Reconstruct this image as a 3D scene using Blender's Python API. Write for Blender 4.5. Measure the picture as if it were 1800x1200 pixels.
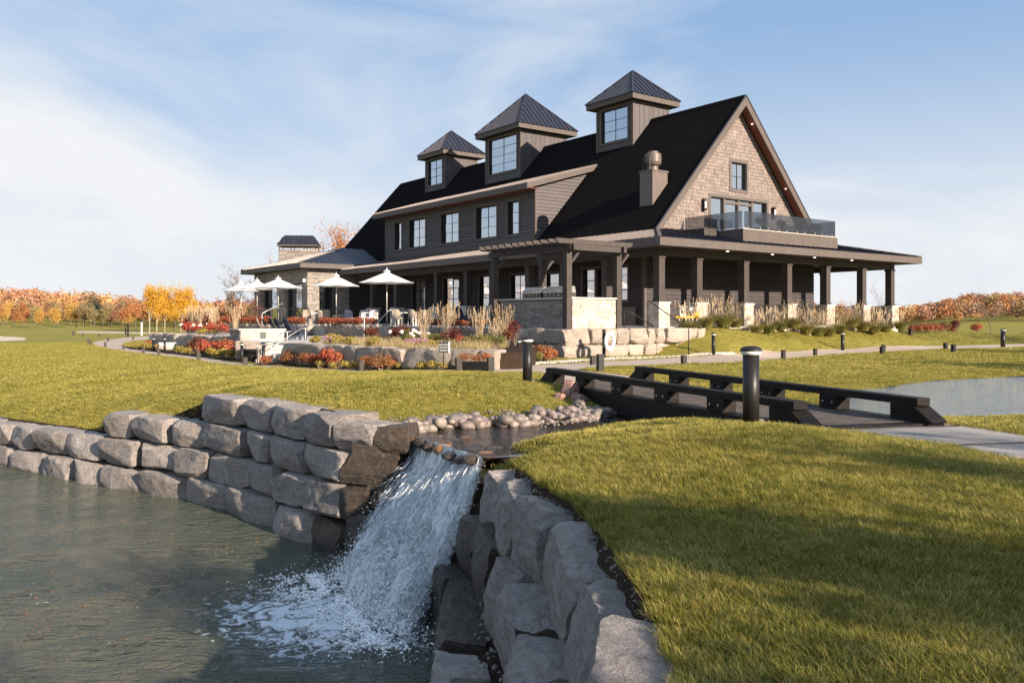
import bpy, math, random
import numpy as np
from mathutils import Vector, Matrix, noise
from mathutils.geometry import delaunay_2d_cdt
R = math.radians
random.seed(7)
rng = np.random.default_rng(11)
for o in list(bpy.data.objects):
    bpy.data.objects.remove(o, do_unlink=True)
S = bpy.context.scene
C = S.collection

# ------------------------------------------------------------------ camera
EYE = 3.15                      # the pond surface is z = 0
FPX, HOR = 1510.0, 560.0        # focal length and horizon in the photograph's pixels
cam = bpy.data.cameras.new('camera')
cam.sensor_width = 36.0
cam.lens = 36.0 * FPX / 1800.0
cam.shift_y = -(600.0 - HOR) / 1800.0
cam.clip_start = 0.1
cam.clip_end = 4000
co = bpy.data.objects.new('camera', cam)
C.objects.link(co)
co.location = (0, 0, EYE)
co.rotation_euler = (R(90), 0, 0)
S.camera = co

# ------------------------------------------------------------------ light
SUN_EL = R(19.5)
SUN_H = Vector((0.718, -0.696, 0)).normalized()
TO_SUN = Vector((SUN_H.x * math.cos(SUN_EL), SUN_H.y * math.cos(SUN_EL), math.sin(SUN_EL)))
sl = bpy.data.lights.new('sun', 'SUN')
sl.energy = 5.0
sl.angle = R(0.5)
sl.color = (1.0, 0.84, 0.68)
so = bpy.data.objects.new('sun', sl)
C.objects.link(so)
so.rotation_euler = TO_SUN.to_track_quat('Z', 'Y').to_euler()

W = bpy.data.worlds.new('World')
S.world = W
W.use_nodes = True
nt = W.node_tree
nt.nodes.clear()
def wn(t, **k):
    n = nt.nodes.new(t)
    for a, b in k.items(): setattr(n, a, b)
    return n
sky = wn('ShaderNodeTexSky', sky_type='NISHITA', sun_disc=False)
sky.sun_elevation = SUN_EL
sky.sun_rotation = math.atan2(SUN_H.x, SUN_H.y)
sky.air_density = 1.0
sky.dust_density = 0.6
sky.ozone_density = 2.0
tcw = wn('ShaderNodeTexCoord')
mpw = wn('ShaderNodeMapping'); mpw.inputs['Scale'].default_value = (1.0, 1.0, 2.8)
mpw.inputs['Location'].default_value = (0.35, 0.2, 0.0)
n1 = wn('ShaderNodeTexNoise'); n1.inputs['Scale'].default_value = 1.7; n1.inputs['Detail'].default_value = 7; n1.inputs['Roughness'].default_value = 0.55
n1.inputs['Distortion'].default_value = 0.5
sepw = wn('ShaderNodeSeparateXYZ')
r1 = wn('ShaderNodeMapRange'); r1.inputs['From Min'].default_value = 0.46; r1.inputs['From Max'].default_value = 0.72; r1.inputs['To Max'].default_value = 0.75
r2 = wn('ShaderNodeMapRange'); r2.inputs['From Min'].default_value = 0.02; r2.inputs['From Max'].default_value = 0.34; r2.inputs['To Min'].default_value = 0.86; r2.inputs['To Max'].default_value = 0.0
r2.interpolation_type = 'SMOOTHSTEP'
addw = wn('ShaderNodeMath', operation='ADD', use_clamp=True)
mixw = wn('ShaderNodeMix', data_type='RGBA')
mixw.inputs['B'].default_value = (8.3, 8.45, 8.7, 1)     # sunlit thin cloud and horizon haze, in the sky texture's own units
bg = wn('ShaderNodeBackground'); bg.inputs['Strength'].default_value = 0.05
ow = wn('ShaderNodeOutputWorld')
L = nt.links.new
L(tcw.outputs['Generated'], mpw.inputs['Vector']); L(mpw.outputs['Vector'], n1.inputs['Vector'])
L(tcw.outputs['Generated'], sepw.inputs[0])
L(n1.outputs['Fac'], r1.inputs['Value']); L(sepw.outputs['Z'], r2.inputs['Value'])
L(r1.outputs[0], addw.inputs[0]); L(r2.outputs[0], addw.inputs[1])
veil = wn('ShaderNodeMix', data_type='RGBA')                 # a thin high veil whitens the blue evenly over the whole sky
veil.inputs['Factor'].default_value = 0.72; veil.inputs['B'].default_value = (3.3, 5.2, 8.2, 1)
L(sky.outputs[0], veil.inputs['A'])
L(addw.outputs[0], mixw.inputs['Factor']); L(veil.outputs['Result'], mixw.inputs['A'])
L(mixw.outputs['Result'], bg.inputs['Color']); L(bg.outputs[0], ow.inputs['Surface'])

S.view_settings.view_transform = 'Standard'
S.view_settings.look = 'None'
S.view_settings.gamma = 1.0
S.view_settings.use_curve_mapping = False
S.view_settings.exposure = 1.1
S.render.engine = 'CYCLES'
S.cycles.max_bounces = 6
S.cycles.transparent_max_bounces = 12

# ------------------------------------------------------------------ helpers
def at(px, d, zrel=None):
    """A point seen in the photograph at column px, d metres ahead of the camera."""
    x = (px - 900.0) / FPX * d
    return (x, d) if zrel is None else Vector((x, d, EYE + zrel))
def wz(px, y, zrel):
    """Ground point seen at pixel (px, y) lying zrel metres above the eye level (negative = below)."""
    return at(px, -zrel * FPX / (y - HOR))

BX, BY = 6.194, 36.0                          # the corner of the porch eaves
U2 = Vector((0.8050, 0.5933)); U1 = Vector((-0.5933, 0.8050))
FLOOR = EYE - 0.40
def l2w(b, a):
    return (BX + U2.x * b + U1.x * a, BY + U2.y * b + U1.y * a)
BROT = math.atan2(U2.y, U2.x)

def tag(o, label=None, cat=None, group=None, kind=None):
    if label: o['label'] = label
    if cat: o['category'] = cat
    if group: o['group'] = group
    if kind: o['kind'] = kind
    return o
def empty(name, loc=(0, 0, 0), rz=0.0, parent=None):
    o = bpy.data.objects.new(name, None)
    o.empty_display_size = 0.2
    C.objects.link(o)
    o.location = loc
    o.rotation_euler = (0, 0, rz)
    if parent: o.parent = parent
    return o
def link(name, me, parent=None, loc=(0, 0, 0), rot=(0, 0, 0), scale=(1, 1, 1)):
    o = bpy.data.objects.new(name, me)
    C.objects.link(o)
    if parent: o.parent = parent
    o.location = loc; o.rotation_euler = rot; o.scale = scale
    return o
KIDS = {}
def copy_tree(o, parent=None, loc=None, rz=None, scale=None):
    c = o.copy()
    C.objects.link(c)
    if parent: c.parent = parent
    if loc is not None: c.location = loc
    if rz is not None: c.rotation_euler = (0, 0, rz)
    if scale is not None: c.scale = (scale,) * 3 if not hasattr(scale, '__len__') else scale
    for ch in [k for k in bpy.data.objects if k.parent == o] if o.name not in KIDS else KIDS[o.name]:
        copy_tree(ch, c)
    return c
def remember(o):
    """Index the children of a prototype once, so that copies are quick."""
    allk = {}
    for k in bpy.data.objects:
        if k.parent: allk.setdefault(k.parent.name, []).append(k)
    def rec(x):
        KIDS[x.name] = allk.get(x.name, [])
        for y in KIDS[x.name]: rec(y)
    rec(o)

class MB:
    def __init__(s): s.v = []; s.f = []; s.sm = False
    def add(s, vs, fs):
        n = len(s.v); s.v += [tuple(p) for p in vs]; s.f += [tuple(i + n for i in f) for f in fs]; return s
    def box(s, x0, x1, y0, y1, z0, z1):
        return s.add([(x0, y0, z0), (x1, y0, z0), (x1, y1, z0), (x0, y1, z0), (x0, y0, z1), (x1, y0, z1), (x1, y1, z1), (x0, y1, z1)],
                     [(0, 3, 2, 1), (4, 5, 6, 7), (0, 1, 5, 4), (1, 2, 6, 5), (2, 3, 7, 6), (3, 0, 4, 7)])
    def obox(s, M, sx, sy, sz):
        n = MB().box(-sx / 2, sx / 2, -sy / 2, sy / 2, -sz / 2, sz / 2)
        return s.add([M @ Vector(p) for p in n.v], n.f)
    def bar(s, p0, p1, w, h, up=(0, 0, 1)):
        p0 = Vector(p0); p1 = Vector(p1); d = (p1 - p0); L_ = d.length; d.normalize()
        u = Vector(up); x = d.cross(u)
        if x.length < 1e-4: x = d.cross(Vector((0, 1, 0)))
        x.normalize(); z = x.cross(d)
        M = Matrix((( x.x, d.x, z.x, (p0.x + p1.x) / 2), (x.y, d.y, z.y, (p0.y + p1.y) / 2), (x.z, d.z, z.z, (p0.z + p1.z) / 2), (0, 0, 0, 1)))
        return s.obox(M, w, L_, h)
    def tube(s, p0, p1, r0, r1=None, n=8, caps=True):
        if r1 is None: r1 = r0
        p0 = Vector(p0); p1 = Vector(p1); d = (p1 - p0).normalized()
        a = d.cross(Vector((0, 0, 1)) if abs(d.z) < .9 else Vector((1, 0, 0))).normalized(); b = d.cross(a)
        vs = []
        for p, r in ((p0, r0), (p1, r1)):
            for k in range(n):
                t = 2 * math.pi * k / n
                vs.append(p + a * (r * math.cos(t)) + b * (r * math.sin(t)))
        fs = [(k, (k + 1) % n, n + (k + 1) % n, n + k) for k in range(n)]
        if caps: fs += [tuple(range(n))[::-1], tuple(range(n, 2 * n))]
        return s.add(vs, fs)
    def lathe(s, prof, n=16, c=(0, 0, 0)):
        vs = []; fs = []
        for r, z in prof:
            for k in range(n):
                t = 2 * math.pi * k / n
                vs.append((c[0] + r * math.cos(t), c[1] + r * math.sin(t), c[2] + z))
        for i in range(len(prof) - 1):
            for k in range(n):
                fs.append((i * n + k, i * n + (k + 1) % n, (i + 1) * n + (k + 1) % n, (i + 1) * n + k))
        fs.append(tuple(range(n))[::-1]); fs.append(tuple(range((len(prof) - 1) * n, len(prof) * n)))
        return s.add(vs, fs)
    def prism(s, poly, off):
        """closed polygon (3D points) extruded by the vector off"""
        n = len(poly); off = Vector(off)
        vs = [Vector(p) for p in poly] + [Vector(p) + off for p in poly]
        fs = [tuple(range(n))[::-1], tuple(range(n, 2 * n))] + [(k, (k + 1) % n, n + (k + 1) % n, n + k) for k in range(n)]
        return s.add(vs, fs)
    def mesh(s, name, mat=None, smooth=False):
        me = bpy.data.meshes.new(name)
        me.from_pydata(s.v, [], s.f)
        if mat: me.materials.append(mat)
        if smooth: me.polygons.foreach_set('use_smooth', [True] * len(me.polygons))
        me.update()
        return me
    def build(s, name, mat, parent=None, smooth=False, loc=(0, 0, 0), rot=(0, 0, 0)):
        return link(name, s.mesh(name, mat, smooth), parent, loc, rot)

def fast_mesh(name, V, F, mat, smooth=False):
    """numpy vertices and equal-sized faces"""
    me = bpy.data.meshes.new(name)
    V = np.asarray(V, np.float32); F = np.asarray(F, np.int32)
    nf, k = F.shape
    me.vertices.add(len(V)); me.vertices.foreach_set('co', V.ravel())
    me.loops.add(nf * k); me.loops.foreach_set('vertex_index', F.ravel())
    me.polygons.add(nf)
    me.polygons.foreach_set('loop_start', np.arange(0, nf * k, k, dtype=np.int32))
    me.polygons.foreach_set('loop_total', np.full(nf, k, np.int32))
    if smooth: me.polygons.foreach_set('use_smooth', np.ones(nf, bool))
    me.update(calc_edges=True); me.validate()
    if mat: me.materials.append(mat)
    return me

# ------------------------------------------------------------------ materials
def mat(name, col, col2=None, rough=0.7, ns=4.0, bump=0.0, bs=30.0, orand=0.0, irand=0.0, metal=0.0, spec=0.5, detail=4, stretch=(1, 1, 1), col3=None, ns3=0.6, sss=0.0, hrand=0.0, bdist=0.02):
    m = bpy.data.materials.new(name)
    m.use_nodes = True
    t = m.node_tree; N = t.nodes; K = t.links.new
    P = N['Principled BSDF']
    P.inputs['Roughness'].default_value = rough
    P.inputs['Metallic'].default_value = metal
    P.inputs['Specular IOR Level'].default_value = spec
    g = N.new('ShaderNodeNewGeometry')
    mp = N.new('ShaderNodeMapping'); mp.inputs['Scale'].default_value = stretch
    K(g.outputs['Position'], mp.inputs['Vector'])
    cur = None
    if col2 is not None:
        n = N.new('ShaderNodeTexNoise'); n.inputs['Scale'].default_value = ns; n.inputs['Detail'].default_value = detail; n.inputs['Roughness'].default_value = .62
        K(mp.outputs[0], n.inputs['Vector'])
        r = N.new('ShaderNodeMapRange'); r.inputs['From Min'].default_value = .33; r.inputs['From Max'].default_value = .67
        K(n.outputs['Fac'], r.inputs['Value'])
        x = N.new('ShaderNodeMix'); x.data_type = 'RGBA'
        x.inputs['A'].default_value = (*col, 1); x.inputs['B'].default_value = (*col2, 1)
        K(r.outputs[0], x.inputs['Factor']); cur = x.outputs['Result']
    if col3 is not None:
        n = N.new('ShaderNodeTexNoise'); n.inputs['Scale'].default_value = ns3; n.inputs['Detail'].default_value = 5
        K(g.outputs['Position'], n.inputs['Vector'])
        r = N.new('ShaderNodeMapRange'); r.inputs['From Min'].default_value = .47; r.inputs['From Max'].default_value = .66
        K(n.outputs['Fac'], r.inputs['Value'])
        x = N.new('ShaderNodeMix'); x.data_type = 'RGBA'
        K(cur, x.inputs['A']); x.inputs['B'].default_value = (*col3, 1)
        K(r.outputs[0], x.inputs['Factor']); cur = x.outputs['Result']
    if orand or irand or hrand:
        h = N.new('ShaderNodeHueSaturation')
        if cur: K(cur, h.inputs['Color'])
        else: h.inputs['Color'].default_value = (*col, 1)
        if irand or (hrand and not orand): src = g.outputs['Random Per Island']
        else: src = N.new('ShaderNodeObjectInfo').outputs['Random']
        a = irand or orand
        r = N.new('ShaderNodeMapRange'); r.inputs['To Min'].default_value = 1 - a; r.inputs['To Max'].default_value = 1 + a
        K(src, r.inputs['Value']); K(r.outputs[0], h.inputs['Value'])
        if hrand:
            w = N.new('ShaderNodeTexWhiteNoise'); w.noise_dimensions = '1D'; K(src, w.inputs['W'])
            r = N.new('ShaderNodeMapRange'); r.inputs['To Min'].default_value = .5 - hrand; r.inputs['To Max'].default_value = .5 + hrand
            K(w.outputs['Value'], r.inputs['Value']); K(r.outputs[0], h.inputs['Hue'])
        cur = h.outputs['Color']
    if cur: K(cur, P.inputs['Base Color'])
    else: P.inputs['Base Color'].default_value = (*col, 1)
    if bump:
        n = N.new('ShaderNodeTexNoise'); n.inputs['Scale'].default_value = bs; n.inputs['Detail'].default_value = 5
        K(mp.outputs[0], n.inputs['Vector'])
        b = N.new('ShaderNodeBump'); b.inputs['Strength'].default_value = bump; b.inputs['Distance'].default_value = bdist
        K(n.outputs['Fac'], b.inputs['Height']); K(b.outputs[0], P.inputs['Normal'])
    return m

def leaf_mat(name, cols, rough=.6, trans=.35):
    """per-leaf colour picked from a ramp, with light passing through the leaf"""
    m = bpy.data.materials.new(name); m.use_nodes = True
    t = m.node_tree; N = t.nodes; K = t.links.new
    P = N['Principled BSDF']; P.inputs['Roughness'].default_value = rough; P.inputs['Specular IOR Level'].default_value = .25
    g = N.new('ShaderNodeNewGeometry'); oi = N.new('ShaderNodeObjectInfo')
    ns = N.new('ShaderNodeTexNoise'); ns.inputs['Scale'].default_value = .55
    K(g.outputs['Position'], ns.inputs['Vector'])
    ad = N.new('ShaderNodeMath'); ad.operation = 'MULTIPLY_ADD'; ad.inputs[1].default_value = .55
    K(g.outputs['Random Per Island'], ad.inputs[0])
    a2 = N.new('ShaderNodeMath'); a2.operation = 'MULTIPLY_ADD'; a2.inputs[1].default_value = .30
    K(oi.outputs['Random'], a2.inputs[0])
    a3 = N.new('ShaderNodeMath'); a3.operation = 'MULTIPLY'; a3.inputs[1].default_value = .30
    K(ns.outputs['Fac'], a3.inputs[0]); K(a3.outputs[0], a2.inputs[2]); K(a2.outputs[0], ad.inputs[2])
    cr = N.new('ShaderNodeValToRGB'); e = cr.color_ramp.elements
    e[0].color = (*cols[0], 1); e[0].position = 0.1; e[1].color = (*cols[-1], 1); e[1].position = .95
    for i, c in enumerate(cols[1:-1]):
        q = e.new(.1 + .85 * (i + 1) / (len(cols) - 1)); q.color = (*c, 1)
    K(ad.outputs[0], cr.inputs['Fac']); K(cr.outputs[0], P.inputs['Base Color'])
    T = N.new('ShaderNodeBsdfTranslucent'); K(cr.outputs[0], T.inputs['Color'])
    X = N.new('ShaderNodeMixShader'); X.inputs[0].default_value = trans
    K(P.outputs[0], X.inputs[1]); K(T.outputs[0], X.inputs[2])
    K(X.outputs[0], N['Material Output'].inputs['Surface'])
    return m

def rock_mat(name, c1, c2, vein, dark, wet=0.0, veins=1.0):
    m = bpy.data.materials.new(name); m.use_nodes = True
    t = m.node_tree; N = t.nodes; K = t.links.new
    P = N['Principled BSDF']; P.inputs['Roughness'].default_value = .35 if wet else .85
    g = N.new('ShaderNodeNewGeometry'); tc = N.new('ShaderNodeTexCoord'); oi = N.new('ShaderNodeObjectInfo')
    def nz(s, d=6, dist=0.0, src=g.outputs['Position']):
        n = N.new('ShaderNodeTexNoise'); n.inputs['Scale'].default_value = s; n.inputs['Detail'].default_value = d
        n.inputs['Roughness'].default_value = .68; n.inputs['Distortion'].default_value = dist
        K(src, n.inputs['Vector']); return n
    def rng_(src, a, b, c=0.0, d=1.0):
        r = N.new('ShaderNodeMapRange'); r.inputs['From Min'].default_value = a; r.inputs['From Max'].default_value = b
        r.inputs['To Min'].default_value = c; r.inputs['To Max'].default_value = d; K(src, r.inputs['Value']); return r.outputs[0]
    def mx(a, b, f, bt='MIX'):
        x = N.new('ShaderNodeMix'); x.data_type = 'RGBA'; x.blend_type = bt
        for nm, v in (('A', a), ('B', b)):
            if isinstance(v, tuple): x.inputs[nm].default_value = (*v, 1)
            else: K(v, x.inputs[nm])
        if isinstance(f, float): x.inputs['Factor'].default_value = f
        else: K(f, x.inputs['Factor'])
        return x.outputs['Result']
    a = nz(2.2, 8, .6); b = nz(14, 8); c = nz(55, 6)
    col = mx(c1, c2, rng_(a.outputs['Fac'], .36, .64))
    col = mx(col, dark, rng_(b.outputs['Fac'], .50, .72, 0, .75))
    vo = N.new('ShaderNodeTexVoronoi'); vo.feature = 'DISTANCE_TO_EDGE'; vo.inputs['Scale'].default_value = 4.5
    wv = N.new('ShaderNodeMix'); wv.data_type = 'VECTOR'; wv.inputs['Factor'].default_value = .16
    K(g.outputs['Position'], wv.inputs['A']); K(nz(7, 4).outputs['Color'], wv.inputs['B']); K(wv.outputs['Result'], vo.inputs['Vector'])
    vf = rng_(vo.outputs['Distance'], .0, .022, 1.0, 0.0)
    vn = N.new('ShaderNodeMath'); vn.operation = 'MULTIPLY'; K(vf, vn.inputs[0]); K(rng_(nz(3.0, 3).outputs['Fac'], .45, .62, 0, .75 * veins), vn.inputs[1])
    mo = N.new('ShaderNodeMapping'); mo.inputs['Scale'].default_value = (2.2, 3.0, 17.0); mo.inputs['Rotation'].default_value = (.25, .12, 0); K(tc.outputs['Object'], mo.inputs['Vector'])
    bed_ = nz(1.0, 7, 1.2, mo.outputs[0])
    col = mx(col, dark, rng_(bed_.outputs['Fac'], .50, .68, 0, .38))
    col = mx(col, vein, vn.outputs[0])
    col = mx(col, vein, rng_(c.outputs['Fac'], .54, .74, 0, .60))
    h = N.new('ShaderNodeHueSaturation'); K(col, h.inputs['Color']); K(rng_(oi.outputs['Random'], 0, 1, .82, 1.18), h.inputs['Value'])
    K(h.outputs[0], P.inputs['Base Color'])
    # relief: coarse chips plus fine grain, and the veins stand a little proud
    hs = N.new('ShaderNodeMath'); hs.operation = 'MULTIPLY_ADD'; hs.inputs[1].default_value = .45
    K(b.outputs['Fac'], hs.inputs[0]); K(a.outputs['Fac'], hs.inputs[2])
    h2 = N.new('ShaderNodeMath'); h2.operation = 'MULTIPLY_ADD'; h2.inputs[1].default_value = .22
    h3 = N.new('ShaderNodeMath'); h3.operation = 'MULTIPLY_ADD'; h3.inputs[1].default_value = -.7; K(bed_.outputs['Fac'], h3.inputs[0]); K(hs.outputs[0], h3.inputs[2])
    K(c.outputs['Fac'], h2.inputs[0]); K(h3.outputs[0], h2.inputs[2])
    bp = N.new('ShaderNodeBump'); bp.inputs['Strength'].default_value = 1.0; bp.inputs['Distance'].default_value = .11
    K(h2.outputs[0], bp.inputs['Height']); K(bp.outputs[0], P.inputs['Normal'])
    return m

M = {}
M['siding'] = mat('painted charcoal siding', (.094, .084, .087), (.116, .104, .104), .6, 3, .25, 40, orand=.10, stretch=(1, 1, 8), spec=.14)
M['siding_porch_shade'] = mat('charcoal siding darkened for porch shade', (.052, .045, .046), (.068, .059, .059), .6, 3, .25, 40, orand=.10, stretch=(1, 1, 8), spec=.12)  # siding colour darkened on the walls under the porch to deepen its shade
M['trim'] = mat('grey brown painted trim', (.098, .082, .074), (.116, .098, .089), .55, 2, .12, 30, spec=.14)
M['beam'] = mat('dark stained timber', (.052, .044, .041), (.074, .063, .058), .6, 9, .3, 25, stretch=(1, 1, .3), orand=.08, spec=.14)
M['metal_glare'] = mat('standing seam metal lightened for sky glare', (.20, .175, .165), (.24, .21, .20), .33, 1.5, 0, metal=.45, orand=.06)  # roof metal lightened for slopes that mirror bright sky; the glare is in the colour
M['metal_dark'] = mat('blue black standing seam metal', (.026, .026, .038), (.036, .034, .048), .36, 1.5, 0, metal=.30, orand=.08)
M['asphalt_roof'] = mat('black asphalt shingles', (.0085, .008, .008), (.020, .018, .0175), 1.0, 22, .8, 30, spec=.0, stretch=(1, 1, 3))
M['shake'] = mat('weathered cedar shakes', (.180, .145, .130), (.255, .212, .190), .8, 6, .35, 60, irand=.16, stretch=(1, 1, .4), spec=.14)
M['soffit'] = mat('red brown stained soffit', (.17, .055, .028), (.23, .08, .04), .6, 4, .2, 20)
M['frame'] = mat('black window frame', (.03, .026, .024), None, .45, spec=.14)
M['casing'] = mat('taupe window casing', (.115, .098, .090), (.13, .112, .103), .6, 3, spec=.14)
M['inner'] = mat('dark room interior', (.012, .011, .010), None, .9)
M['gravel_dark'] = mat('grey metal vent', (.115, .092, .080), (.15, .12, .105), .5, 4, .15, 20, metal=.2)
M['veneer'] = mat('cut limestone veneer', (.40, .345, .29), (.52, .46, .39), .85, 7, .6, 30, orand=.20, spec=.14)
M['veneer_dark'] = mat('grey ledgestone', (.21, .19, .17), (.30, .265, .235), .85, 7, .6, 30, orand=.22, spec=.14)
M['cap'] = mat('sawn limestone cap', (.50, .45, .39), (.58, .53, .46), .8, 5, .3, 30)
M['paving'] = mat('pale stone paving', (.46, .42, .37), (.54, .50, .45), .85, 2, .2, 20)
M['concrete'] = mat('brushed concrete', (.30, .275, .25), (.37, .34, .31), .85, 1.2, .3, 60, col3=(.25, .23, .21), ns3=.5, spec=.14)
M['path'] = mat('tan asphalt cart path', (.42, .335, .265), (.48, .39, .315), .9, 1.0, .4, 80, spec=.14)
M['soil'] = mat('dark mulch and soil', (.030, .020, .014), (.065, .042, .028), .95, 18, 1.0, 45, bdist=.05, spec=.14)
M['black'] = mat('black coated metal', (.012, .011, .011), (.018, .016, .015), .42, 6, .08, 60, spec=.35)
M['bridge'] = mat('black stained bridge timber', (.005, .0045, .0045), (.020, .016, .014), .6, 5, .5, 22, stretch=(.4, .4, 3), orand=.25, spec=.14)
M['deck'] = mat('worn bridge deck boards', (.075, .062, .054), (.135, .112, .096), .8, 5, .4, 30, orand=.15, spec=.14)
M['lamp_glass'] = mat('frosted lamp ring', (.62, .62, .60), None, .4)
M['canvas'] = mat('white umbrella canvas', (.82, .81, .79), (.78, .77, .75), .8, 2, .1, 30)
M['pole'] = mat('pale metal pole', (.55, .52, .47), None, .4, metal=.3)
M['white'] = mat('white plastic', (.80, .80, .78), None, .5)
M['steel'] = mat('brushed stainless steel', (.42, .40, .37), (.5, .48, .45), .32, 3, .05, 40, metal=.8)
M['steel_dark'] = mat('dark grill enamel', (.05, .048, .046), None, .3)
M['navy'] = mat('navy painted chair', (.020, .028, .055), (.03, .038, .07), .5, 4, spec=.14)
M['wicker'] = mat('tan woven chair', (.22, .18, .14), (.32, .27, .21), .8, 30, .5, 60)
M['lilac'] = mat('pale grey cushion', (.34, .31, .36), None, .9)
M['yellow'] = mat('yellow gas pipe paint', (.62, .38, .03), None, .45)
M['pot'] = mat('black planter', (.008, .008, .009), None, .5, spec=.14)
M['sand'] = mat('pale bunker sand', (.50, .42, .32), (.58, .50, .40), .95, 1, .3, 10, spec=.14)
M['bark'] = mat('grey bark', (.19, .15, .12), (.11, .085, .07), .9, 6, .6, 20, spec=.14)
M['bark_pale'] = mat('pale birch bark', (.42, .36, .29), (.26, .21, .17), .9, 6, .4, 20)
M['twig'] = mat('brown twigs', (.24, .18, .14), None, .9, spec=.14)
M['pebble_pale'] = mat('white river pebbles', (.48, .44, .39), (.60, .56, .50), .75, 9, .2, 30, irand=.25)
M['pebble'] = mat('rounded river stones', (.15, .122, .105), (.24, .20, .17), .5, 9, .25, 30, orand=.28, hrand=.03)
M['pebble_red'] = mat('reddish boulder', (.26, .14, .11), (.34, .2, .16), .6, 9, .3, 30)
M['sign'] = mat('dark slate sign', (.045, .052, .055), None, .5)
M['rock'] = rock_mat('grey pink limestone', (.32, .278, .25), (.43, .38, .34), (.64, .61, .57), (.14, .112, .095))
M['rock_pale'] = rock_mat('pale garden limestone', (.38, .31, .25), (.48, .405, .335), (.62, .56, .48), (.25, .20, .165), veins=.4)
M['rock_wet'] = rock_mat('wet brown rock', (.060, .043, .031), (.098, .072, .050), (.22, .18, .14), (.02, .014, .010), wet=1, veins=.6)
M['rock_amber'] = rock_mat('amber stream stone', (.32, .14, .045), (.42, .22, .09), (.5, .35, .22), (.10, .05, .02), wet=1, veins=.3)

def glass_mat(name, refl=.62, rough=.01, tint=(.80, .88, .95)):
    m = bpy.data.materials.new(name); m.use_nodes = True
    t = m.node_tree; N = t.nodes; K = t.links.new
    P = N['Principled BSDF']; P.inputs['Base Color'].default_value = (.02, .022, .025, 1); P.inputs['Roughness'].default_value = .1
    G = N.new('ShaderNodeBsdfGlossy'); G.inputs['Color'].default_value = (*tint, 1); G.inputs['Roughness'].default_value = rough
    X = N.new('ShaderNodeMixShader'); X.inputs[0].default_value = refl
    K(P.outputs[0], X.inputs[1]); K(G.outputs[0], X.inputs[2]); K(X.outputs[0], N['Material Output'].inputs['Surface'])
    return m
M['glass'] = glass_mat('reflective window glass')
M['glass_low'] = glass_mat('window glass', .62, .012, (.86, .82, .82))
def clear_glass():
    m = bpy.data.materials.new('smoked balcony glass'); m.use_nodes = True
    t = m.node_tree; N = t.nodes; K = t.links.new
    G = N.new('ShaderNodeBsdfGlossy'); G.inputs['Roughness'].default_value = .0; G.inputs['Color'].default_value = (.9, .92, .95, 1)
    T = N.new('ShaderNodeBsdfTransparent'); T.inputs['Color'].default_value = (.48, .50, .53, 1)
    X = N.new('ShaderNodeMixShader'); X.inputs[0].default_value = .10
    K(T.outputs[0], X.inputs[1]); K(G.outputs[0], X.inputs[2]); K(X.outputs[0], N['Material Output'].inputs['Surface'])
    return m
M['smoked'] = clear_glass()
def emit_mat():
    m = bpy.data.materials.new('lit spot lamp'); m.use_nodes = True
    P = m.node_tree.nodes['Principled BSDF']; P.inputs['Emission Color'].default_value = (1, .9, .75, 1); P.inputs['Emission Strength'].default_value = 2.5
    return m
M['lit'] = emit_mat()

M['leaf_red'] = leaf_mat('scarlet shrub leaves', [(.22, .045, .028), (.34, .085, .045), (.44, .16, .075), (.18, .04, .025)])
M['leaf_crimson'] = leaf_mat('crimson pink leaves', [(.22, .03, .035), (.42, .06, .06), (.48, .14, .07), (.48, .28, .07)])
M['leaf_sedum'] = leaf_mat('rust sedum heads', [(.40, .12, .05), (.52, .20, .08), (.30, .10, .05), (.34, .26, .07)])
M['leaf_gold'] = leaf_mat('golden perennial leaves', [(.42, .29, .05), (.32, .26, .06), (.48, .36, .09), (.20, .20, .05)])
M['leaf_plum'] = leaf_mat('dark burgundy leaves', [(.09, .02, .02), (.18, .04, .03), (.13, .05, .03), (.25, .08, .04)])
M['leaf_olive'] = leaf_mat('olive green leaves', [(.10, .12, .03), (.17, .18, .05), (.22, .20, .06), (.30, .24, .08)])
M['straw'] = leaf_mat('straw coloured grass', [(.60, .46, .29), (.74, .60, .42), (.52, .38, .22), (.68, .53, .36)], trans=.3)
M['leaf_yellow'] = leaf_mat('yellow autumn leaves', [(.62, .34, .03), (.75, .46, .05), (.70, .40, .06), (.50, .30, .05)], trans=.4)
M['leaf_orange'] = leaf_mat('orange autumn leaves', [(.55, .17, .03), (.68, .27, .05), (.60, .22, .05), (.45, .16, .06)], trans=.4)
M['leaf_tawny'] = leaf_mat('tawny green autumn leaves', [(.22, .19, .06), (.33, .27, .09), (.40, .28, .09), (.28, .17, .08)], trans=.3)
M['leaf_dark'] = leaf_mat('dark conifer foliage', [(.02, .03, .012), (.04, .05, .02), (.03, .035, .015)], trans=.1)
M['leaf_pine'] = leaf_mat('brownish oak leaves', [(.24, .09, .04), (.36, .16, .06), (.28, .13, .07)], trans=.3)
M['flower'] = mat('pale flower heads', (.68, .60, .52), None, .8)
M['flower_pink'] = mat('mauve flowers', (.40, .18, .30), None, .8)
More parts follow.
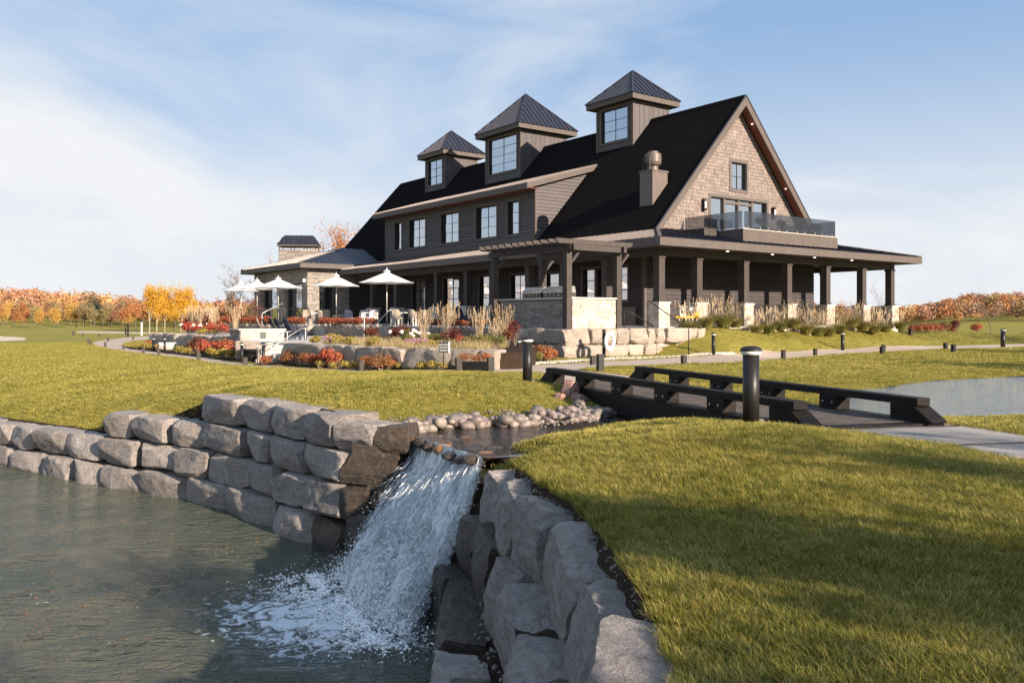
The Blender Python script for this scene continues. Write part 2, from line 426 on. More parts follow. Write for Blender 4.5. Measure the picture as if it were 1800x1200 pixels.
# ------------------------------------------------------------------ the lie of the land
def dens(pts, step_of=None, closed=True):
    out = []
    n = len(pts)
    for i in range(n if closed else n - 1):
        a = pts[i]; b = pts[(i + 1) % n]
        L_ = math.hypot(b[0] - a[0], b[1] - a[1])
        d = max(2.0, min(a[1], b[1]) if min(a[1], b[1]) > 0 else 6)
        k = max(1, int(L_ / (d * .06 + .1)))
        for j in range(k):
            t = j / k
            out.append((a[0] + (b[0] - a[0]) * t, a[1] + (b[1] - a[1]) * t))
    if not closed: out.append(pts[-1])
    return out
def smooth_line(pts, n=4, closed=False):
    """Catmull-Rom through the points"""
    P = [Vector(p) for p in pts]; out = []
    N_ = len(P)
    for i in range(N_ - (0 if closed else 1)):
        if closed: a, b, c, d = P[i - 1], P[i], P[(i + 1) % N_], P[(i + 2) % N_]
        else: a, b, c, d = P[max(i - 1, 0)], P[i], P[i + 1], P[min(i + 2, N_ - 1)]
        for j in range(n):
            t = j / n
            out.append(tuple(.5 * ((2 * b) + (c - a) * t + (2 * a - 5 * b + 4 * c - d) * t * t + (-a + 3 * b - 3 * c + d) * t ** 3)))
    if not closed: out.append(tuple(P[-1]))
    return out
def offset_line(pts, d):
    """shift a polyline sideways (to the left of its direction for d > 0)"""
    out = []
    for i, p in enumerate(pts):
        a = Vector(pts[max(i - 1, 0)]); b = Vector(pts[min(i + 1, len(pts) - 1)])
        t = (b - a).normalized()
        out.append((p[0] - t.y * d, p[1] + t.x * d))
    return out

# left retaining wall, base of its face at the waterline, from far left to behind the fall
LW = [(-20.5, 24.6), (-16, 21.9), (-10.97, 18.4), (-8.68, 16.8), (-6.82, 15.6), (-5.7, 14.86), (-4.73, 14.0), (-3.66, 12.86), (-2.92, 11.95), (-2.3, 11.3), (-1.55, 11.15), (-0.85, 10.9)]
# right retaining wall: face line of the three rows (top row first)
RW1 = [(-.36, 8.9), (-.22, 8.3), (-.10, 7.5), (.12, 6.8), (.30, 5.5), (.35, 4.53), (.32, 3.6), (.12, 2.6), (-.4, 1.4), (-1.6, .2), (-3.2, -.8)]
RW2 = [(-.62, 9.1), (-.50, 8.6), (-.34, 8.0), (-.16, 7.0), (-.09, 6.1), (-.06, 5.2), (-.08, 4.2), (-.2, 3.0), (-.8, 1.9), (-2.0, .7), (-3.6, -.3)]
RW3 = [(-.95, 9.2), (-.82, 8.7), (-.70, 8.0), (-.70, 6.95), (-.60, 6.0), (-.54, 5.0), (-.52, 4.2), (-.6, 3.2), (-1.2, 2.3), (-2.4, 1.1), (-4.0, .1)]
LIP_L = (-1.36, 11.85); LIP_R = (-.34, 10.0)
ZW = -1.62                                    # stream and upper pond level (relative to the eye)
left_back = offset_line(LW, -.0)
LWT = offset_line(LW, .72)                    # the lawn begins behind the top stones
RWT = offset_line(RW1, .40)
basin = LWT[:-2] + [(-1.75, 12.05), LIP_L, LIP_R, (.02, 9.3)] + RWT[1:] + [(-6, -4), (-34, -4), (-34, 24.6)]
stream = [LIP_R, (.2, 10.35), (.0, 10.75), (.46, 11.6), (1.27, 12.5), (2.2, 13.0), (3.6, 12.6), (4.6, 12.9), (5.6, 13.5), (6.78, 13.8), (8.4, 14.1), (14, 14.6), (24, 16), (34, 20),
          (34, 27), (24, 25.5), (18, 24.8), (14.4, 24.2), (11.2, 22.6), (8.9, 20.4), (7.1, 17.9), (6.2, 16.4), (4.8, 15.6), (3.2, 15.2), (1.9, 14.9), (1.35, 14.2), (.75, 13.2), (-.3, 13.2), (-1.25, 12.9), LIP_L]
path_near = [(30, 49), wz(1800, 610, -1.45)] + [at(1650, 41), at(1500, 36), at(1400, 32), at(1300, 28.8), at(1150, 27), at(1060, 25.6), (1.9, 23.6), (2.95, 21.5), (2.62, 17.9)]
path_near_l = [(.86, 17.35), (.95, 20.6), (.1, 22.3), at(870, 22.6), at(780, 24), at(640, 25.4), at(520, 28.8), at(400, 33), at(300, 41), at(200, 51), at(165, 60), at(175, 72), at(225, 86), at(300, 98)]
path_far_l = [at(300, 88), at(250, 75), at(215, 61), at(240, 52), at(300, 46), at(400, 35.7), at(460, 32.2), at(500, 30.2), at(640, 27.2), at(760, 25.9), at(850, 25.6), at(905, 26.3), at(950, 27.6), at(1000, 28.4), at(1100, 30.2), at(1230, 33.7), at(1300, 36.5), at(1400, 39), at(1500, 42), at(1650, 46.6), at(1800, 50), (33, 54)]
path_poly = smooth_line(path_near, 3) + smooth_line(path_near_l, 3) + smooth_line(path_far_l, 3)
path2_poly = [(3.28, 10.55), (5.35, 11.05), (5.9, 9.7), (6.8, 7.6), (8.2, 4.5), (10, 1), (12, -4), (9, -4.2), (7.4, .6), (5.9, 4.2), (4.72, 7.6)]
far_path = [wz(135, 586.2, -1.9), wz(190, 585.6, -1.9), wz(330, 585.2, -1.9), wz(330, 586.6, -1.9), wz(195, 587.2, -1.9), wz(135, 587.4, -1.9)]
bunker = smooth_line([at(-90, 100), at(-20, 96), at(35, 92), at(47, 88), at(40, 84), at(20, 80), at(-20, 74), at(-90, 68)], 3, closed=True)

ctrl = []
def cp(px, d, z): p = at(px, d); ctrl.append((p[0], p[1], z))
def cw(x, y, z): ctrl.append((x, y, z))
for a in [(0, 21.6, -2.12), (120, 19.6, -2.06), (270, 17.6, -1.74), (400, 16.4, -1.42), (540, 14.8, -1.30), (640, 13.6, -1.30),
          (700, 17, -1.24), (640, 20, -1.33), (500, 20, -1.42), (300, 20, -1.66), (100, 24, -1.92), (0, 30, -1.92), (200, 30, -1.80), (400, 26, -1.62), (560, 24, -1.50),
          (900, 14.0, -1.40), (850, 14.6, -1.24), (760, 14.3, -1.26), (800, 18, -1.22), (927, 17.0, -1.245), (965, 16.2, -1.27), (990, 15.2, -1.50), (800, 20.5, -1.27), (700, 22.5, -1.40), (880, 20, -1.31), (960, 18.5, -1.30),
          (0, 68, -1.85), (0, 45, -1.90), (100, 60, -1.85), (130, 110, -1.55), (130, 150, -1.25), (60, 130, -1.4), (230, 150, -1.6), (-60, 120, -1.9), (20, 96, -1.9), (20, 84, -2.15), (0, 200, -1.9), (300, 200, -2.2), (300, 110, -1.95), (600, 110, -2.0), (900, 120, -2.0), (1300, 110, -1.8), (1700, 110, -1.75),
          (1240, 34.8, -1.43), (1254, 35.4, -1.36), (1235, 37.2, -.62), (1330, 37.6, -1.12), (1260, 37.6, -.52), (1300, 38.9, -.46), (1400, 41.4, -.45), (1500, 44.8, -.45), (1575, 47.4, -.46), (1650, 53, -.78), (1750, 54, -.95), (1850, 56, -1.0), (1650, 50, -1.15), (1720, 52.5, -1.22),
          (1700, 62, -1.1), (1800, 70, -1.3), (1500, 80, -1.5), (1750, 90, -1.7), (1900, 95, -1.7), (1600, 130, -1.8), (1850, 130, -1.8), (1700, 160, -1.8), (2000, 160, -1.8), (1300, 160, -1.9), (700, 160, -2.1), (400, 160, -2.1), (-100, 160, -1.9),
          (1700, 36, -1.47), (1800, 40, -1.45), (1500, 30, -1.47), (1300, 24, -1.48), (1700, 29, -1.50), (1100, 22.5, -1.42), (1180, 19, -1.44), (1350, 19, -1.50), (1450, 18, -1.56)]: cp(*a)
for q, z in ((smooth_line(path_near[1:-3], 4), -1.45), (smooth_line(path_far_l[10:-1], 4), -1.47)):
    for p in q: cw(p[0], p[1], z)
for p, z in zip(path_near_l[1:], (-1.36, -1.40, -1.42, -1.48, -1.60, -1.68, -1.75, -1.80, -1.82, -1.83, -1.84, -1.86, -1.88)): cw(p[0], p[1], z)
for p, z in zip(path_far_l[:10], (-1.88, -1.86, -1.84, -1.83, -1.80, -1.76, -1.74, -1.70, -1.60, -1.50)): cw(p[0], p[1], z)
cw(.86, 17.35, -1.335); cw(2.62, 17.9, -1.335); cw(1.8, 18.4, -1.335); cw(3.2, 10.5, -1.33); cw(5.4, 11.1, -1.33)
for _p in [tuple(Vector(LWT[i]).lerp(Vector(LWT[i + 1]), k / 4)) for i in range(len(LWT) - 4) for k in range(4)]:
    _px = 900 + FPX * _p[0] / _p[1]
    cw(_p[0], _p[1], -2.27 if _px < 196 else (-1.84 if _px < 366 else (-1.36 if _px < 690 else -1.42)))
for x, y, z in [(2.78, 10.0, -1.20), (3.3, 9.4, -1.23), (1.9, 9.9, -1.27), (1.2, 9.7, -1.38), (.5, 9.6, -1.48), (.35, 10.5, -1.55), (1.2, 11.2, -1.46), (2.1, 11.4, -1.34), (2.9, 11.3, -1.36), (2.0, 8.6, -1.24), (1.0, 8.4, -1.38), (.5, 7.4, -1.46), (.9, 6.6, -1.44), (1.05, 5.4, -1.46), (1.1, 4.4, -1.47), (1.2, 3.4, -1.49),
                (2.4, 3.2, -1.44), (2.2, 6, -1.36), (3.6, 5, -1.34), (3.6, 7.4, -1.27), (4.6, 7.5, -1.33), (5.0, 9.0, -1.335), (6.2, 8.8, -1.34), (7.2, 9.6, -1.36), (7, 6, -1.34), (5.9, 4.2, -1.34), (8, 11.6, -1.42), (6, 12.2, -1.46), (12, 12.8, -1.5), (0, 0, -1.52), (1.2, 1, -1.52), (4, 0, -1.45), (8, -4, -1.4), (20, 5, -1.3), (20, -10, -1.3), (0, -15, -1.5), (40, 0, -1.2), (40, 20, -1.3), (-6, -8, -1.5), (-20, -12, -1.6), (-40, 10, -1.9), (-40, 40, -1.9),
                (-80, 100, -1.9), (-140, 220, -1.0), (120, 100, -1.7), (300, 300, -1.8), (-300, 300, 0), (0, 400, -2), (200, -200, -1), (-200, -200, -1)]: cw(x, y, z)
for p in stream[1:-1]: cw(p[0], p[1], ZW + .02)
for k in range(6):
    t = k / 5; cw(LIP_L[0] + (LIP_R[0] - LIP_L[0]) * t, LIP_L[1] + (LIP_R[1] - LIP_L[1]) * t, ZW - .20); cw(LIP_L[0] + (LIP_R[0] - LIP_L[0]) * t + .45, LIP_L[1] + (LIP_R[1] - LIP_L[1]) * t + .25, ZW - .16)
cw(2.4, 14.0, -1.95); cw(.3, 12.0, -1.80); cw(10, 18, -2.3); cw(7, 15.8, -2.1); cw(16, 20, -2.4); cw(24, 21, -2.4); cw(-.6, 11.6, -1.72)
for a in (2, 10, 20, 34):
    for b in (1, 10, 20):
        p = l2w(b, a + 2); cw(p[0], p[1], -.95)
for px, d in ((1000, 33.2), (1100, 34.2), (1160, 35.2)): cp(px, d, -1.50)
CT = np.array(ctrl)
SC = 1.0
def _phi(A, B):
    d2 = (A[:, None, 0] - B[None, :, 0]) ** 2 + (A[:, None, 1] - B[None, :, 1]) ** 2
    return np.sqrt(d2 + .04)
_n = len(CT)
_A = np.zeros((_n + 1, _n + 1)); _A[:_n, :_n] = _phi(CT, CT) - np.eye(_n) * .02; _A[:_n, _n] = 1; _A[_n, :_n] = 1
_w = np.linalg.solve(_A, np.append(CT[:, 2], 0))
def hrel(P):
    P = np.atleast_2d(np.asarray(P, float))[:, :2]
    z = np.concatenate([_phi(P[i:i + 2000], CT) @ _w[:_n] for i in range(0, len(P), 2000)]) + _w[_n]
    x, y = P[:, 0], P[:, 1]
    z = z + .012 * np.sin(x * 1.9 + .7 * y) * np.sin(y * 1.4 - .5 * x) + .008 * np.sin(x * 4.3 + 1) * np.sin(y * 3.7)
    return z
def gz(x, y): return EYE + float(hrel([(x, y)])[0])

def in_poly(P, poly):
    x, y = P[:, 0], P[:, 1]; c = np.zeros(len(P), bool)
    n = len(poly)
    for i in range(n):
        x0, y0 = poly[i]; x1, y1 = poly[(i + 1) % n]
        if y0 == y1: continue
        k = ((y0 > y) != (y1 > y)) & (x < (x1 - x0) * (y - y0) / (y1 - y0) + x0)
        c ^= k
    return c

pts = []
d = 1.2
while d < 420:
    st = d * .035 + .06
    n = int(1.9 * d / st) if d < 60 else 40
    for i in range(n + 1):
        u = -.95 + 1.9 * i / n
        pts.append((u * d + rng.uniform(-.25, .25) * st, d + rng.uniform(-.3, .3) * st))
    d += max(st, d * .05) * 1.0
for k in range(160):
    pts.append((rng.uniform(-80, 80), rng.uniform(-60, 1)))
polys = [dens(basin), dens(stream), dens(path_poly), dens(path2_poly), dens(bunker), dens(far_path)]
V2 = list(pts); ED = []
for q in polys:
    n0 = len(V2); V2 += list(q)
    ED += [(n0 + i, n0 + (i + 1) % len(q)) for i in range(len(q))]
n0 = len(V2)
V2 += [(-1500, -300), (1500, -300), (1500, 2200), (-1500, 2200)]
ED += [(n0, n0 + 1), (n0 + 1, n0 + 2), (n0 + 2, n0 + 3), (n0 + 3, n0)]
ov, oe, of, _, _, _ = delaunay_2d_cdt([Vector(p) for p in V2], ED, [], 0, 1e-5, False)
TV = np.array([(v.x, v.y) for v in ov]); TF = np.array([f for f in of if len(f) == 3])
cen = TV[TF].mean(axis=1)
TZ = hrel(TV) + EYE
# the far ground eases down to one level, and the wooded hills rise out of it
def far_z(P):
    x, y = P[:, 0], P[:, 1]
    r = np.hypot(x, y)
    az = x / np.maximum(y, 1) * FPX + 900
    left = 6.6 * np.interp(az, [-600, -100, 60, 130, 200, 260, 330, 480, 700], [1.0, .95, .86, .70, .42, .2, .08, .05, 0])
    right = 7.2 * np.interp(az, [1400, 1590, 1650, 1700, 1760, 1850, 2000, 2600], [0, .10, .42, .80, .86, .74, .7, .5])
    rise = np.clip((r - 185) / 190, 0, 1); rise = rise * rise * (3 - 2 * rise)
    return (left + right) * rise - 2.2 * np.clip((r - 110) / 60, 0, 1) * .1
rr = np.hypot(TV[:, 0], TV[:, 1])
k = np.clip((rr - 150) / 60, 0, 1)
TZ = TZ * (1 - k) + (EYE - 1.75 + far_z(TV)) * k
inb = in_poly(cen, basin); ins = in_poly(cen, stream) & ~inb; inp = (in_poly(cen, path_poly)) & ~ins & ~inb
inp2 = in_poly(cen, path2_poly) & ~ins & ~inb; inbk = in_poly(cen, bunker); infp = in_poly(cen, far_path)
bk = in_poly(TV, bunker)
cbk = np.array(bunker).mean(axis=0)
lawn_mask = ~(inb | ins | inp | inp2 | inbk | infp)
def region(name, mask, material, lift=0.0, kind='structure', smooth=True):
    F = TF[mask]; used = np.unique(F); mp_ = -np.ones(len(TV), int); mp_[used] = np.arange(len(used))
    V = np.column_stack([TV[used], TZ[used] + lift])
    me = fast_mesh(name, V, mp_[F], material, smooth)
    o = link(name, me); tag(o, kind=kind); return o

def ground_mat():
    m = bpy.data.materials.new('lawn grass'); m.use_nodes = True
    t = m.node_tree; N = t.nodes; K = t.links.new
    P = N['Principled BSDF']; P.inputs['Roughness'].default_value = .9; P.inputs['Specular IOR Level'].default_value = .15
    g = N.new('ShaderNodeNewGeometry')
    def nz(s, d=5):
        n = N.new('ShaderNodeTexNoise'); n.inputs['Scale'].default_value = s; n.inputs['Detail'].default_value = d; n.inputs['Roughness'].default_value = .65
        K(g.outputs['Position'], n.inputs['Vector']); return n.outputs['Fac']
    def rg(s, a, b, c=0., d=1.):
        r = N.new('ShaderNodeMapRange'); r.inputs['From Min'].default_value = a; r.inputs['From Max'].default_value = b; r.inputs['To Min'].default_value = c; r.inputs['To Max'].default_value = d
        K(s, r.inputs['Value']); return r.outputs[0]
    def mx(a, b, f):
        x = N.new('ShaderNodeMix'); x.data_type = 'RGBA'
        for nm, v in (('A', a), ('B', b)):
            if isinstance(v, tuple): x.inputs[nm].default_value = (*v, 1)
            else: K(v, x.inputs[nm])
        K(f, x.inputs['Factor']); return x.outputs['Result']
    c = mx((.215, .200, .034), (.300, .255, .055), rg(nz(.35, 6), .38, .62))
    c = mx(c, (.37, .28, .085), rg(nz(.9, 6), .52, .75, 0, .6))
    c = mx(c, (.085, .10, .016), rg(nz(22, 5), .5, .72, 0, .55))
    c = mx(c, (.34, .29, .085), rg(nz(60, 3), .55, .78, 0, .6))
    K(c, P.inputs['Base Color'])
    b = N.new('ShaderNodeBump'); b.inputs['Strength'].default_value = 1.0; b.inputs['Distance'].default_value = .05
    K(nz(45, 4), b.inputs['Height']); K(b.outputs[0], P.inputs['Normal'])
    return m
M['lawn'] = ground_mat()
def blade_mat():
    m = bpy.data.materials.new('grass blades'); m.use_nodes = True
    t = m.node_tree; N = t.nodes; K = t.links.new
    P = N['Principled BSDF']; P.inputs['Roughness'].default_value = .55; P.inputs['Specular IOR Level'].default_value = .3
    g = N.new('ShaderNodeNewGeometry')
    n = N.new('ShaderNodeTexNoise'); n.inputs['Scale'].default_value = .8; n.inputs['Detail'].default_value = 6; K(g.outputs['Position'], n.inputs['Vector'])
    n2 = N.new('ShaderNodeTexNoise'); n2.inputs['Scale'].default_value = 9; n2.inputs['Detail'].default_value = 4; K(g.outputs['Position'], n2.inputs['Vector'])
    a = N.new('ShaderNodeMath'); a.operation = 'MULTIPLY_ADD'; a.inputs[1].default_value = .60; K(g.outputs['Random Per Island'], a.inputs[0])
    b = N.new('ShaderNodeMath'); b.operation = 'MULTIPLY_ADD'; b.inputs[1].default_value = .62; K(n.outputs['Fac'], b.inputs[0])
    c = N.new('ShaderNodeMath'); c.operation = 'MULTIPLY'; c.inputs[1].default_value = .3; K(n2.outputs['Fac'], c.inputs[0])
    K(c.outputs[0], b.inputs[2]); K(b.outputs[0], a.inputs[2])
    cr = N.new('ShaderNodeValToRGB'); e = cr.color_ramp.elements
    e[0].position = .44; e[0].color = (.080, .092, .012, 1); e[1].position = 1.0; e[1].color = (.55, .43, .14, 1)
    for p_, c_ in ((.58, (.145, .165, .020, 1)), (.72, (.275, .262, .034, 1)), (.85, (.39, .325, .060, 1))):
        q = e.new(p_); q.color = c_
    K(a.outputs[0], cr.inputs['Fac']); K(cr.outputs[0], P.inputs['Base Color'])
    T = N.new('ShaderNodeBsdfTranslucent'); K(cr.outputs[0], T.inputs['Color'])
    X = N.new('ShaderNodeMixShader'); X.inputs[0].default_value = .32
    K(P.outputs[0], X.inputs[1]); K(T.outputs[0], X.inputs[2]); K(X.outputs[0], N['Material Output'].inputs['Surface'])
    return m
M['blade'] = blade_mat()

M['turf_shade'] = mat('turf floor darkened for shade between blades', (.045, .042, .014), (.105, .085, .030), .95, 14, .8, 50, spec=.05)  # ground colour darkened, standing in for the shade between grass blades
near_bank = lawn_mask & (cen[:, 1] < 12.6) & (cen[:, 0] > -.6) & (cen[:, 0] < np.minimum(12, .85 * cen[:, 1] + .5)) & (cen[:, 1] > 2.6)
lawn = region('lawn', lawn_mask & ~near_bank, M['lawn'])
region('near_lawn', near_bank, M['turf_shade'])
region('stream_bed', ins, M['soil'])
path = region('cart_path', inp, M['path'])
region('approach_path', inp2, M['concrete'])
region('far_cart_path', infp & ~inp, M['path'])
TZs = TZ.copy(); 
bkz = in_poly(TV, [((p[0] - cbk[0]) * .93 + cbk[0], (p[1] - cbk[1]) * .93 + cbk[1]) for p in bunker])
TZ[bkz] -= .35
region('sand_bunker', inbk, M['sand'])
TZ = TZs

# expansion joints of the approach slabs, cut as shallow dark grooves
mb = MB()
for t in (.18, .62):
    for (a, b) in (((3.28, 10.55), (4.72, 7.6)),):
        p = Vector((3.28 + (4.72 - 3.28) * t, 10.55 + (7.6 - 10.55) * t)); q = Vector((5.35 + (6.5 - 5.35) * t, 11.05 + (8.3 - 11.05) * t))
        z0 = gz(p.x, p.y) + .006; z1 = gz(q.x, q.y) + .006
        mb.bar((p.x + .06, p.y, z0), (q.x - .06, q.y, z1), .02, .008)
o = mb.build('slab_joint', M['soil']); tag(o, kind='structure')

# ------------------------------------------------------------------ water
def water_mat(name, deep, rough=.04, scale=3.0, strength=.25, foam=None, stretch=(1, 1, 1), green=None, clear=0.0):
    m = bpy.data.materials.new(name); m.use_nodes = True
    t = m.node_tree; N = t.nodes; K = t.links.new
    P = N['Principled BSDF']; P.inputs['Roughness'].default_value = rough; P.inputs['IOR'].default_value = 1.33
    g = N.new('ShaderNodeNewGeometry'); mp = N.new('ShaderNodeMapping'); mp.inputs['Scale'].default_value = stretch; mp.inputs['Rotation'].default_value = (0, 0, R(-12))
    K(g.outputs['Position'], mp.inputs['Vector'])
    def nz(s, d=4, dist=0., src=mp.outputs[0]):
        n = N.new('ShaderNodeTexNoise'); n.inputs['Scale'].default_value = s; n.inputs['Detail'].default_value = d; n.inputs['Distortion'].default_value = dist
        n.inputs['Roughness'].default_value = .55
        K(src, n.inputs['Vector']); return n.outputs['Fac']
    a = nz(scale, 3, .3); b = nz(scale * 3.3, 3)
    s = N.new('ShaderNodeMath'); s.operation = 'MULTIPLY_ADD'; s.inputs[1].default_value = .35; K(b, s.inputs[0]); K(a, s.inputs[2])
    bp = N.new('ShaderNodeBump'); bp.inputs['Strength'].default_value = strength; bp.inputs['Distance'].default_value = .18
    K(s.outputs[0], bp.inputs['Height']); K(bp.outputs[0], P.inputs['Normal'])
    x = N.new('ShaderNodeMix'); x.data_type = 'RGBA'; x.inputs['A'].default_value = (*deep, 1); x.inputs['B'].default_value = (*(green or deep), 1)
    K(nz(.35, 3), x.inputs['Factor']); cur = x.outputs['Result']
    K(cur, P.inputs['Base Color'])
    if foam:
        # foam carried away from the foot of the fall: a lace of white cells that thins with distance
        cx, cy, rx, ry, ang = foam
        v = N.new('ShaderNodeMapping'); v.vector_type = 'TEXTURE'; v.inputs['Location'].default_value = (cx, cy, 0); v.inputs['Rotation'].default_value = (0, 0, ang); v.inputs['Scale'].default_value = (rx, ry, 50)
        K(g.outputs['Position'], v.inputs['Vector'])
        ln = N.new('ShaderNodeVectorMath'); ln.operation = 'LENGTH'; K(v.outputs[0], ln.inputs[0])
        fall = N.new('ShaderNodeMapRange'); fall.inputs['From Min'].default_value = .35; fall.inputs['From Max'].default_value = 1.25; fall.inputs['To Min'].default_value = 1; fall.inputs['To Max'].default_value = 0
        K(ln.outputs['Value'], fall.inputs['Value'])
        n = N.new('ShaderNodeTexNoise'); n.inputs['Scale'].default_value = 5.5; n.inputs['Detail'].default_value = 9; n.inputs['Roughness'].default_value = .7; n.inputs['Distortion'].default_value = 1.4
        K(g.outputs['Position'], n.inputs['Vector'])
        ad = N.new('ShaderNodeMath'); ad.operation = 'MULTIPLY_ADD'; ad.inputs[1].default_value = .26; K(fall.outputs[0], ad.inputs[0]); K(n.outputs['Fac'], ad.inputs[2])
        fm = N.new('ShaderNodeMapRange'); fm.inputs['From Min'].default_value = .655; fm.inputs['From Max'].default_value = .76; K(ad.outputs[0], fm.inputs['Value'])
        D = N.new('ShaderNodeBsdfPrincipled'); D.inputs['Base Color'].default_value = (.78, .82, .84, 1); D.inputs['Roughness'].default_value = .6
        b2 = N.new('ShaderNodeBump'); b2.inputs['Strength'].default_value = .8; b2.inputs['Distance'].default_value = .06; K(n.outputs['Fac'], b2.inputs['Height']); K(b2.outputs[0], D.inputs['Normal'])
        X = N.new('ShaderNodeMixShader'); K(fm.outputs[0], X.inputs[0]); K(P.outputs[0], X.inputs[1]); K(D.outputs[0], X.inputs[2])
        K(X.outputs[0], N['Material Output'].inputs['Surface'])
    if clear:
        T = N.new('ShaderNodeBsdfTransparent'); T.inputs['Color'].default_value = (.80, .74, .62, 1)
        G = N.new('ShaderNodeBsdfGlossy'); G.inputs['Roughness'].default_value = .03; K(bp.outputs[0], G.inputs['Normal'])
        fr = N.new('ShaderNodeFresnel'); fr.inputs['IOR'].default_value = 1.33; K(bp.outputs[0], fr.inputs['Normal'])
        X = N.new('ShaderNodeMixShader'); K(fr.outputs[0], X.inputs[0]); K(T.outputs[0], X.inputs[1]); K(G.outputs[0], X.inputs[2])
        X2 = N.new('ShaderNodeMixShader'); X2.inputs[0].default_value = clear; K(P.outputs[0], X2.inputs[1]); K(X.outputs[0], X2.inputs[2])
        K(X2.outputs[0], N['Material Output'].inputs['Surface'])
    return m
FOOT = (-2.0, 9.1)
M['pond'] = water_mat('murky pond water', (.018, .044, .040), .03, 3.4, .85, foam=(FOOT[0], FOOT[1], 1.55, 1.15, R(-35)), stretch=(1, 2.3, 1), green=(.145, .130, .085))
M['stream'] = water_mat('clear shallow stream water', (.05, .035, .02), .04, 6, .45, clear=.75, stretch=(1.6, 1, 1))
M['pond_far'] = water_mat('rippled upper pond water', (.16, .18, .195), .03, 2.2, .22, stretch=(.7, 2.6, 1))
# pond surface as a real rippled sheet
nx, ny = 260, 300
xs = np.linspace(-34, 2.2, nx); ys = np.linspace(-4, 26, ny)
X_, Y_ = np.meshgrid(xs, ys)
rf = np.hypot(X_ - FOOT[0], Y_ - FOOT[1])
Zp = .014 * np.sin(rf * 5.2 - .5 * np.sin(X_ * 1.3)) * np.exp(-rf * .16) + .006 * np.sin(X_ * 2.3 + Y_ * 4.1) + .004 * np.sin(-X_ * 4.7 + Y_ * 6.3) + .0 * rf
F_ = [(j * nx + i, j * nx + i + 1, (j + 1) * nx + i + 1, (j + 1) * nx + i) for j in range(ny - 1) for i in range(nx - 1)]
o = link('pond_water', fast_mesh('pond_water', np.column_stack([X_.ravel(), Y_.ravel(), Zp.ravel()]), F_, M['pond'], True)); tag(o, kind='structure')
# upper water: the creek above the lip, and the open pond beyond the bridge
cx_ = 4.2
sv, se, sf, _, _, _ = delaunay_2d_cdt([Vector(p) for p in dens(stream)], [], [list(range(len(dens(stream))))], 1, 1e-5, False)
SV = np.array([(v.x, v.y) for v in sv]); SF = np.array([f for f in sf if len(f) == 3])
cc = SV[SF].mean(axis=1)
for nm, mk, mt in (('stream_water', cc[:, 0] < cx_, M['stream']), ('upper_pond_water', cc[:, 0] >= cx_, M['pond_far'])):
    o = link(nm, fast_mesh(nm, np.column_stack([SV, np.full(len(SV), EYE + ZW)]), SF[mk], mt, True)); tag(o, kind='structure')
# ------------------------------------------------------------------ flat cladding tools
def clip_half(poly, nx_, ny_, c):
    """keep the side nx*x + ny*y <= c"""
    out = []
    n = len(poly)
    for i in range(n):
        p = poly[i]; q = poly[(i + 1) % n]
        dp = nx_ * p[0] + ny_ * p[1] - c; dq = nx_ * q[0] + ny_ * q[1] - c
        if dp <= 1e-9: out.append(p)
        if (dp < -1e-9 and dq > 1e-9) or (dp > 1e-9 and dq < -1e-9):
            t = dp / (dp - dq); out.append((p[0] + (q[0] - p[0]) * t, p[1] + (q[1] - p[1]) * t))
    return out
def area2(p): return abs(sum(p[i][0] * p[(i + 1) % len(p)][1] - p[(i + 1) % len(p)][0] * p[i][1] for i in range(len(p)))) / 2 if len(p) > 2 else 0
def clip_rect(poly, x0, x1, y0, y1):
    for a in ((-1, 0, -x0), (1, 0, x1), (0, -1, -y0), (0, 1, y1)):
        if len(poly) < 3: return []
        poly = clip_half(poly, *a)
    return poly
def minus_rects(polys, rects):
    for (x0, x1, y0, y1) in rects:
        nxt = []
        for p in polys:
            if area2(clip_rect(p, x0, x1, y0, y1)) < 1e-5: nxt.append(p); continue
            rest = p
            for a in ((1, 0, x0), (-1, 0, -x1), (0, 1, y0), (0, -1, -y1)):
                piece = clip_half(rest, *a)
                if area2(piece) > 1e-4: nxt.append(piece)
                rest = clip_half(rest, -a[0], -a[1], -a[2])
                if len(rest) < 3: break
        polys = nxt
    return [p for p in polys if area2(p) > 3e-4]
def T3(plane, u, v, dep):
    ax, base = plane
    return (base - dep, u, v) if ax == 'x' else (u, base - dep, v)
def slab(mb, plane, poly, d0, dtop, dbot, v0, v1):
    """one board or shingle: back at depth d0, face leaning from dbot (lower edge) to dtop"""
    f = lambda v: dbot + (dtop - dbot) * (v - v0) / max(v1 - v0, 1e-6)
    n = len(poly)
    vs = [T3(plane, u, v, d0) for u, v in poly] + [T3(plane, u, v, f(v)) for u, v in poly]
    fs = [tuple(range(n, 2 * n)), tuple(range(n))[::-1]] + [(k, (k + 1) % n, n + (k + 1) % n, n + k) for k in range(n)]
    return mb.add(vs, fs)
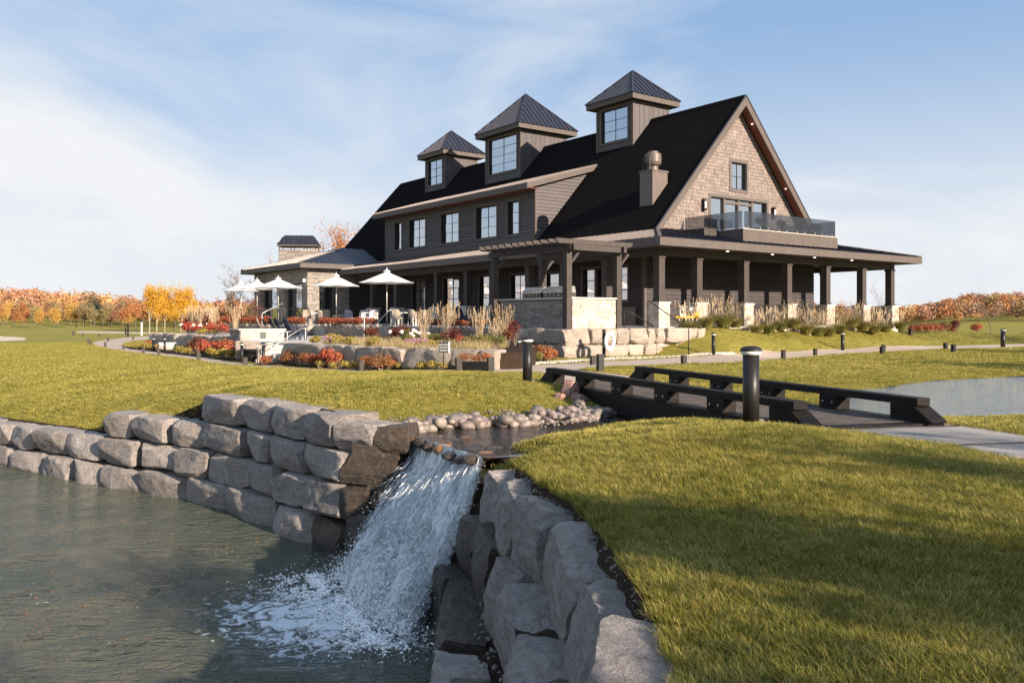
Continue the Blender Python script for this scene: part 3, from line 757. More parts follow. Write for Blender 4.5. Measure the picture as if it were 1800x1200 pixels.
def boards(parent, name, plane, poly, rects, h, material, d=.0, thick=.05, vertical=False, maxlen=5.0):
    us = [p[0] for p in poly]; vs = [p[1] for p in poly]
    if not vertical:
        v = min(vs)
        while v < max(vs) - 1e-3:
            st = clip_rect(poly, min(us), max(us), v, min(v + h, max(vs)))
            if area2(st) > 1e-4:
                lo = min(p[0] for p in st); hi = max(p[0] for p in st); cut = []
                k = lo - random.uniform(0, maxlen)
                while k < hi:
                    c = clip_rect(st, max(lo, k), min(hi, k + maxlen), v, v + h)
                    if area2(c) > 1e-4: cut.append(c)
                    k += maxlen
                for p in minus_rects(cut, rects):
                    mb = MB(); slab(mb, plane, p, d, d + .004, d + thick, v, v + h - .0); mb.build(name, material, parent)
            v += h
    else:
        u = min(us)
        while u < max(us) - 1e-3:
            st = clip_rect(poly, u + .006, min(u + h, max(us)), min(vs), max(vs))
            for p in minus_rects([st], rects) if area2(st) > 1e-4 else []:
                mb = MB(); slab(mb, plane, p, d, d + thick, d + thick, 0, 1)
                mb.build(name, material, parent)
            u += h
def wall_core(mb, plane, poly, rects, d0, d1):
    for p in minus_rects([poly], rects):
        slab(mb, plane, p, d0, d1, d1, 0, 1)
def pbox(mb, plane, u0, u1, v0, v1, d0, d1):
    a = T3(plane, u0, v0, d0); b = T3(plane, u1, v1, d1)
    return mb.box(min(a[0], b[0]), max(a[0], b[0]), min(a[1], b[1]), max(a[1], b[1]), min(a[2], b[2]), max(a[2], b[2]))
def window(parent, plane, u0, u1, v0, v1, cols, rows, trim=.11, depth=.13, sub=None, glass=None, nm='window', mull=None, door=False):
    """trim casing (the part), with frame, bars and one pane per light as its pieces; recessed behind the wall face"""
    mb = MB()
    t = trim
    pbox(mb, plane, u0 - t, u0, v0 - t, v1 + t, -.01, .055); pbox(mb, plane, u1, u1 + t, v0 - t, v1 + t, -.01, .055)
    pbox(mb, plane, u0, u1, v1, v1 + t, -.01, .058); pbox(mb, plane, u0, u1, v0 - t, v0, -.01, .065)
    if sub is None: w = mb.build(nm, M['casing'], parent); par = w
    else: w = mb.build('casing', M['casing'], sub); par = sub
    fr = MB(); f = .045
    pbox(fr, plane, u0, u0 + f, v0, v1, -depth - .05, -.012); pbox(fr, plane, u1 - f, u1, v0, v1, -depth - .05, -.012)
    pbox(fr, plane, u0 + f, u1 - f, v0, v0 + f, -depth - .05, -.012); pbox(fr, plane, u0 + f, u1 - f, v1 - f, v1, -depth - .05, -.012)
    fr.build('window_frame', M['frame'], par)
    b = MB(); ws = [u0 + f + (u1 - u0 - 2 * f) * i / cols for i in range(cols + 1)]
    hs = [v0 + f + (v1 - v0 - 2 * f) * i / rows for i in range(rows + 1)] if not isinstance(rows, (list, tuple)) else [v0 + f + (v1 - v0 - 2 * f) * r_ for r_ in rows]
    g = .011 if not door else .02
    for x in ws[1:-1]: pbox(b, plane, x - g, x + g, v0 + f, v1 - f, -depth - .03, -depth + .025)
    for y in hs[1:-1]:
        for i in range(cols): pbox(b, plane, ws[i] + (g if i else 0), ws[i + 1] - (g if i < cols - 1 else 0), y - g, y + g, -depth - .03, -depth + .022)
    if len(b.v): b.build('window_bars', M['frame'], par)
    for i in range(cols):
        for j in range(len(hs) - 1):
            pa = MB(); e = .004
            tl = random.uniform(-.005, .005); tk = random.uniform(-.006, .006)
            q = [(ws[i] + e, hs[j] + e, 0), (ws[i + 1] - e, hs[j] + e, tl), (ws[i + 1] - e, hs[j + 1] - e, tl + tk), (ws[i] + e, hs[j + 1] - e, tk)]
            vs = [T3(plane, u, v, -depth - .012 + k_) for u, v, k_ in q] + [T3(plane, u, v, -depth + k_) for u, v, k_ in q]
            pa.add(vs, [(4, 5, 6, 7), (3, 2, 1, 0), (0, 1, 5, 4), (1, 2, 6, 5), (2, 3, 7, 6), (3, 0, 4, 7)])
            pa.build('pane', glass or M['glass'], par)
    return w
def metal_slope(parent, poly, down, material, width=.45, name='roof_panel', thick=.03, rib=.045):
    """standing seam roof plane: each pan, with its raised seam, is an object of its own"""
    P3 = [Vector(p) for p in poly]
    n = (P3[1] - P3[0]).cross(P3[2] - P3[0]).normalized()
    if n.z < 0: n = -n
    e = (Vector(down) - n * Vector(down).dot(n)).normalized(); w = n.cross(e).normalized()
    o = P3[0]
    q = [((p - o).dot(w), (p - o).dot(e)) for p in P3]
    x = min(a for a, b in q); X1 = max(a for a, b in q); Y0 = min(b for a, b in q); Y1 = max(b for a, b in q)
    while x < X1 - 1e-3:
        c = clip_rect(q, x + .004, min(x + width, X1), Y0, Y1)
        if area2(c) > 2e-3:
            mb = MB(); mb.prism([o + w * a + e * b for a, b in c], n * thick)
            s = clip_rect(q, x + .004, x + .028, Y0, Y1)
            if area2(s) > 1e-4: mb.prism([o + w * a + e * b + n * (thick + .001) for a, b in s], n * rib)
            mb.build(name, material, parent)
        x += width
UNITBOX = None
def unit_box(material):
    k = 'unit_' + material.name
    if k not in bpy.data.meshes:
        mb = MB(); b = .06
        # a block with its front edges broken
        mb.add([(-.5, -.5 + b, -.5), (.5, -.5 + b, -.5), (.5, .5, -.5), (-.5, .5, -.5), (-.5, -.5 + b, .5), (.5, -.5 + b, .5), (.5, .5, .5), (-.5, .5, .5),
                (-.5 + .03, -.5, -.5 + .07), (.5 - .03, -.5, -.5 + .07), (.5 - .03, -.5, .5 - .07), (-.5 + .03, -.5, .5 - .07)],
               [(3, 2, 1, 0), (4, 5, 6, 7), (1, 2, 6, 5), (2, 3, 7, 6), (3, 0, 4, 7), (8, 9, 10, 11), (0, 1, 9, 8), (1, 5, 10, 9), (5, 4, 11, 10), (4, 0, 8, 11)])
        me = mb.mesh(k, material)
    return bpy.data.meshes[k]
def veneer(parent, plane, u0, u1, v0, v1, material, rows=(.10, .16, .22), lens=(.22, .6), depth=.05, gap=.008):
    """random ashlar facing: each stone an object"""
    me = unit_box(material); v = v0
    while v < v1 - .03:
        h = random.choice(rows)
        if v + h > v1 - .05: h = v1 - v
        u = u0
        while u < u1 - .02:
            l = random.uniform(*lens)
            if u + l > u1 - .12: l = u1 - u
            parts = [(v, h)]
            if h > .18 and random.random() < .4: parts = [(v, h * .5), (v + h * .5, h * .5)]
            for (a, b) in parts:
                dd = depth + random.uniform(-.012, .016)
                c = T3(plane, u + l / 2, a + b / 2, dd / 2)
                o = link('stone', me, parent, c, (0, 0, R(-90) if plane[0] == 'x' else 0), (l - gap, dd, b - gap))
            u += l
        v += h

# ------------------------------------------------------------------ the clubhouse
ch = empty('clubhouse', (BX, BY, FLOOR), BROT)
tag(ch, 'large dark clubhouse with steep gable, three roof cupolas and wraparound porch', 'clubhouse')
HB0, HB1, HA0, HA1 = 3.6, 17.4, 4.5, 40.7
MIDB = 10.5
def rz(b): return 12.2 - 1.1 * abs(b - MIDB)
def pz(d): return 3.83 + .22 * d
SID = .20
# core of the house: dark box walls that the cladding is fixed to, with real openings
GW = ('y', HA0)      # gable wall
LWL = ('x', HB0)     # long wall under the porch
DW = ('x', 3.7)      # dormer wall
gwin = (10.05, 11.3, 7.28, 8.72)
gdoor = (8.42, 13.02, 4.52, 6.75)
lw_open = [(25.25, 27.0, .15, 3.0), (20.95, 22.9, .15, 3.05), (16.75, 18.7, .15, 3.05), (13.95, 15.4, .35, 2.95), (10.95, 12.1, .35, 2.9), (8.05, 9.0, .12, 3.0), (7.5, 7.88, .5, 3.0), (5.62, 6.35, 1.3, 3.0)]
lw_rects = [(a, b, c, d) for a, b, c, d in lw_open]
dwin = [(28.72, 29.72, 5.35, 7.3, 1, 3), (25.4, 27.6, 5.35, 7.3, 2, 3), (21.2, 23.35, 5.35, 7.3, 2, 3), (17.0, 19.2, 5.35, 7.3, 2, 3), (14.75, 15.85, 5.35, 7.3, 1, 3)]
mb = MB()
gp = [(HB0, 0), (HB1, 0), (HB1, rz(HB1) - .25), (MIDB, rz(MIDB) - .25), (HB0, rz(HB0) - .25)]
wall_core(mb, GW, gp, [gwin, gdoor], -.25, -.001)
mb.build('gable_wall', M['siding_porch_shade'], ch)
mb = MB(); wall_core(mb, LWL, [(HA0, 0), (HA1, 0), (HA1, 4.6), (HA0, 4.6)], lw_rects, -.25, -.001); mb.build('long_wall', M['siding_porch_shade'], ch)
mb = MB(); mb.box(HB1 - .25, HB1, HA0 + .26, HA1, 0, 4.6); mb.build('rear_wall', M['siding'], ch)
mb = MB(); mb.prism([(HB0 + .26, HA1, 0), (HB1 - .26, HA1, 0), (HB1 - .26, HA1, rz(HB1) - .25), (MIDB, HA1, rz(MIDB) - .3), (HB0 + .26, HA1, rz(HB0) - .25)], (0, -.25, 0)); mb.build('end_wall', M['siding'], ch)
mb = MB(); mb.box(HB0 + .9, HB0 + 1.0, HA0 + .9, HA1 - .3, .05, 4.3); mb.box(HB0 + 1.01, HB1 - .3, HA0 + .8, HA0 + .9, .05, 4.3); mb.box(7.6, 13.4, HA0 + .8, HA0 + .9, 4.31, 8.5); mb.box(4.6, 4.7, 13.6, 30.9, 5.0, 7.4); mb.build('room_interior', M['inner'], ch)
# cladding
boards(ch, 'siding_board', GW, [(HB0, 0), (HB1, 0), (HB1, 4.4), (HB0, 4.4)], [(gdoor[0] - .1, gdoor[1] + .1, gdoor[2] - .1, 9)], SID, M['siding_porch_shade'])
boards(ch, 'siding_board', LWL, [(HA0, 0), (31.5, 0), (31.5, 4.3), (HA0, 4.3)], [(a - .1, b + .1, c - .1, d + .1) for a, b, c, d in lw_rects], SID, M['siding_porch_shade'], maxlen=7)
mb = MB(); pbox(mb, GW, HB0 - .03, HB0 + .13, 0, 4.3, 0, .05); pbox(mb, LWL, HA0 - .05, HA0 + .11, 0, 4.3, .002, .05); mb.build('corner_board', M['trim'], ch)
# shakes on the gable
mb = MB(); v = 4.55; row = 0
tri = [(HB0 + .45, 4.45), (HB1 - .45, 4.45), (MIDB, rz(MIDB) - .32)]
tri = [(MIDB - (rz(MIDB) - .42 - 4.55) / 1.1, 4.55), (MIDB + (rz(MIDB) - .42 - 4.55) / 1.1, 4.55), (MIDB, rz(MIDB) - .42)]
grect = [(gwin[0] - .02, gwin[1] + .02, gwin[2] - .02, gwin[3] + .02), (gdoor[0] - .02, gdoor[1] + .02, gdoor[2] - .4, gdoor[3] + .02)]
while v < 12:
    h = .19; u = HB0 - random.uniform(0, .2)
    while u < HB1:
        w = random.choice((.12, .15, .18, .21, .25))
        cell = [(u, v - .012 * (random.random())), (u + w - .012, v - .0), (u + w - .012, v + h - .004), (u, v + h - .004)]
        c = cell
        for a in ((0, -1, -4.55), (-1.1, 1, rz(MIDB) - .42 - 1.1 * MIDB), (1.1, 1, rz(MIDB) - .42 + 1.1 * MIDB)):
            c = clip_half(c, *a) if len(c) > 2 else []
        if area2(c) > 1e-3:
            for p in minus_rects([c], grect):
                j = random.uniform(-.006, .008); slab(mb, GW, p, 0, .012 + j * .3, .034 + j, v, v + h)
        u += w
    v += h
o = mb.build('cedar_shakes', M['shake'], ch); tag(o, kind='stuff')
# openings
window(ch, GW, *gwin, 2, 2, trim=.15)
dr = window(ch, GW, gdoor[0], gdoor[1], gdoor[2], gdoor[3], 4, 1, trim=.17, nm='terrace_door', door=True)
mb = MB()
for k in (1, 2, 3):
    x = gdoor[0] + (gdoor[1] - gdoor[0]) * k / 4; pbox(mb, GW, x - .07, x + .07, gdoor[2], gdoor[3], -.12, -.02)
for k in (1, 2):
    x0 = gdoor[0] + (gdoor[1] - gdoor[0]) * k / 4; pbox(mb, GW, x0 + .07, x0 + 1.08, 6.48, 6.62, -.121, -.03)
mb.build('door_stile', M['casing'], dr)
for i, (a, b, c, d) in enumerate(lw_open):
    if i in (0, 1, 2): window(ch, LWL, a, b, c, d, 2, [0, .27, .53, .78, 1], trim=.1, nm='french_door', door=True, glass=M['glass_low'])
    elif i == 5: window(ch, LWL, a, b, c, d, 1, [0, .42, .80, 1], trim=.1, nm='side_door', door=True, glass=M['glass_low'])
    elif i in (3, 4): window(ch, LWL, a, b, c, d, 2 if i == 3 else 1, [0, .42, .78, 1], trim=.1, glass=M['glass_low'])
    else: window(ch, LWL, a, b, c, d, 1, [0, .76, 1], trim=.1, glass=M['glass_low'])
# main roof: two slabs with an overhang at each gable, rakes, red brown soffit
GA0, GA1 = 3.85, 41.3
for sgn, nm in ((-1, 'near'), (1, 'far')):
    e = MIDB + sgn * 6.95
    sl_ = MB(); th = .20
    z0 = rz(e); n_ = Vector((sgn * 1.1, 0, 1)).normalized()
    a = [(MIDB, GA0 + .03, 12.2), (e, GA0 + .03, z0), (e, GA1 - .03, z0), (MIDB, GA1 - .03, 12.2)]
    sl_.prism([Vector(p) - Vector((0, 0, .03)) for p in a], (0, 0, -.24)); sl_.build('roof_slope', M['asphalt_roof'], ch)
    for y0, y1 in ((GA0 + .04, HA0 - .04), (HA1 + .04, GA1 - .04)):
        sf_ = MB(); b_ = e - sgn * .05
        sf_.prism([(MIDB - sgn * -.001, y0, 12.2 - .275), (b_, y0, rz(b_) - .275), (b_, y1, rz(b_) - .275), (MIDB - sgn * -.001, y1, 12.2 - .275)], (0, 0, -.05)); sf_.build('soffit', M['soffit'], ch)
        if y0 < 10:
            for q in (.13, .55):
                bq = MIDB + (e - MIDB) * q
                MB().lathe([(.05, 0), (.05, .012)], 8).build('soffit_light', M['lit'], ch, loc=(bq, (y0 + y1) / 2, rz(bq) - .275 - .08 - .03))
    for ya, yb in ((GA0, GA0 + .035), (GA1 - .035, GA1)):
        rk = MB(); b_ = e
        rk.prism([(MIDB, ya, 12.21), (b_, ya, z0 + .01), (b_, ya, z0 - .50), (MIDB, ya, 12.21 - .56)], (0, yb - ya, 0)); rk.build('rake_board', M['trim'], ch)
        if ya < 10:
            rk = MB(); rk.prism([(MIDB, ya - .02, 12.235), (b_, ya - .02, z0 + .035), (b_, ya - .02, z0 - .07), (MIDB, ya - .02, 12.13)], (0, .018, 0)); rk.build('drip_edge', M['metal_dark'], ch)
mb = MB()
for k in range(60):
    a = GA0 + .1 + k * .62; mb.prism([(MIDB - .16, a, rz(MIDB - .16) + .0), (MIDB, a, 12.24), (MIDB + .16, a, rz(MIDB + .16))], (0, .60, 0))
o = mb.build('ridge_cap', M['asphalt_roof'], ch); tag(o, kind='stuff')
# porch roof: hipped skirt round three sides
PR = 21.0; PE = 31.2
def fascia(p0, p1, h=.34, t=.04, z=3.83, nm='fascia', m=None, par=ch):
    mb = MB(); d = (Vector(p1) - Vector(p0)); mb.bar((p0[0], p0[1], z - h / 2), (p1[0], p1[1], z - h / 2), t, h); return mb.build(nm, m or M['trim'], par)
metal_slope(ch, [(0, 0, 3.83), (PR, 0, 3.83), (PR - 4.5, 4.5, pz(4.5)), (4.5, 4.5, pz(4.5))], (0, -1, -.2), M['metal_dark'], .42)
metal_slope(ch, [(0, 0, 3.83), (4.0, 4.0, pz(4.0)), (4.0, PE, pz(4.0)), (0, PE, 3.83)], (-1, 0, -.2), M['metal_glare'], .42)
metal_slope(ch, [(PR, 0, 3.83), (PR, HA1, 3.83), (PR - 4, HA1, pz(4)), (PR - 4, 4.0, pz(4))], (1, 0, -.2), M['metal_dark'], 1.2)
for p, q in (((0, 0), (4.4, 4.4)), ((PR, 0), (PR - 4.4, 4.4))):
    mb = MB(); mb.bar((p[0], p[1], 3.83 + .07), (q[0], q[1], pz(4.4) + .07), .16, .05); mb.build('hip_cap', M['metal_glare'], ch)
fascia((-.02, -.02), (PR + .02, -.02)); fascia((-.021, .02), (-.021, PE)); fascia((PR + .021, .02), (PR + .021, HA1))
mb = MB(); mb.box(.02, PR - .02, .02, HA0 - .05, 3.50, 3.53); mb.box(.02, HB0 - .05, HA0 - .04, PE, 3.501, 3.531); mb.box(HB1 + .05, PR - .02, HA0 - .04, HA1, 3.501, 3.531); mb.build('porch_ceiling', M['beam'], ch)
# beams and columns
cols_g = [1.0, 3.45, 6.75, 10.1, 13.4, 16.75, 19.6]
cols_l = [4.35, 7.4, 10.3, 13.6, 16.2, 19.5, 24.6, 28.0]
mb = MB(); mb.box(1.0, 20.0, 1.03, 1.31, 3.18, 3.495); mb.build('porch_beam', M['beam'], ch)
mb = MB(); mb.box(1.03, 1.31, 1.34, PE - .3, 3.18, 3.495); mb.build('porch_beam', M['beam'], ch)
mb = MB(); mb.box(19.69, 19.97, 1.34, HA1, 3.18, 3.495); mb.build('porch_beam', M['beam'], ch)
for b in (5, 8.3, 11.7, 15):
    MB().lathe([(.06, 0), (.06, .02)], 8).build('soffit_light', M['lit'], ch, loc=(b, .55, 3.47))
def column(b, a, front=True, pier=True):
    mb = MB(); w = .36
    base = 1.13 if pier else 0.05
    mb.box(b, b + w, a, a + w, base, 3.179); mb.box(b - .03, b + w + .03, a - .03, a + w + .03, base, base + .12); mb.box(b - .03, b + w + .03, a - .03, a + w + .03, 3.05, 3.175)
    mb.build('porch_column', M['beam'], ch)
    if pier:
        c = MB(); e_ = .14
        lo = -.15 if a < 3 else 0
        c.box(b - e_ + .02, b + w + e_ - .02, a - e_ + .02, a + w + e_ - .02, lo, 1.06); pr = c.build('stone_pier', M['veneer'], ch)
        MB().box(b - e_ - .05, b + w + e_ + .05, a - e_ - .05, a + w + e_ + .05, 1.062, 1.13).build('pier_cap', M['cap'], pr)
        veneer(pr, ('y', a - e_ + .02), b - e_ + .0, b + w + e_ - .0, lo, 1.06, M['veneer'], (.2, .26), (.22, .5))
        veneer(pr, ('x', b - e_ + .0), a - e_ - .03, a + w + e_, lo, 1.06, M['veneer'], (.2, .26), (.22, .5))
for b in cols_g: column(b, 1.0)
for a in cols_l: column(1.0, a, pier=a < 5 or True)
for a in (5.2, 9.6, 14, 18.5, 24, 30): column(19.6, a)
# railing between the piers of the gable porch
for i in range(2, 6):
    b0 = cols_g[i] + .52; b1 = cols_g[i + 1] - .16
    for (x0, x1) in ((b0, b1),):
        mb = MB(); mb.box(x0, x1, 1.16, 1.20, 1.02, 1.06); mb.box(x0, x1, 1.165, 1.195, .10, .13); mb.box(x0, x1, 1.165, 1.195, .42, .445)
        rl = mb.build('railing', M['black'], ch)
        n = int((x1 - x0) / .125)
        me = None
        for k in range(n):
            if me is None: q = MB().box(-.009, .009, -.009, .009, .13, 1.02).build('baluster', M['black'], rl, loc=(x0 + .06 + k * .125, 1.18, 0)); me = q.data
            else: link('baluster', me, rl, (x0 + .06 + k * .125, 1.18, 0))
mb = MB(); b0 = cols_g[1] + .52; b1 = cols_g[2] - .16; mb.box(b0, b1, 1.16, 1.20, 1.02, 1.06); mb.box(b0, b1, 1.165, 1.195, .10, .13); rl = mb.build('railing', M['black'], ch)
for k in range(int((b1 - b0) / .125)): link('baluster', me, rl, (b0 + .06 + k * .125, 1.18, 0))
# floor and plinth of the porch
mb = MB(); mb.box(.75, PR - .75, .75, HA0 - .01, -.06, .05); mb.box(.75, HB0 - .01, HA0, PE, -.06, .048); mb.box(HB1 + .01, PR - .75, HA0, HA1, -.06, .048); mb.build('porch_floor', M['paving'], ch)
mb = MB(); mb.box(.9, PR - .9, .9, 1.5, -1.3, -.061); mb.box(.9, 1.5, 1.51, PE, -1.3, -.061); mb.box(PR - 1.5, PR - .9, 1.51, HA1, -1.3, -.061); mb.box(HB0, HB1, HA0 + .26, HA1 - .26, -1.3, -.061); mb.build('plinth', M['veneer'], ch)
# two vent doors under the stairs side (arched panels on the porch wall near the corner)
mb = MB(); pbox(mb, LWL, 5.0, 6.9, .05, .98, .03, .09); mb.build('arched_panel', M['gravel_dark'], ch)
# dormer
DA0, DA1 = 13.26, 31.1
mb = MB(); wall_core(mb, DW, [(DA0, 4.3), (DA1, 4.3), (DA1, 7.75), (DA0, 7.75)], [(a, b, c, d) for a, b, c, d, _, _ in dwin], -.2, -.001)
o = mb.build('dormer_wall', M['siding'], ch)
boards(ch, 'siding_board', DW, [(DA0 + .1, 4.97), (DA1 - .1, 4.97), (DA1 - .1, 7.72), (DA0 + .1, 7.72)], [(a - .12, b + .12, c - .12, d + .12) for a, b, c, d, _, _ in dwin], SID, M['siding'], maxlen=30)
mb = MB(); pbox(mb, DW, DA0 + .1, DA1 - .1, 4.68, 4.965, 0, .045); mb.build('skirt_board', M['trim'], ch)
for a0_, a1_ in ((DA0 - .05, DA0 + .1), (DA1 - .1, DA1 + .05)):
    mb = MB(); pbox(mb, DW, a0_, a1_, 4.4, 7.72, .001, .05); mb.build('corner_board', M['trim'], ch)
for a, b, c, d, nc, nr in dwin: window(ch, DW, a, b, c, d, nc, nr, trim=.13, depth=.16)
def dz(b): return 8.02 + .29 * (b - 2.9)
SD = ('y', DA0)
side = [(3.7, rz(3.7) + .0), (3.7, dz(3.7) - .3), (8.0, dz(8.0) - .3), (8.1, rz(8.1))]
side = [(3.7, 4.6), (3.7, dz(3.7) - .32), (7.9, dz(7.9) - .32), (7.9, rz(7.9))]
mb = MB(); slab(mb, SD, side, -.2, -.001, -.001, 0, 1); mb.build('dormer_cheek', M['siding'], ch)
boards(ch, 'siding_board', SD, [(3.82, 4.6), (3.82, dz(3.82) - .34), (7.9, dz(7.9) - .34), (7.9, rz(7.9) - .05)], [], SID, M['siding'], maxlen=9)
mb = MB(); pbox(mb, SD, 3.65, 3.82, 4.5, dz(3.7) - .35, .0, .05); mb.build('corner_board', M['trim'], ch)
mb = MB(); mb.prism([(3.7, DA1, 4.6), (3.7, DA1, dz(3.7) - .32), (7.9, DA1, dz(7.9) - .32), (7.9, DA1, rz(7.9))], (0, -.2, 0)); mb.build('dormer_cheek', M['siding'], ch)
DR0, DR1 = DA0 - .42, DA1 + .42
metal_slope(ch, [(2.85, DR0, dz(2.85)), (8.35, DR0, dz(8.35)), (8.35, DR1, dz(8.35)), (2.85, DR1, dz(2.85))], (-1, 0, -.3), M['metal_glare'], .42)
mb = MB(); mb.prism([(2.88, DR0 + .03, dz(2.88) - .005), (8.3, DR0 + .03, dz(8.3) - .005), (8.3, DR0 + .03, dz(8.3) - .05), (2.88, DR0 + .03, dz(2.88) - .05)], (0, DR1 - DR0 - .06, 0)); mb.build('roof_deck', M['trim'], ch)
mb = MB(); mb.bar((2.83, DR0, 8.02 - .18), (2.83, DR1, 8.02 - .18), .04, .32); mb.build('fascia', M['trim'], ch)
mb = MB(); mb.prism([(2.86, DR0, dz(2.86)), (8.2, DR0, dz(8.2)), (8.2, DR0, dz(8.2) - .28), (2.86, DR0, dz(2.86) - .31)], (0, .035, 0)); mb.build('fascia', M['trim'], ch)
mb = MB(); mb.prism([(2.86, DR1 - .035, dz(2.86)), (8.2, DR1 - .035, dz(8.2)), (8.2, DR1 - .035, dz(8.2) - .28), (2.86, DR1 - .035, dz(2.86) - .31)], (0, .035, 0)); mb.build('fascia', M['trim'], ch)
mb = MB(); mb.box(2.87, 3.69, DR0 + .04, DR1 - .04, 7.73, 7.76); mb.build('soffit', M['soffit'], ch)
# cupolas
def cupola(b0, b1, a0, a1, ze, apex, zsill, cols, rows, ov=.48):
    cu = empty('cupola', (0, 0, 0), 0, ch)
    F1 = ('x', b0); F2 = ('y', a0)
    zb = rz(b0) - .15
    win = (a0 + .42, a1 - .42, zsill, ze - .22)
    mb = MB(); wall_core(mb, F1, [(a0, zb), (a1, zb), (a1, ze), (a0, ze)], [win], -.15, -.001); mb.box(b0 + .151, b1, a0 + .001, a0 + .15, zb, ze); mb.box(b1 - .15, b1, a0 + .151, a1, zb, ze); mb.box(b0 + .151, b1 - .151, a1 - .15, a1, zb, ze)
    mb.build('cupola_wall', M['siding'], cu)
    mb = MB(); mb.box(b0 + .7, b0 + .72, a0 + .2, a1 - .2, zb + .4, ze - .1); mb.build('room_interior', M['inner'], cu)
    sidep = [(b0, zb), (b0, ze), (b1, ze), (b1, zb)]
    boards(cu, 'wall_board', F2, [(b0 + .12, zb), (b0 + .12, ze), (b1 - .1, ze), (b1 - .1, zb)], [], .40, M['siding'], vertical=True, thick=.018)
    for k in range(int((b1 - b0 - .2) / .40) + 1):
        u = b0 + .12 + k * .40; mb = MB(); pbox(mb, F2, u - .025, u + .025, zb, ze, .0185, .036); mb.build('batten', M['siding'], cu)
    boards(cu, 'wall_board', F1, [(a0 + .1, zb), (a1 - .1, zb), (a1 - .1, win[2] - .14), (a0 + .1, win[2] - .14)], [], .40, M['siding'], vertical=True, thick=.018)
    for f_, lo, hi in ((F1, a0, a1), (F2, b0, b1)):
        for u in (lo, hi):
            mb = MB(); s_ = .0 if u == lo else -.12
            pbox(mb, f_, u + s_ - (.04 if (u == lo) else 0), u + s_ + .12 + (.04 if u == hi else 0), zb, ze, .0 + (.002 if f_ is F2 else 0), .045); mb.build('corner_board', M['trim'], cu)
    window(None, F1, *win, cols, rows, trim=.13, depth=.10, sub=cu)
    x0, x1, y0, y1 = b0 - ov, b1 + ov, a0 - ov, a1 + ov; h = .30
    mb = MB()
    mb.box(x0, x1, y0, y0 + .04, ze - .04, ze + h - .04); mb.box(x0, x0 + .04, y0 + .041, y1, ze - .04, ze + h - .04); mb.box(x1 - .04, x1, y0 + .041, y1, ze - .04, ze + h - .04); mb.box(x0 + .041, x1 - .041, y1 - .04, y1, ze - .04, ze + h - .04)
    mb.build('cupola_fascia', M['trim'], cu)
    MB().box(x0 + .042, x1 - .042, y0 + .042, y1 - .042, ze + .01, ze + .03).build('cupola_soffit', M['beam'], cu)
    mx_, my_ = (x0 + x1) / 2, (y0 + y1) / 2; e = .05; zt = ze + h - .03
    cs = [(x0 - e, y0 - e, zt), (x1 + e, y0 - e, zt), (x1 + e, y1 + e, zt), (x0 - e, y1 + e, zt)]; ap = (mx_, my_, apex)
    for i, dn in ((0, (0, -1, -1)), (3, (-1, 0, -1)), (1, (1, 0, -1)), (2, (0, 1, -1))):
        metal_slope(cu, [cs[i], cs[(i + 1) % 4], ap], dn, M['metal_dark'], .40, thick=.02, rib=.04)
    for c_ in cs:
        mb = MB(); mb.bar((c_[0], c_[1], c_[2] + .045), (ap[0], ap[1], ap[2] + .045), .09, .035); mb.build('hip_cap', M['metal_dark'], cu)
    return cu
cupola(9.02, 11.98, 10.8, 13.9, 13.15, 15.42, 10.98, 2, 3)
cupola(8.5, 12.5, 21.0, 25.1, 13.20, 16.25, 10.55, 2, 4, .55)
cupola(9.02, 11.98, 31.4, 34.35, 13.15, 15.38, 10.95, 2, 3)
# a low dormer on the far slope seen past the right rake
mb = MB(); mb.prism([(14.6, 8.0, 7.3), (14.6, 8.0, 8.3), (17.2, 8.0, 7.75), (17.2, 8.0, 5.0)], (0, 6, 0)); mb.build('rear_dormer', M['siding'], ch)
mb = MB(); mb.prism([(13.4, 7.6, 8.9), (17.6, 7.6, 7.65), (17.6, 7.6, 7.85), (13.4, 7.6, 9.1)], (0, 7, 0)); mb.build('rear_dormer_roof', M['metal_dark'], ch)
# balcony box over the porch roof with smoked glass guard
bx0, bx1, by0, by1, bz0, bz1 = 6.35, 14.0, .75, 4.45, 3.9, 4.62
mb = MB(); mb.box(bx0, bx1, by0, by0 + .12, bz0, bz1); mb.box(bx0, bx0 + .12, by0 + .121, by1, bz0, bz1); mb.box(bx1 - .12, bx1, by0 + .121, by1, bz0, bz1); mb.box(bx0 + .121, bx1 - .121, by0 + .121, by1, bz1 - .25, bz1 - .15)
mb.build('balcony', M['trim'], ch)
mb = MB(); mb.box(bx0 - .03, bx1 + .03, by0 - .03, by0 + .15, bz1 + .002, bz1 + .035); mb.box(bx0 - .03, bx0 + .15, by0 + .151, by1, bz1 + .002, bz1 + .035); mb.box(bx1 - .15, bx1 + .03, by0 + .151, by1, bz1 + .002, bz1 + .035); mb.build('balcony_cap', M['cap'], ch)
gl = [(bx0 + .15 + k * (bx1 - bx0 - .3) / 5, bx0 + .15 + (k + 1) * (bx1 - bx0 - .3) / 5) for k in range(5)]
for x0, x1 in gl:
    g_ = MB().box(x0 + .01, x1 - .01, by0 + .05, by0 + .062, bz1 + .08, bz1 + .86).build('glass_panel', M['smoked'], ch)
    for xx in (x0 + .3, x1 - .3): MB().box(xx - .025, xx + .025, by0 + .03, by0 + .08, bz1 + .036, bz1 + .16).build('glass_clamp', M['steel'], g_)
for y0, y1 in ((by0 + .1, 1.95), (1.97, 3.2), (3.22, 4.4)):
    MB().box(bx0 + .05, bx0 + .062, y0, y1, bz1 + .08, bz1 + .86).build('glass_panel', M['smoked'], ch)
    MB().box(bx1 - .062, bx1 - .05, y0, y1, bz1 + .08, bz1 + .86).build('glass_panel', M['smoked'], ch)
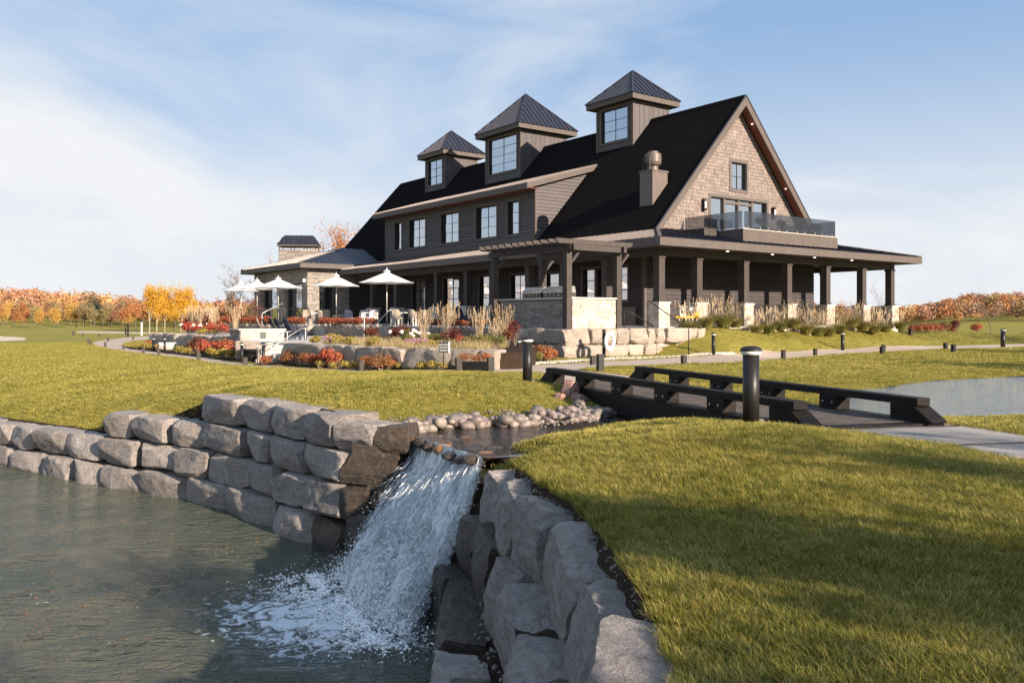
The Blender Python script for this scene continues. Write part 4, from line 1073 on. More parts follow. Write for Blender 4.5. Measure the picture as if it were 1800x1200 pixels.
# side wing of the balcony (lower box at the left)
mb = MB(); mb.box(5.3, 6.345, 2.2, 4.45, 4.25, 4.72); mb.build('balcony_wing', M['beam'], ch)
MB().box(5.35, 6.3, 2.25, 2.262, 4.76, 5.2).build('glass_panel', M['smoked'], ch)
# sconces
for b in (7.82, 13.55):
    mb = MB(); pbox(mb, GW, b - .1, b + .1, 5.95, 6.55, .03, .20); s_ = mb.build('wall_sconce', M['frame'], ch)
    mb = MB(); pbox(mb, GW, b - .06, b + .06, 6.08, 6.42, .201, .215); mb.build('sconce_lens', M['lamp_glass'], s_)
# kitchen exhaust on the near slope
bv, av = 5.0, 5.3
vz = 7.85
mb = MB(); mb.prism([(bv, av, rz(bv) - .2), (bv + 1.08, av, rz(bv + 1.08) - .2), (bv + 1.08, av, vz), (bv, av, vz)], (0, .9, 0)); mb.build('vent_curb', M['gravel_dark'], ch)
MB().box(bv - .04, bv + 1.12, av - .04, av + .94, vz + .002, vz + .07).build('vent_flashing', M['gravel_dark'], ch)
MB().lathe([(.27, 0), (.27, .22), (.25, .24), (.36, .30), (.41, .42), (.42, .46), (.42, .84), (.39, .88), (.28, .885), (.28, .98), (.26, 1.0)], 28).build('exhaust_fan', M['gravel_dark'], ch, smooth=False, loc=(bv + .5, av + .45, vz + .071))
mb = MB()
for k in range(3): mb.tube((bv + .1, av + .3 + k * .22, vz + .07), (bv + .1, av + .3 + k * .22, vz + .8), .03, n=8)
mb.build('vent_pipe', M['black'], ch)
MB().tube((1.5, 1.0, .1), (1.5, 1.0, .1001), .01).v
# gas meter set between the first two piers: yellow header, pipes and a regulator
gm = empty('gas_meter', (0, 0, 0), 0, None)
gm.location = (*l2w(2.5, .72), FLOOR); gm.rotation_euler = (0, 0, BROT)
tag(gm, 'gas meter set with a yellow header pipe between two stone piers', 'gas meter')
MB().tube((-.75, 0, .46), (.75, 0, .46), .055, n=12).build('header_pipe', M['yellow'], gm, True)
mb = MB()
for x in (-.5, -.1, .35, .6): mb.tube((x, .02, -.35), (x, .02, .95 - abs(x) * .2), .028, n=8)
mb.tube((-.6, .02, .92), (.5, .02, .92), .03, n=8); mb.build('riser_pipe', M['steel'], gm, True)
for x, r_ in ((.18, .19), (-.35, .15)): MB().tube((x, -.1, .78), (x, .14, .78), r_, n=16).build('regulator', M['steel'], gm, True)
MB().tube((.55, -.09, .55), (.55, .12, .55), .15, n=16).build('valve', M['yellow'], gm, True)
MB().box(-.55, -.15, -.05, .2, .5, .8).build('meter_body', M['pole'], gm)

# ------------------------------------------------------------------ the stone pavilion at the far end of the clubhouse
pv = empty('stone_pavilion', (BX, BY, FLOOR), BROT)
tag(pv, 'low stone pavilion wing with hipped metal roof left of the clubhouse', 'pavilion')
WB0, WB1, WA0, WA1 = -3.0, 7.0, 30.9, 42.9       # eaves
wb, wa0, wa1 = -2.2, 31.6, 42.2                   # wall faces
ze = 4.25; pit = .27; ym = (WA0 + WA1) / 2; xr = WB0 + (WA1 - WA0) / 2; zr_ = ze + pit * (WA1 - WA0) / 2
metal_slope(pv, [(WB0, WA0, ze), (WB1, WA0, ze), (WB1, ym, zr_), (xr, ym, zr_)], (0, -1, -.3), M['metal_dark'], .42)
metal_slope(pv, [(WB0, WA0, ze), (xr, ym, zr_), (WB0, WA1, ze)], (-1, 0, -.3), M['metal_glare'], .42)
metal_slope(pv, [(WB0, WA1, ze), (xr, ym, zr_), (WB1, ym, zr_), (WB1, WA1, ze)], (0, 1, -.3), M['metal_dark'], .9)
for p in ((WB0, WA0), (WB0, WA1)):
    MB().bar((p[0], p[1], ze + .06), (xr, ym, zr_ + .06), .15, .05).build('hip_cap', M['metal_glare'], pv)
for p, q in (((WB0 - .02, WA0 - .02), (WB1, WA0 - .02)), ((WB0 - .021, WA0 + .02), (WB0 - .021, WA1 + .02)), ((WB0, WA1 + .021), (WB1, WA1 + .021))): fascia(p, q, .33, .04, ze, 'fascia', M['trim'], pv)
MB().box(WB0 + .02, WB1 - .1, WA0 + .02, WA1 - .02, ze - .33, ze - .30).build('pavilion_soffit', M['beam'], pv)
F1 = ('x', wb); F2 = ('y', wa0)
mb = MB(); mb.box(wb + .08, wb + .5, wa0 + .08, wa1, 2.95, ze - .34); mb.box(wb + .51, WB1 - .2, wa0 + .08, wa0 + .5, 2.95, ze - .34)
piers = [(wa0, wa0 + .9), (35.9, 37.3), (40.7, wa1)]
for a, b in piers: mb.box(wb + .08, wb + .9, max(a, wa0 + .08), b, 0, 2.949)
mb.box(.15, 1.0, wa0 + .08, wa0 + .7, 0, 2.949); mb.box(4.5, 5.4, wa0 + .08, wa0 + .7, 0, 2.949)
mb.build('pavilion_wall', M['veneer_dark'], pv)
veneer(pv, ('x', wb + .08), wa0 + .02, wa1, 2.95, ze - .35, M['veneer_dark'], (.11, .15, .19), (.3, .9), .07)
veneer(pv, ('y', wa0 + .08), wb + .02, 3.4, 2.95, ze - .35, M['veneer_dark'], (.11, .15, .19), (.3, .9), .07)
for a, b in piers: veneer(pv, ('x', wb + .08), a + (.02 if a == wa0 else 0), b, 0.6, 2.94, M['veneer_dark'], (.13, .19), (.3, .7), .07)
veneer(pv, ('y', wa0 + .08), wb + .02, wb + .9, 0.6, 2.94, M['veneer_dark'], (.13, .19), (.3, .7), .07)
veneer(pv, ('y', wa0 + .08), .15, 1.0, 0.6, 2.94, M['veneer_dark'], (.13, .19), (.3, .7), .07)
for a, b in ((32.52, 35.88), (37.32, 40.68)):
    window(pv, ('x', wb + .35), a, b, .1, 2.92, 3, [0, .8, 1], trim=.02, glass=M['glass'], nm='glass_wall')
window(pv, ('y', wa0 + .4), wb + .93, .12, .1, 2.92, 2, [0, 1], trim=.02, glass=M['glass'], nm='glass_wall')
window(pv, ('y', wa0 + .4), 1.02, 4.4, .1, 2.92, 2, [0, 1], trim=.02, glass=M['glass_low'], nm='glass_wall')
MB().lathe([(.07, 0), (.09, .12), (.05, .16)], 10).build('soffit_light', M['lit'], pv, loc=(wb - .15, wa0 + .2, 3.0))
MB().box(wb - .4, WB1 - .5, wa0 - .4, wa1 + .4, -1.2, .02).build('pavilion_floor', M['paving'], pv)
# chimney of ledgestone with a sheet metal cap
cm = empty('stone_chimney', (0, 0, 0), 0, None)
tag(cm, 'square ledgestone chimney with black seamed metal cap behind the pavilion roof', 'chimney')
cx, cy = at(526, 68.5); cm.location = (cx, cy, FLOOR); cm.rotation_euler = (0, 0, BROT - R(32))
MB().box(-1.42, 1.42, -.8, .8, 0, 5.85).build('shaft', M['veneer_dark'], cm)
veneer(cm, ('y', -.8), -1.44, 1.44, 4.3, 5.85, M['veneer_dark'], (.11, .16), (.4, 1.0), .05)
veneer(cm, ('x', -1.42), -.8, .8, 4.3, 5.85, M['veneer_dark'], (.11, .16), (.4, .9), .05)
mb = MB()
for x in (-1.4, -.5, .5, 1.4):
    for y in (-.75, .75): mb.box(x - .03, x + .03, y - .03, y + .03, 5.851, 6.10)
mb.build('cap_support', M['black'], cm)
MB().box(-1.55, 1.55, -.95, .95, 6.10, 6.22).build('cap_rim', M['trim'], cm)
cs = [(-1.56, -.96, 6.221), (1.56, -.96, 6.221), (1.56, .96, 6.221), (-1.56, .96, 6.221)]; ct = [(-1.08, -.35, 6.98), (1.08, -.35, 6.98), (1.08, .35, 6.98), (-1.08, .35, 6.98)]
for i, dn in ((0, (0, -1, -1)), (3, (-1, 0, -1)), (1, (1, 0, -1)), (2, (0, 1, -1))):
    metal_slope(cm, [cs[i], cs[(i + 1) % 4], ct[(i + 1) % 4], ct[i]], dn, M['metal_dark'], .36, thick=.02, rib=.04)
MB().box(-1.07, 1.07, -.34, .34, 6.93, 7.0).build('cap_top', M['metal_dark'], cm)
# ------------------------------------------------------------------ rocks
_cube = {}
def cube_grid(n):
    if n in _cube: return _cube[n]
    idx = {}; V = []; F = []
    def vid(p):
        k = tuple(round(c * n) for c in p)
        if k not in idx: idx[k] = len(V); V.append(p)
        return idx[k]
    for ax in range(3):
        for s in (0, 1):
            for i in range(n):
                for j in range(n):
                    q = []
                    for (di, dj) in ((0, 0), (1, 0), (1, 1), (0, 1)):
                        c = [0, 0, 0]; c[ax] = s; c[(ax + 1) % 3] = (i + di) / n; c[(ax + 2) % 3] = (j + dj) / n
                        q.append(vid(tuple(c)))
                    F.append(tuple(q) if s else tuple(q[::-1]))
    _cube[n] = (np.array(V) * 2 - 1, F); return _cube[n]
def rock_mesh(name, size, seed, n, material, rough=.10, cuts=5, squash=.03, fine=.02, keep_top=False):
    rs = random.Random(seed)
    V, F = cube_grid(n); V = V.copy()
    hx, hy, hz = [s / 2 for s in size]
    a = np.abs(V)
    # soften the arrises
    e = np.sort(a, axis=1)
    k = 1 - squash * np.clip((e[:, 1] - .72) / .28, 0, 1) ** 2 - squash * .8 * np.clip((e[:, 0] - .72) / .28, 0, 1) ** 2
    V = V * k[:, None]
    # skew
    V[:, 0] += rs.uniform(-.10, .10) * V[:, 2] + rs.uniform(-.05, .05) * V[:, 1]
    V[:, 1] += rs.uniform(-.10, .10) * V[:, 2]
    V[:, 2] += rs.uniform(-.05, .05) * V[:, 0]
    # knocked off corners and split faces
    for _ in range(cuts):
        nrm = np.array([rs.uniform(-1, 1), -abs(rs.uniform(.2, 1)), rs.uniform(-1, 1)]); nrm /= np.linalg.norm(nrm)
        sup = np.abs(nrm).sum() * rs.uniform(.72, .92)
        dd = V @ nrm - sup
        V -= np.outer(np.clip(dd, 0, None), nrm)
    for _ in range(cuts // 2 + 1):                       # shallow split facets across the face
        nrm = np.array([rs.uniform(-.45, .45), -1, rs.uniform(-.5, .35)]); nrm /= np.linalg.norm(nrm)
        dd = V @ nrm - (V @ nrm).max() * rs.uniform(.80, .95)
        V -= np.outer(np.clip(dd, 0, None), nrm)
    V *= np.array([hx, hy, hz])
    off = Vector((rs.uniform(-50, 50), rs.uniform(-50, 50), rs.uniform(-50, 50)))
    out = []
    m = min(hx, hz, hy) * 2
    for p in V:
        q = Vector(p)
        d1 = noise.noise_vector(q * (1.1 / m) + off) * (rough * .7 * m)
        r = noise.ridged_multi_fractal(q * (2.2 / m) + off, .9, 2.1, 4, 1.0, 2.0) - 1.2
        d2 = noise.noise_vector(q * (5.0 / m) + off) * (fine * m)
        nn = Vector((p[0] / hx, p[1] / hy, p[2] / hz)); nn.normalize()
        out.append(q + d1 + d2 + nn * (r * rough * .16 * m))
    me = fast_mesh(name, [tuple(p) for p in out], F, material, n > 9)
    if n > 9:
        try: me.set_sharp_from_angle(angle=R(22))
        except Exception: pass
    return me
def poly_param(line):
    s = [0]
    for i in range(len(line) - 1): s.append(s[-1] + math.hypot(line[i + 1][0] - line[i][0], line[i + 1][1] - line[i][1]))
    return s
def on_line(line, S_, t):
    for i in range(len(line) - 1):
        if t <= S_[i + 1] or i == len(line) - 2:
            f = (t - S_[i]) / (S_[i + 1] - S_[i])
            return Vector((line[i][0] + (line[i + 1][0] - line[i][0]) * f, line[i][1] + (line[i + 1][1] - line[i][1]) * f))
def ray_hit(line, px):
    """distance along the line where photograph column px meets it"""
    u = (px - 900) / FPX; S_ = poly_param(line)
    for i in range(len(line) - 1):
        f0 = line[i][0] - u * line[i][1]; f1 = line[i + 1][0] - u * line[i + 1][1]
        if f0 * f1 <= 0 and f0 != f1: return S_[i] + (S_[i + 1] - S_[i]) * f0 / (f0 - f1)
    return None
_seed = [100]
def stone_row(parent, line, breaks, z0, z1, depth, material, n=12, jit=.02, rough=.10, name='stone', flip=1, out=0.0, gap=.03, special=None, cuts=5):
    """stones laid side by side between the given distances along the line; the face is on the line, the body behind it"""
    S_ = poly_param(line)
    for i in range(len(breaks) - 1):
        a = on_line(line, S_, breaks[i]); b = on_line(line, S_, breaks[i + 1])
        t = (b - a); L_ = t.length
        if L_ < .05: continue
        t.normalize(); nrm = Vector((-t.y, t.x)) * flip           # points back into the bank
        _seed[0] += 1
        rs = random.Random(_seed[0] * 7 + 3)
        dz = rs.uniform(-jit, jit); dpt = depth * rs.uniform(.9, 1.1)
        o_ = rs.uniform(-.05, .04) + out
        c = (a + b) / 2 + nrm * (dpt / 2 + o_)
        mt = material
        if special and special.get(i): mt = special[i]
        me = rock_mesh('stone', (L_ - gap, dpt, (z1 - z0) + dz), _seed[0], n, mt, rough, cuts=cuts)
        link(name, me, parent, (c.x, c.y, EYE + (z0 + z1) / 2 + dz / 2), (rs.uniform(-.02, .02), rs.uniform(-.025, .025), math.atan2(t.y, t.x) + rs.uniform(-.05, .05)) if flip > 0 else (0, 0, math.atan2(-t.y, -t.x)))
def auto_breaks(line, lo, hi, t0=0, t1=None, seed=1):
    S_ = poly_param(line); t1 = t1 or S_[-1]; rs = random.Random(seed); b = [t0]
    while b[-1] < t1 - lo: b.append(min(t1, b[-1] + rs.uniform(lo, hi)))
    b[-1] = t1
    return b

# left retaining wall of four courses, joints taken from the photograph
lw = empty('left_retaining_wall'); lw.name = 'boulder_retaining_wall'
tag(lw, 'stepped wall of squared grey boulders between the lawn and the pond, left of the waterfall', 'retaining wall')
rows_px = [
    ([-80, -40, 10, 70, 120, 172, 237, 318, 385, 470, 531, 597], -3.32, -2.74),
    ([-70, -30, 10, 55, 108, 170, 236, 300, 360, 430, 473, 530, 588, 645], -2.74, -2.26),
    ([178, 221, 291, 350, 420, 462, 522, 592, 690], -2.26, -1.80),
    ([347, 417, 470, 523, 584], -1.80, -1.32), ([584, 652, 712], -1.82, -1.43)]
for r_, (px, z0, z1) in enumerate(rows_px):
    line = offset_line(LW, .09 * min(r_, 3))
    br = [ray_hit(line, p) for p in px]; br = [b for b in br if b is not None]
    if r_ < 2: 
        first = br[0]; pre = auto_breaks(line, .9, 1.2, 0, first, 5 + r_)[:-1]; br = pre + br
    if r_ == 3 or r_ == 2: br = sorted(set(br))
    sp = {}
    if r_ == 0: sp = {len(br) - 2: M['rock_wet']}
    if r_ == 1: sp = {len(br) - 2: M['rock_wet']}
    if r_ == 2: sp = {len(br) - 2: M['rock_wet']}
    if r_ == 4: sp = {1: M['rock_wet']}
    stone_row(lw, line, br, z0, z1 - .02, .75, M['rock'], n=18, special=sp, rough=.055, cuts=6)
# hidden ends behind the water
for (x, y, z, sx, sz) in ((-1.75, 11.25, -2.9, .9, .6), (-1.5, 11.6, -2.4, .8, .5), (-1.75, 11.9, -1.85, .7, .5)):
    _seed[0] += 1; link('stone', rock_mesh('stone', (sx, .7, sz), _seed[0], 14, M['rock_wet'], .12), lw, (x, y, EYE + z), (0, 0, R(-20)))
def backing(line, d, z0, z1f, parent, name='soil_backing'):
    q = offset_line(line, d); mb = MB()
    for i in range(len(q) - 1):
        a, b = q[i], q[i + 1]
        mb.add([(a[0], a[1], EYE + z0), (b[0], b[1], EYE + z0), (b[0], b[1], EYE + z1f(b)), (a[0], a[1], EYE + z1f(a))], [(0, 1, 2, 3)])
    o = mb.build(name, M['soil'], parent); tag(o, kind='stuff'); return o
backing(LW, .70, -3.4, lambda p: gz(p[0], p[1]) - EYE - .01, lw)
backing(LW, .42, -3.4, lambda p: min(-2.3, gz(p[0], p[1]) - EYE - .1), lw)

# right retaining wall: three stepped rows of big blocks
rw = empty('tall_boulder_wall'); tag(rw, 'shaded wall of big angular grey blocks right of the waterfall below the near lawn', 'retaining wall')
def rbreaks(line, px_or_t): return px_or_t
def blk(line, t, depth, z0, z1, material, seed, n=22, tilt=0.0, rough=.11, tilty=0.0):
    S_ = poly_param(line); a = on_line(line, S_, t[0]); b = on_line(line, S_, t[1]); d = b - a; L_ = d.length; d.normalize()
    nrm = Vector((-d.y, d.x)); c = (a + b) / 2 + nrm * depth * .28
    link('stone', rock_mesh('stone', (L_ * .93, depth * .56, (z1 - z0) * .97), seed, n + 6, material, rough * .55, cuts=9, squash=.025, fine=.03), rw, (c.x, c.y, EYE + (z0 + z1) / 2), (tilt * 1.3 - .10, tilty * 1.6, math.atan2(d.y, d.x) + tilt * .8))
blk(RW1, (.05, .62), .8, -2.12, -1.58, M['rock'], 901, tilty=.1)
blk(RW1, (.64, 1.52), .85, -2.18, -1.55, M['rock'], 902, 26, tilt=-.08, tilty=.06)
blk(RW1, (1.54, 2.52), .9, -2.18, -1.52, M['rock'], 903, 30, tilt=-.05, tilty=-.03)
blk(RW1, (2.55, 3.55), .80, -2.22, -1.54, M['rock'], 904, 32, tilt=.06, tilty=.12)
blk(RW1, (3.60, 4.65), .85, -2.2, -1.56, M['rock'], 905, 34, tilt=-.06)
for k, t in enumerate((4.7, 5.7, 6.7, 7.7, 8.7)): blk(RW1, (t, t + .95), .8, -2.1, -1.47, M['rock'], 906 + k, 12)
blk(RW2, (.0, .72), .8, -2.62, -2.06, M['rock_wet'], 921, 22)
blk(RW2, (.74, 1.50), .85, -2.66, -2.02, M['rock_wet'], 922, 26, tilty=.1)
blk(RW2, (1.52, 2.55), .85, -2.70, -2.03, M['rock'], 923, 30, tilt=-.08, tilty=-.08)
blk(RW2, (2.57, 3.45), .85, -2.74, -2.05, M['rock'], 924, 32, tilt=.05, tilty=.1)
blk(RW2, (3.48, 4.40), .8, -2.72, -2.02, M['rock'], 925, 32, tilty=-.05)
for k, t in enumerate((4.45, 5.4, 6.4, 7.4, 8.4)): blk(RW2, (t, t + .92), .8, -2.66, -2.05, M['rock'], 926 + k, 12)
blk(RW3, (.0, .70), .8, -3.35, -2.60, M['rock_wet'], 941, 22)
blk(RW3, (.72, 1.45), .8, -3.35, -2.58, M['rock_wet'], 942, 24, tilty=.12)
blk(RW3, (1.47, 2.30), .85, -3.35, -2.60, M['rock_wet'], 943, 26, tilt=-.06)
blk(RW3, (2.32, 3.15), .8, -3.35, -2.62, M['rock'], 944, 28, tilty=-.1)
blk(RW3, (3.18, 4.1), .8, -3.35, -2.58, M['rock'], 945, 28)
for k, t in enumerate((4.15, 5.1, 6.1, 7.1, 8.1)): blk(RW3, (t, t + .92), .8, -3.3, -2.6, M['rock'], 946 + k, 12)
backing(RW1[::-1], -.37, -3.4, lambda p: gz(p[0], p[1]) - EYE - .01, rw)
mb = MB()
for lo, hi, z in ((RW1, RW2, -2.12), (RW2, RW3, -2.68)):
    q0 = offset_line(lo, .2); q1 = offset_line(hi, .1)
    for i in range(min(len(q0), len(q1)) - 1):
        mb.add([(q0[i][0], q0[i][1], EYE + z), (q0[i + 1][0], q0[i + 1][1], EYE + z), (q1[i + 1][0], q1[i + 1][1], EYE + z), (q1[i][0], q1[i][1], EYE + z)], [(3, 2, 1, 0)])
o = mb.build('ledge_soil', M['soil'], rw); tag(o, kind='stuff')
# little stones and grit lying on the ledges and along the lawn's edge
def tri_area_pts(V, F, n):
    a = V[F[:, 0]]; b = V[F[:, 1]]; c = V[F[:, 2]]
    ar = np.linalg.norm(np.cross(b - a, c - a), axis=1); k = rng.choice(len(F), n, p=ar / ar.sum())
    r1_ = np.sqrt(rng.random(n))[:, None]; r2_ = rng.random(n)[:, None]
    return (1 - r1_) * a[k] + r1_ * (1 - r2_) * b[k] + r1_ * r2_ * c[k]
ICO = None
def ico():
    t = (1 + 5 ** .5) / 2
    v = np.array([(-1, t, 0), (1, t, 0), (-1, -t, 0), (1, -t, 0), (0, -1, t), (0, 1, t), (0, -1, -t), (0, 1, -t), (t, 0, -1), (t, 0, 1), (-t, 0, -1), (-t, 0, 1)], float)
    v /= np.linalg.norm(v[0])
    f = [(0, 11, 5), (0, 5, 1), (0, 1, 7), (0, 7, 10), (0, 10, 11), (1, 5, 9), (5, 11, 4), (11, 10, 2), (10, 7, 6), (7, 1, 8), (3, 9, 4), (3, 4, 2), (3, 2, 6), (3, 6, 8), (3, 8, 9), (4, 9, 5), (2, 4, 11), (6, 2, 10), (8, 6, 7), (9, 8, 1)]
    return v, np.array(f)
IV, IF = ico()
def ico2():
    V = [Vector(p) for p in IV]; F = []; mid = {}
    def m(a, b):
        k = (min(a, b), max(a, b))
        if k not in mid: mid[k] = len(V); V.append(((V[a] + V[b]) / 2).normalized())
        return mid[k]
    for a, b, c in IF:
        x, y, z = m(a, b), m(b, c), m(c, a); F += [(a, x, z), (x, b, y), (z, y, c), (x, y, z)]
    return np.array([tuple(v) for v in V]), np.array(F)
I2V, I2F = ico2()
def blobs(name, P, sizes, material, parent=None, flat=.7, base=None, smooth=True, kind='stuff', jitter=.18):
    bv, bf = base if base else (IV, IF)
    n = len(P); nv = len(bv)
    V = np.empty((n, nv, 3)); 
    for i in range(n):
        s = sizes[i]; a = rng.random() * 6.28
        q = bv * (np.array([1, .6 + .4 * rng.random(), flat * (.7 + .5 * rng.random())]) * s) * (1 + jitter * (rng.random((nv, 1)) - .5))
        c_, s_ = math.cos(a), math.sin(a)
        V[i] = np.column_stack([q[:, 0] * c_ - q[:, 1] * s_, q[:, 0] * s_ + q[:, 1] * c_, q[:, 2]]) + P[i]
    F = (bf[None] + (np.arange(n) * nv)[:, None, None]).reshape(-1, bf.shape[1])
    o = link(name, fast_mesh(name, V.reshape(-1, 3), F, material, smooth), parent)
    if kind: tag(o, kind=kind)
    return o
P = []; sz = []
for k in range(520):
    t = rng.uniform(0.3, 6.2); L1 = RW1; S_ = poly_param(L1); a = on_line(L1, S_, t); u = rng.uniform(.28, .52)
    b_ = on_line(L1, S_, min(t + .05, S_[-1])); d_ = (b_ - a).normalized(); p = a + Vector((-d_.y, d_.x)) * u
    P.append((p.x, p.y, gz(p.x, p.y) - .0 if u > .5 else EYE - 1.52)); sz.append(rng.uniform(.005, .018))
for L1, z in ((RW2, -2.08), (RW3, -2.64)):
    S_ = poly_param(L1)
    for k in range(340):
        t = rng.uniform(.5, 6); a = on_line(L1, S_, t); b_ = on_line(L1, S_, t + .05); d_ = (b_ - a).normalized(); p = a + Vector((-d_.y, d_.x)) * rng.uniform(.4, .95)
        P.append((p.x, p.y, EYE + z + .02 + rng.uniform(0, .04))); sz.append(rng.uniform(.006, .03))
blobs('gravel', np.array(P), sz, M['pebble'])
# soil lip where the turf ends above each wall
for ln, dd in ((LW, .62), (RW1, .40)):
    q = offset_line(ln, dd); V = []; F = []
    q = dens(q, closed=False)
    q = [p for p in q if p[1] > 1]
    q = smooth_line(q, 3)
    for i, p in enumerate(q):
        a = Vector(q[max(i - 1, 0)]); b = Vector(q[min(i + 1, len(q) - 1)]); t = (b - a).normalized(); nr = Vector((-t.y, t.x))
        for j, (w_, h_) in enumerate(((-.12, -.12), (-.03, -.01), (.05, .014), (.15, -.012))):
            x = p[0] + nr.x * (w_ + rng.uniform(-.03, .03)); y = p[1] + nr.y * (w_ + rng.uniform(-.03, .03)); V.append((x, y, gz(x, y) + h_ + rng.uniform(-.012, .012)))
    for i in range(len(q) - 1):
        for j in range(3): F.append((i * 4 + j, i * 4 + j + 1, (i + 1) * 4 + j + 1, (i + 1) * 4 + j))
    o = link('soil_edge', fast_mesh('soil_edge', V, F, M['soil'], True)); tag(o, kind='structure')

# ------------------------------------------------------------------ creek stones
def stream_side(u, v):
    """u along the left bank of the creek, v outward"""
cob = []
for k in range(7):
    _b, _f = I2V, I2F
    q = _b * np.array([.10, .075, .062]) * (1 + .0 * k); q = np.array([tuple(Vector(p) + noise.noise_vector(Vector(p) * 14 + Vector((k * 5, 0, 0))) * .026) for p in q])
    cob.append(fast_mesh('cobble', q * np.array([1, 1, 1]), _f, M['pebble'], True))
cb = empty('creek_cobbles'); tag(cb, 'loose band of rounded cobbles along the far bank of the creek below the lawn', 'cobbles')
cb_line = [(-1.45, 12.35), (-1.0, 12.75), (-.3, 13.05), (.3, 13.15), (.75, 13.2), (1.1, 13.6), (1.35, 14.1), (1.6, 14.5)]
S_ = poly_param(cb_line); cnt = 0
for k in range(230):
    t = rng.uniform(0, S_[-1]); a = on_line(cb_line, S_, t); sp = .55 if t > 3 else .36
    v = rng.uniform(-.16, sp * .8); a2 = on_line(cb_line, S_, min(t + .1, S_[-1])); dd = (a2 - a)
    if dd.length < 1e-5: continue
    dd.normalize(); p = a + Vector((-dd.y, dd.x)) * v
    s = rng.choice([rng.uniform(.35, .7), rng.uniform(.7, 1.5)])
    z = EYE + max(ZW + .0, float(hrel([(p.x, p.y)])[0])) + .03 + (.07 if k % 3 == 0 else 0)
    link('cobble', cob[k % 7], cb, (p.x, p.y, z), (rng.uniform(-.3, .3), rng.uniform(-.3, .3), rng.uniform(0, 6.3)), (s, s, s))
P = []; sz = []
for k in range(1300):
    t = rng.uniform(0, S_[-1]); a = on_line(cb_line, S_, t); a2 = on_line(cb_line, S_, min(t + .1, S_[-1])); dd = (a2 - a)
    if dd.length < 1e-5: continue
    dd.normalize(); p = a + Vector((-dd.y, dd.x)) * rng.uniform(-.25, .6)
    P.append((p.x, p.y, EYE + max(ZW - .03, float(hrel([(p.x, p.y)])[0])) + .01)); sz.append(rng.uniform(.012, .04))
blobs('creek_gravel', np.array(P), sz, M['pebble'])
for (px, d_, z, s) in ((1001, 15.8, -1.36, (.30, .26, .44)), (1019, 15.5, -1.50, (.36, .28, .28)), (985, 15.5, -1.44, (.22, .2, .18))):
    p = at(px, d_); _seed[0] += 1
    o = link('reddish_boulder', rock_mesh('reddish_boulder', s, _seed[0], 9, M['pebble_red'], .07, cuts=1, squash=.38), None, (p[0], p[1], EYE + z), (.2, .3, 1.0))
    tag(o, {1001: 'tall reddish boulder leaning on the bank under the far end of the bridge', 1019: 'squat reddish boulder just below the taller one by the bridge', 985: 'small reddish boulder left of the taller one by the bridge'}[px], 'boulder')
# amber stones on the lip and the bed under the clear water
lipst = []
lip = empty('lip_stones'); tag(lip, 'wet amber and brown stones set along the lip of the waterfall', 'lip stones')
for k in range(34):
    t = (k + .5) / 34; base = Vector(LIP_L).lerp(Vector(LIP_R), t); nb = Vector((.875, .484))
    p = base + nb * (rng.uniform(.10, .65) if k % 5 else rng.uniform(-.03, .08)) ; s = (rng.uniform(.22, .42), rng.uniform(.2, .34), rng.uniform(.12, .18)); _seed[0] += 1
    m_ = M['rock_amber'] if rng.random() < .26 else M['rock_wet']
    q_ = I2V * np.array(s) * .5; q_ = np.array([tuple(Vector(v_) * (1 + .25 * noise.noise(Vector(v_) * 6 + Vector((k * 3., 0, 0))))) for v_ in q_])
    me = fast_mesh('stone', q_, I2F, m_, True)
    link('stone', me, lip, (p.x, p.y, EYE + ZW - .075 + rng.uniform(-.03, .03)), (rng.uniform(-.2, .2), rng.uniform(-.2, .2), rng.uniform(0, 3)))
P = []; sz = []
for k in range(2600):
    x = rng.uniform(-1.2, 4.2); y = rng.uniform(10.2, 15)
    if float(hrel([(x, y)])[0]) > ZW - .07: continue
    if not in_poly(np.array([(x, y)]), stream)[0]: continue
    P.append((x, y, EYE + float(hrel([(x, y)])[0]) + .0)); sz.append(rng.uniform(.03, .10))
blobs('stream_bed_stones', np.array(P), sz, M['pebble'], base=(I2V, I2F))

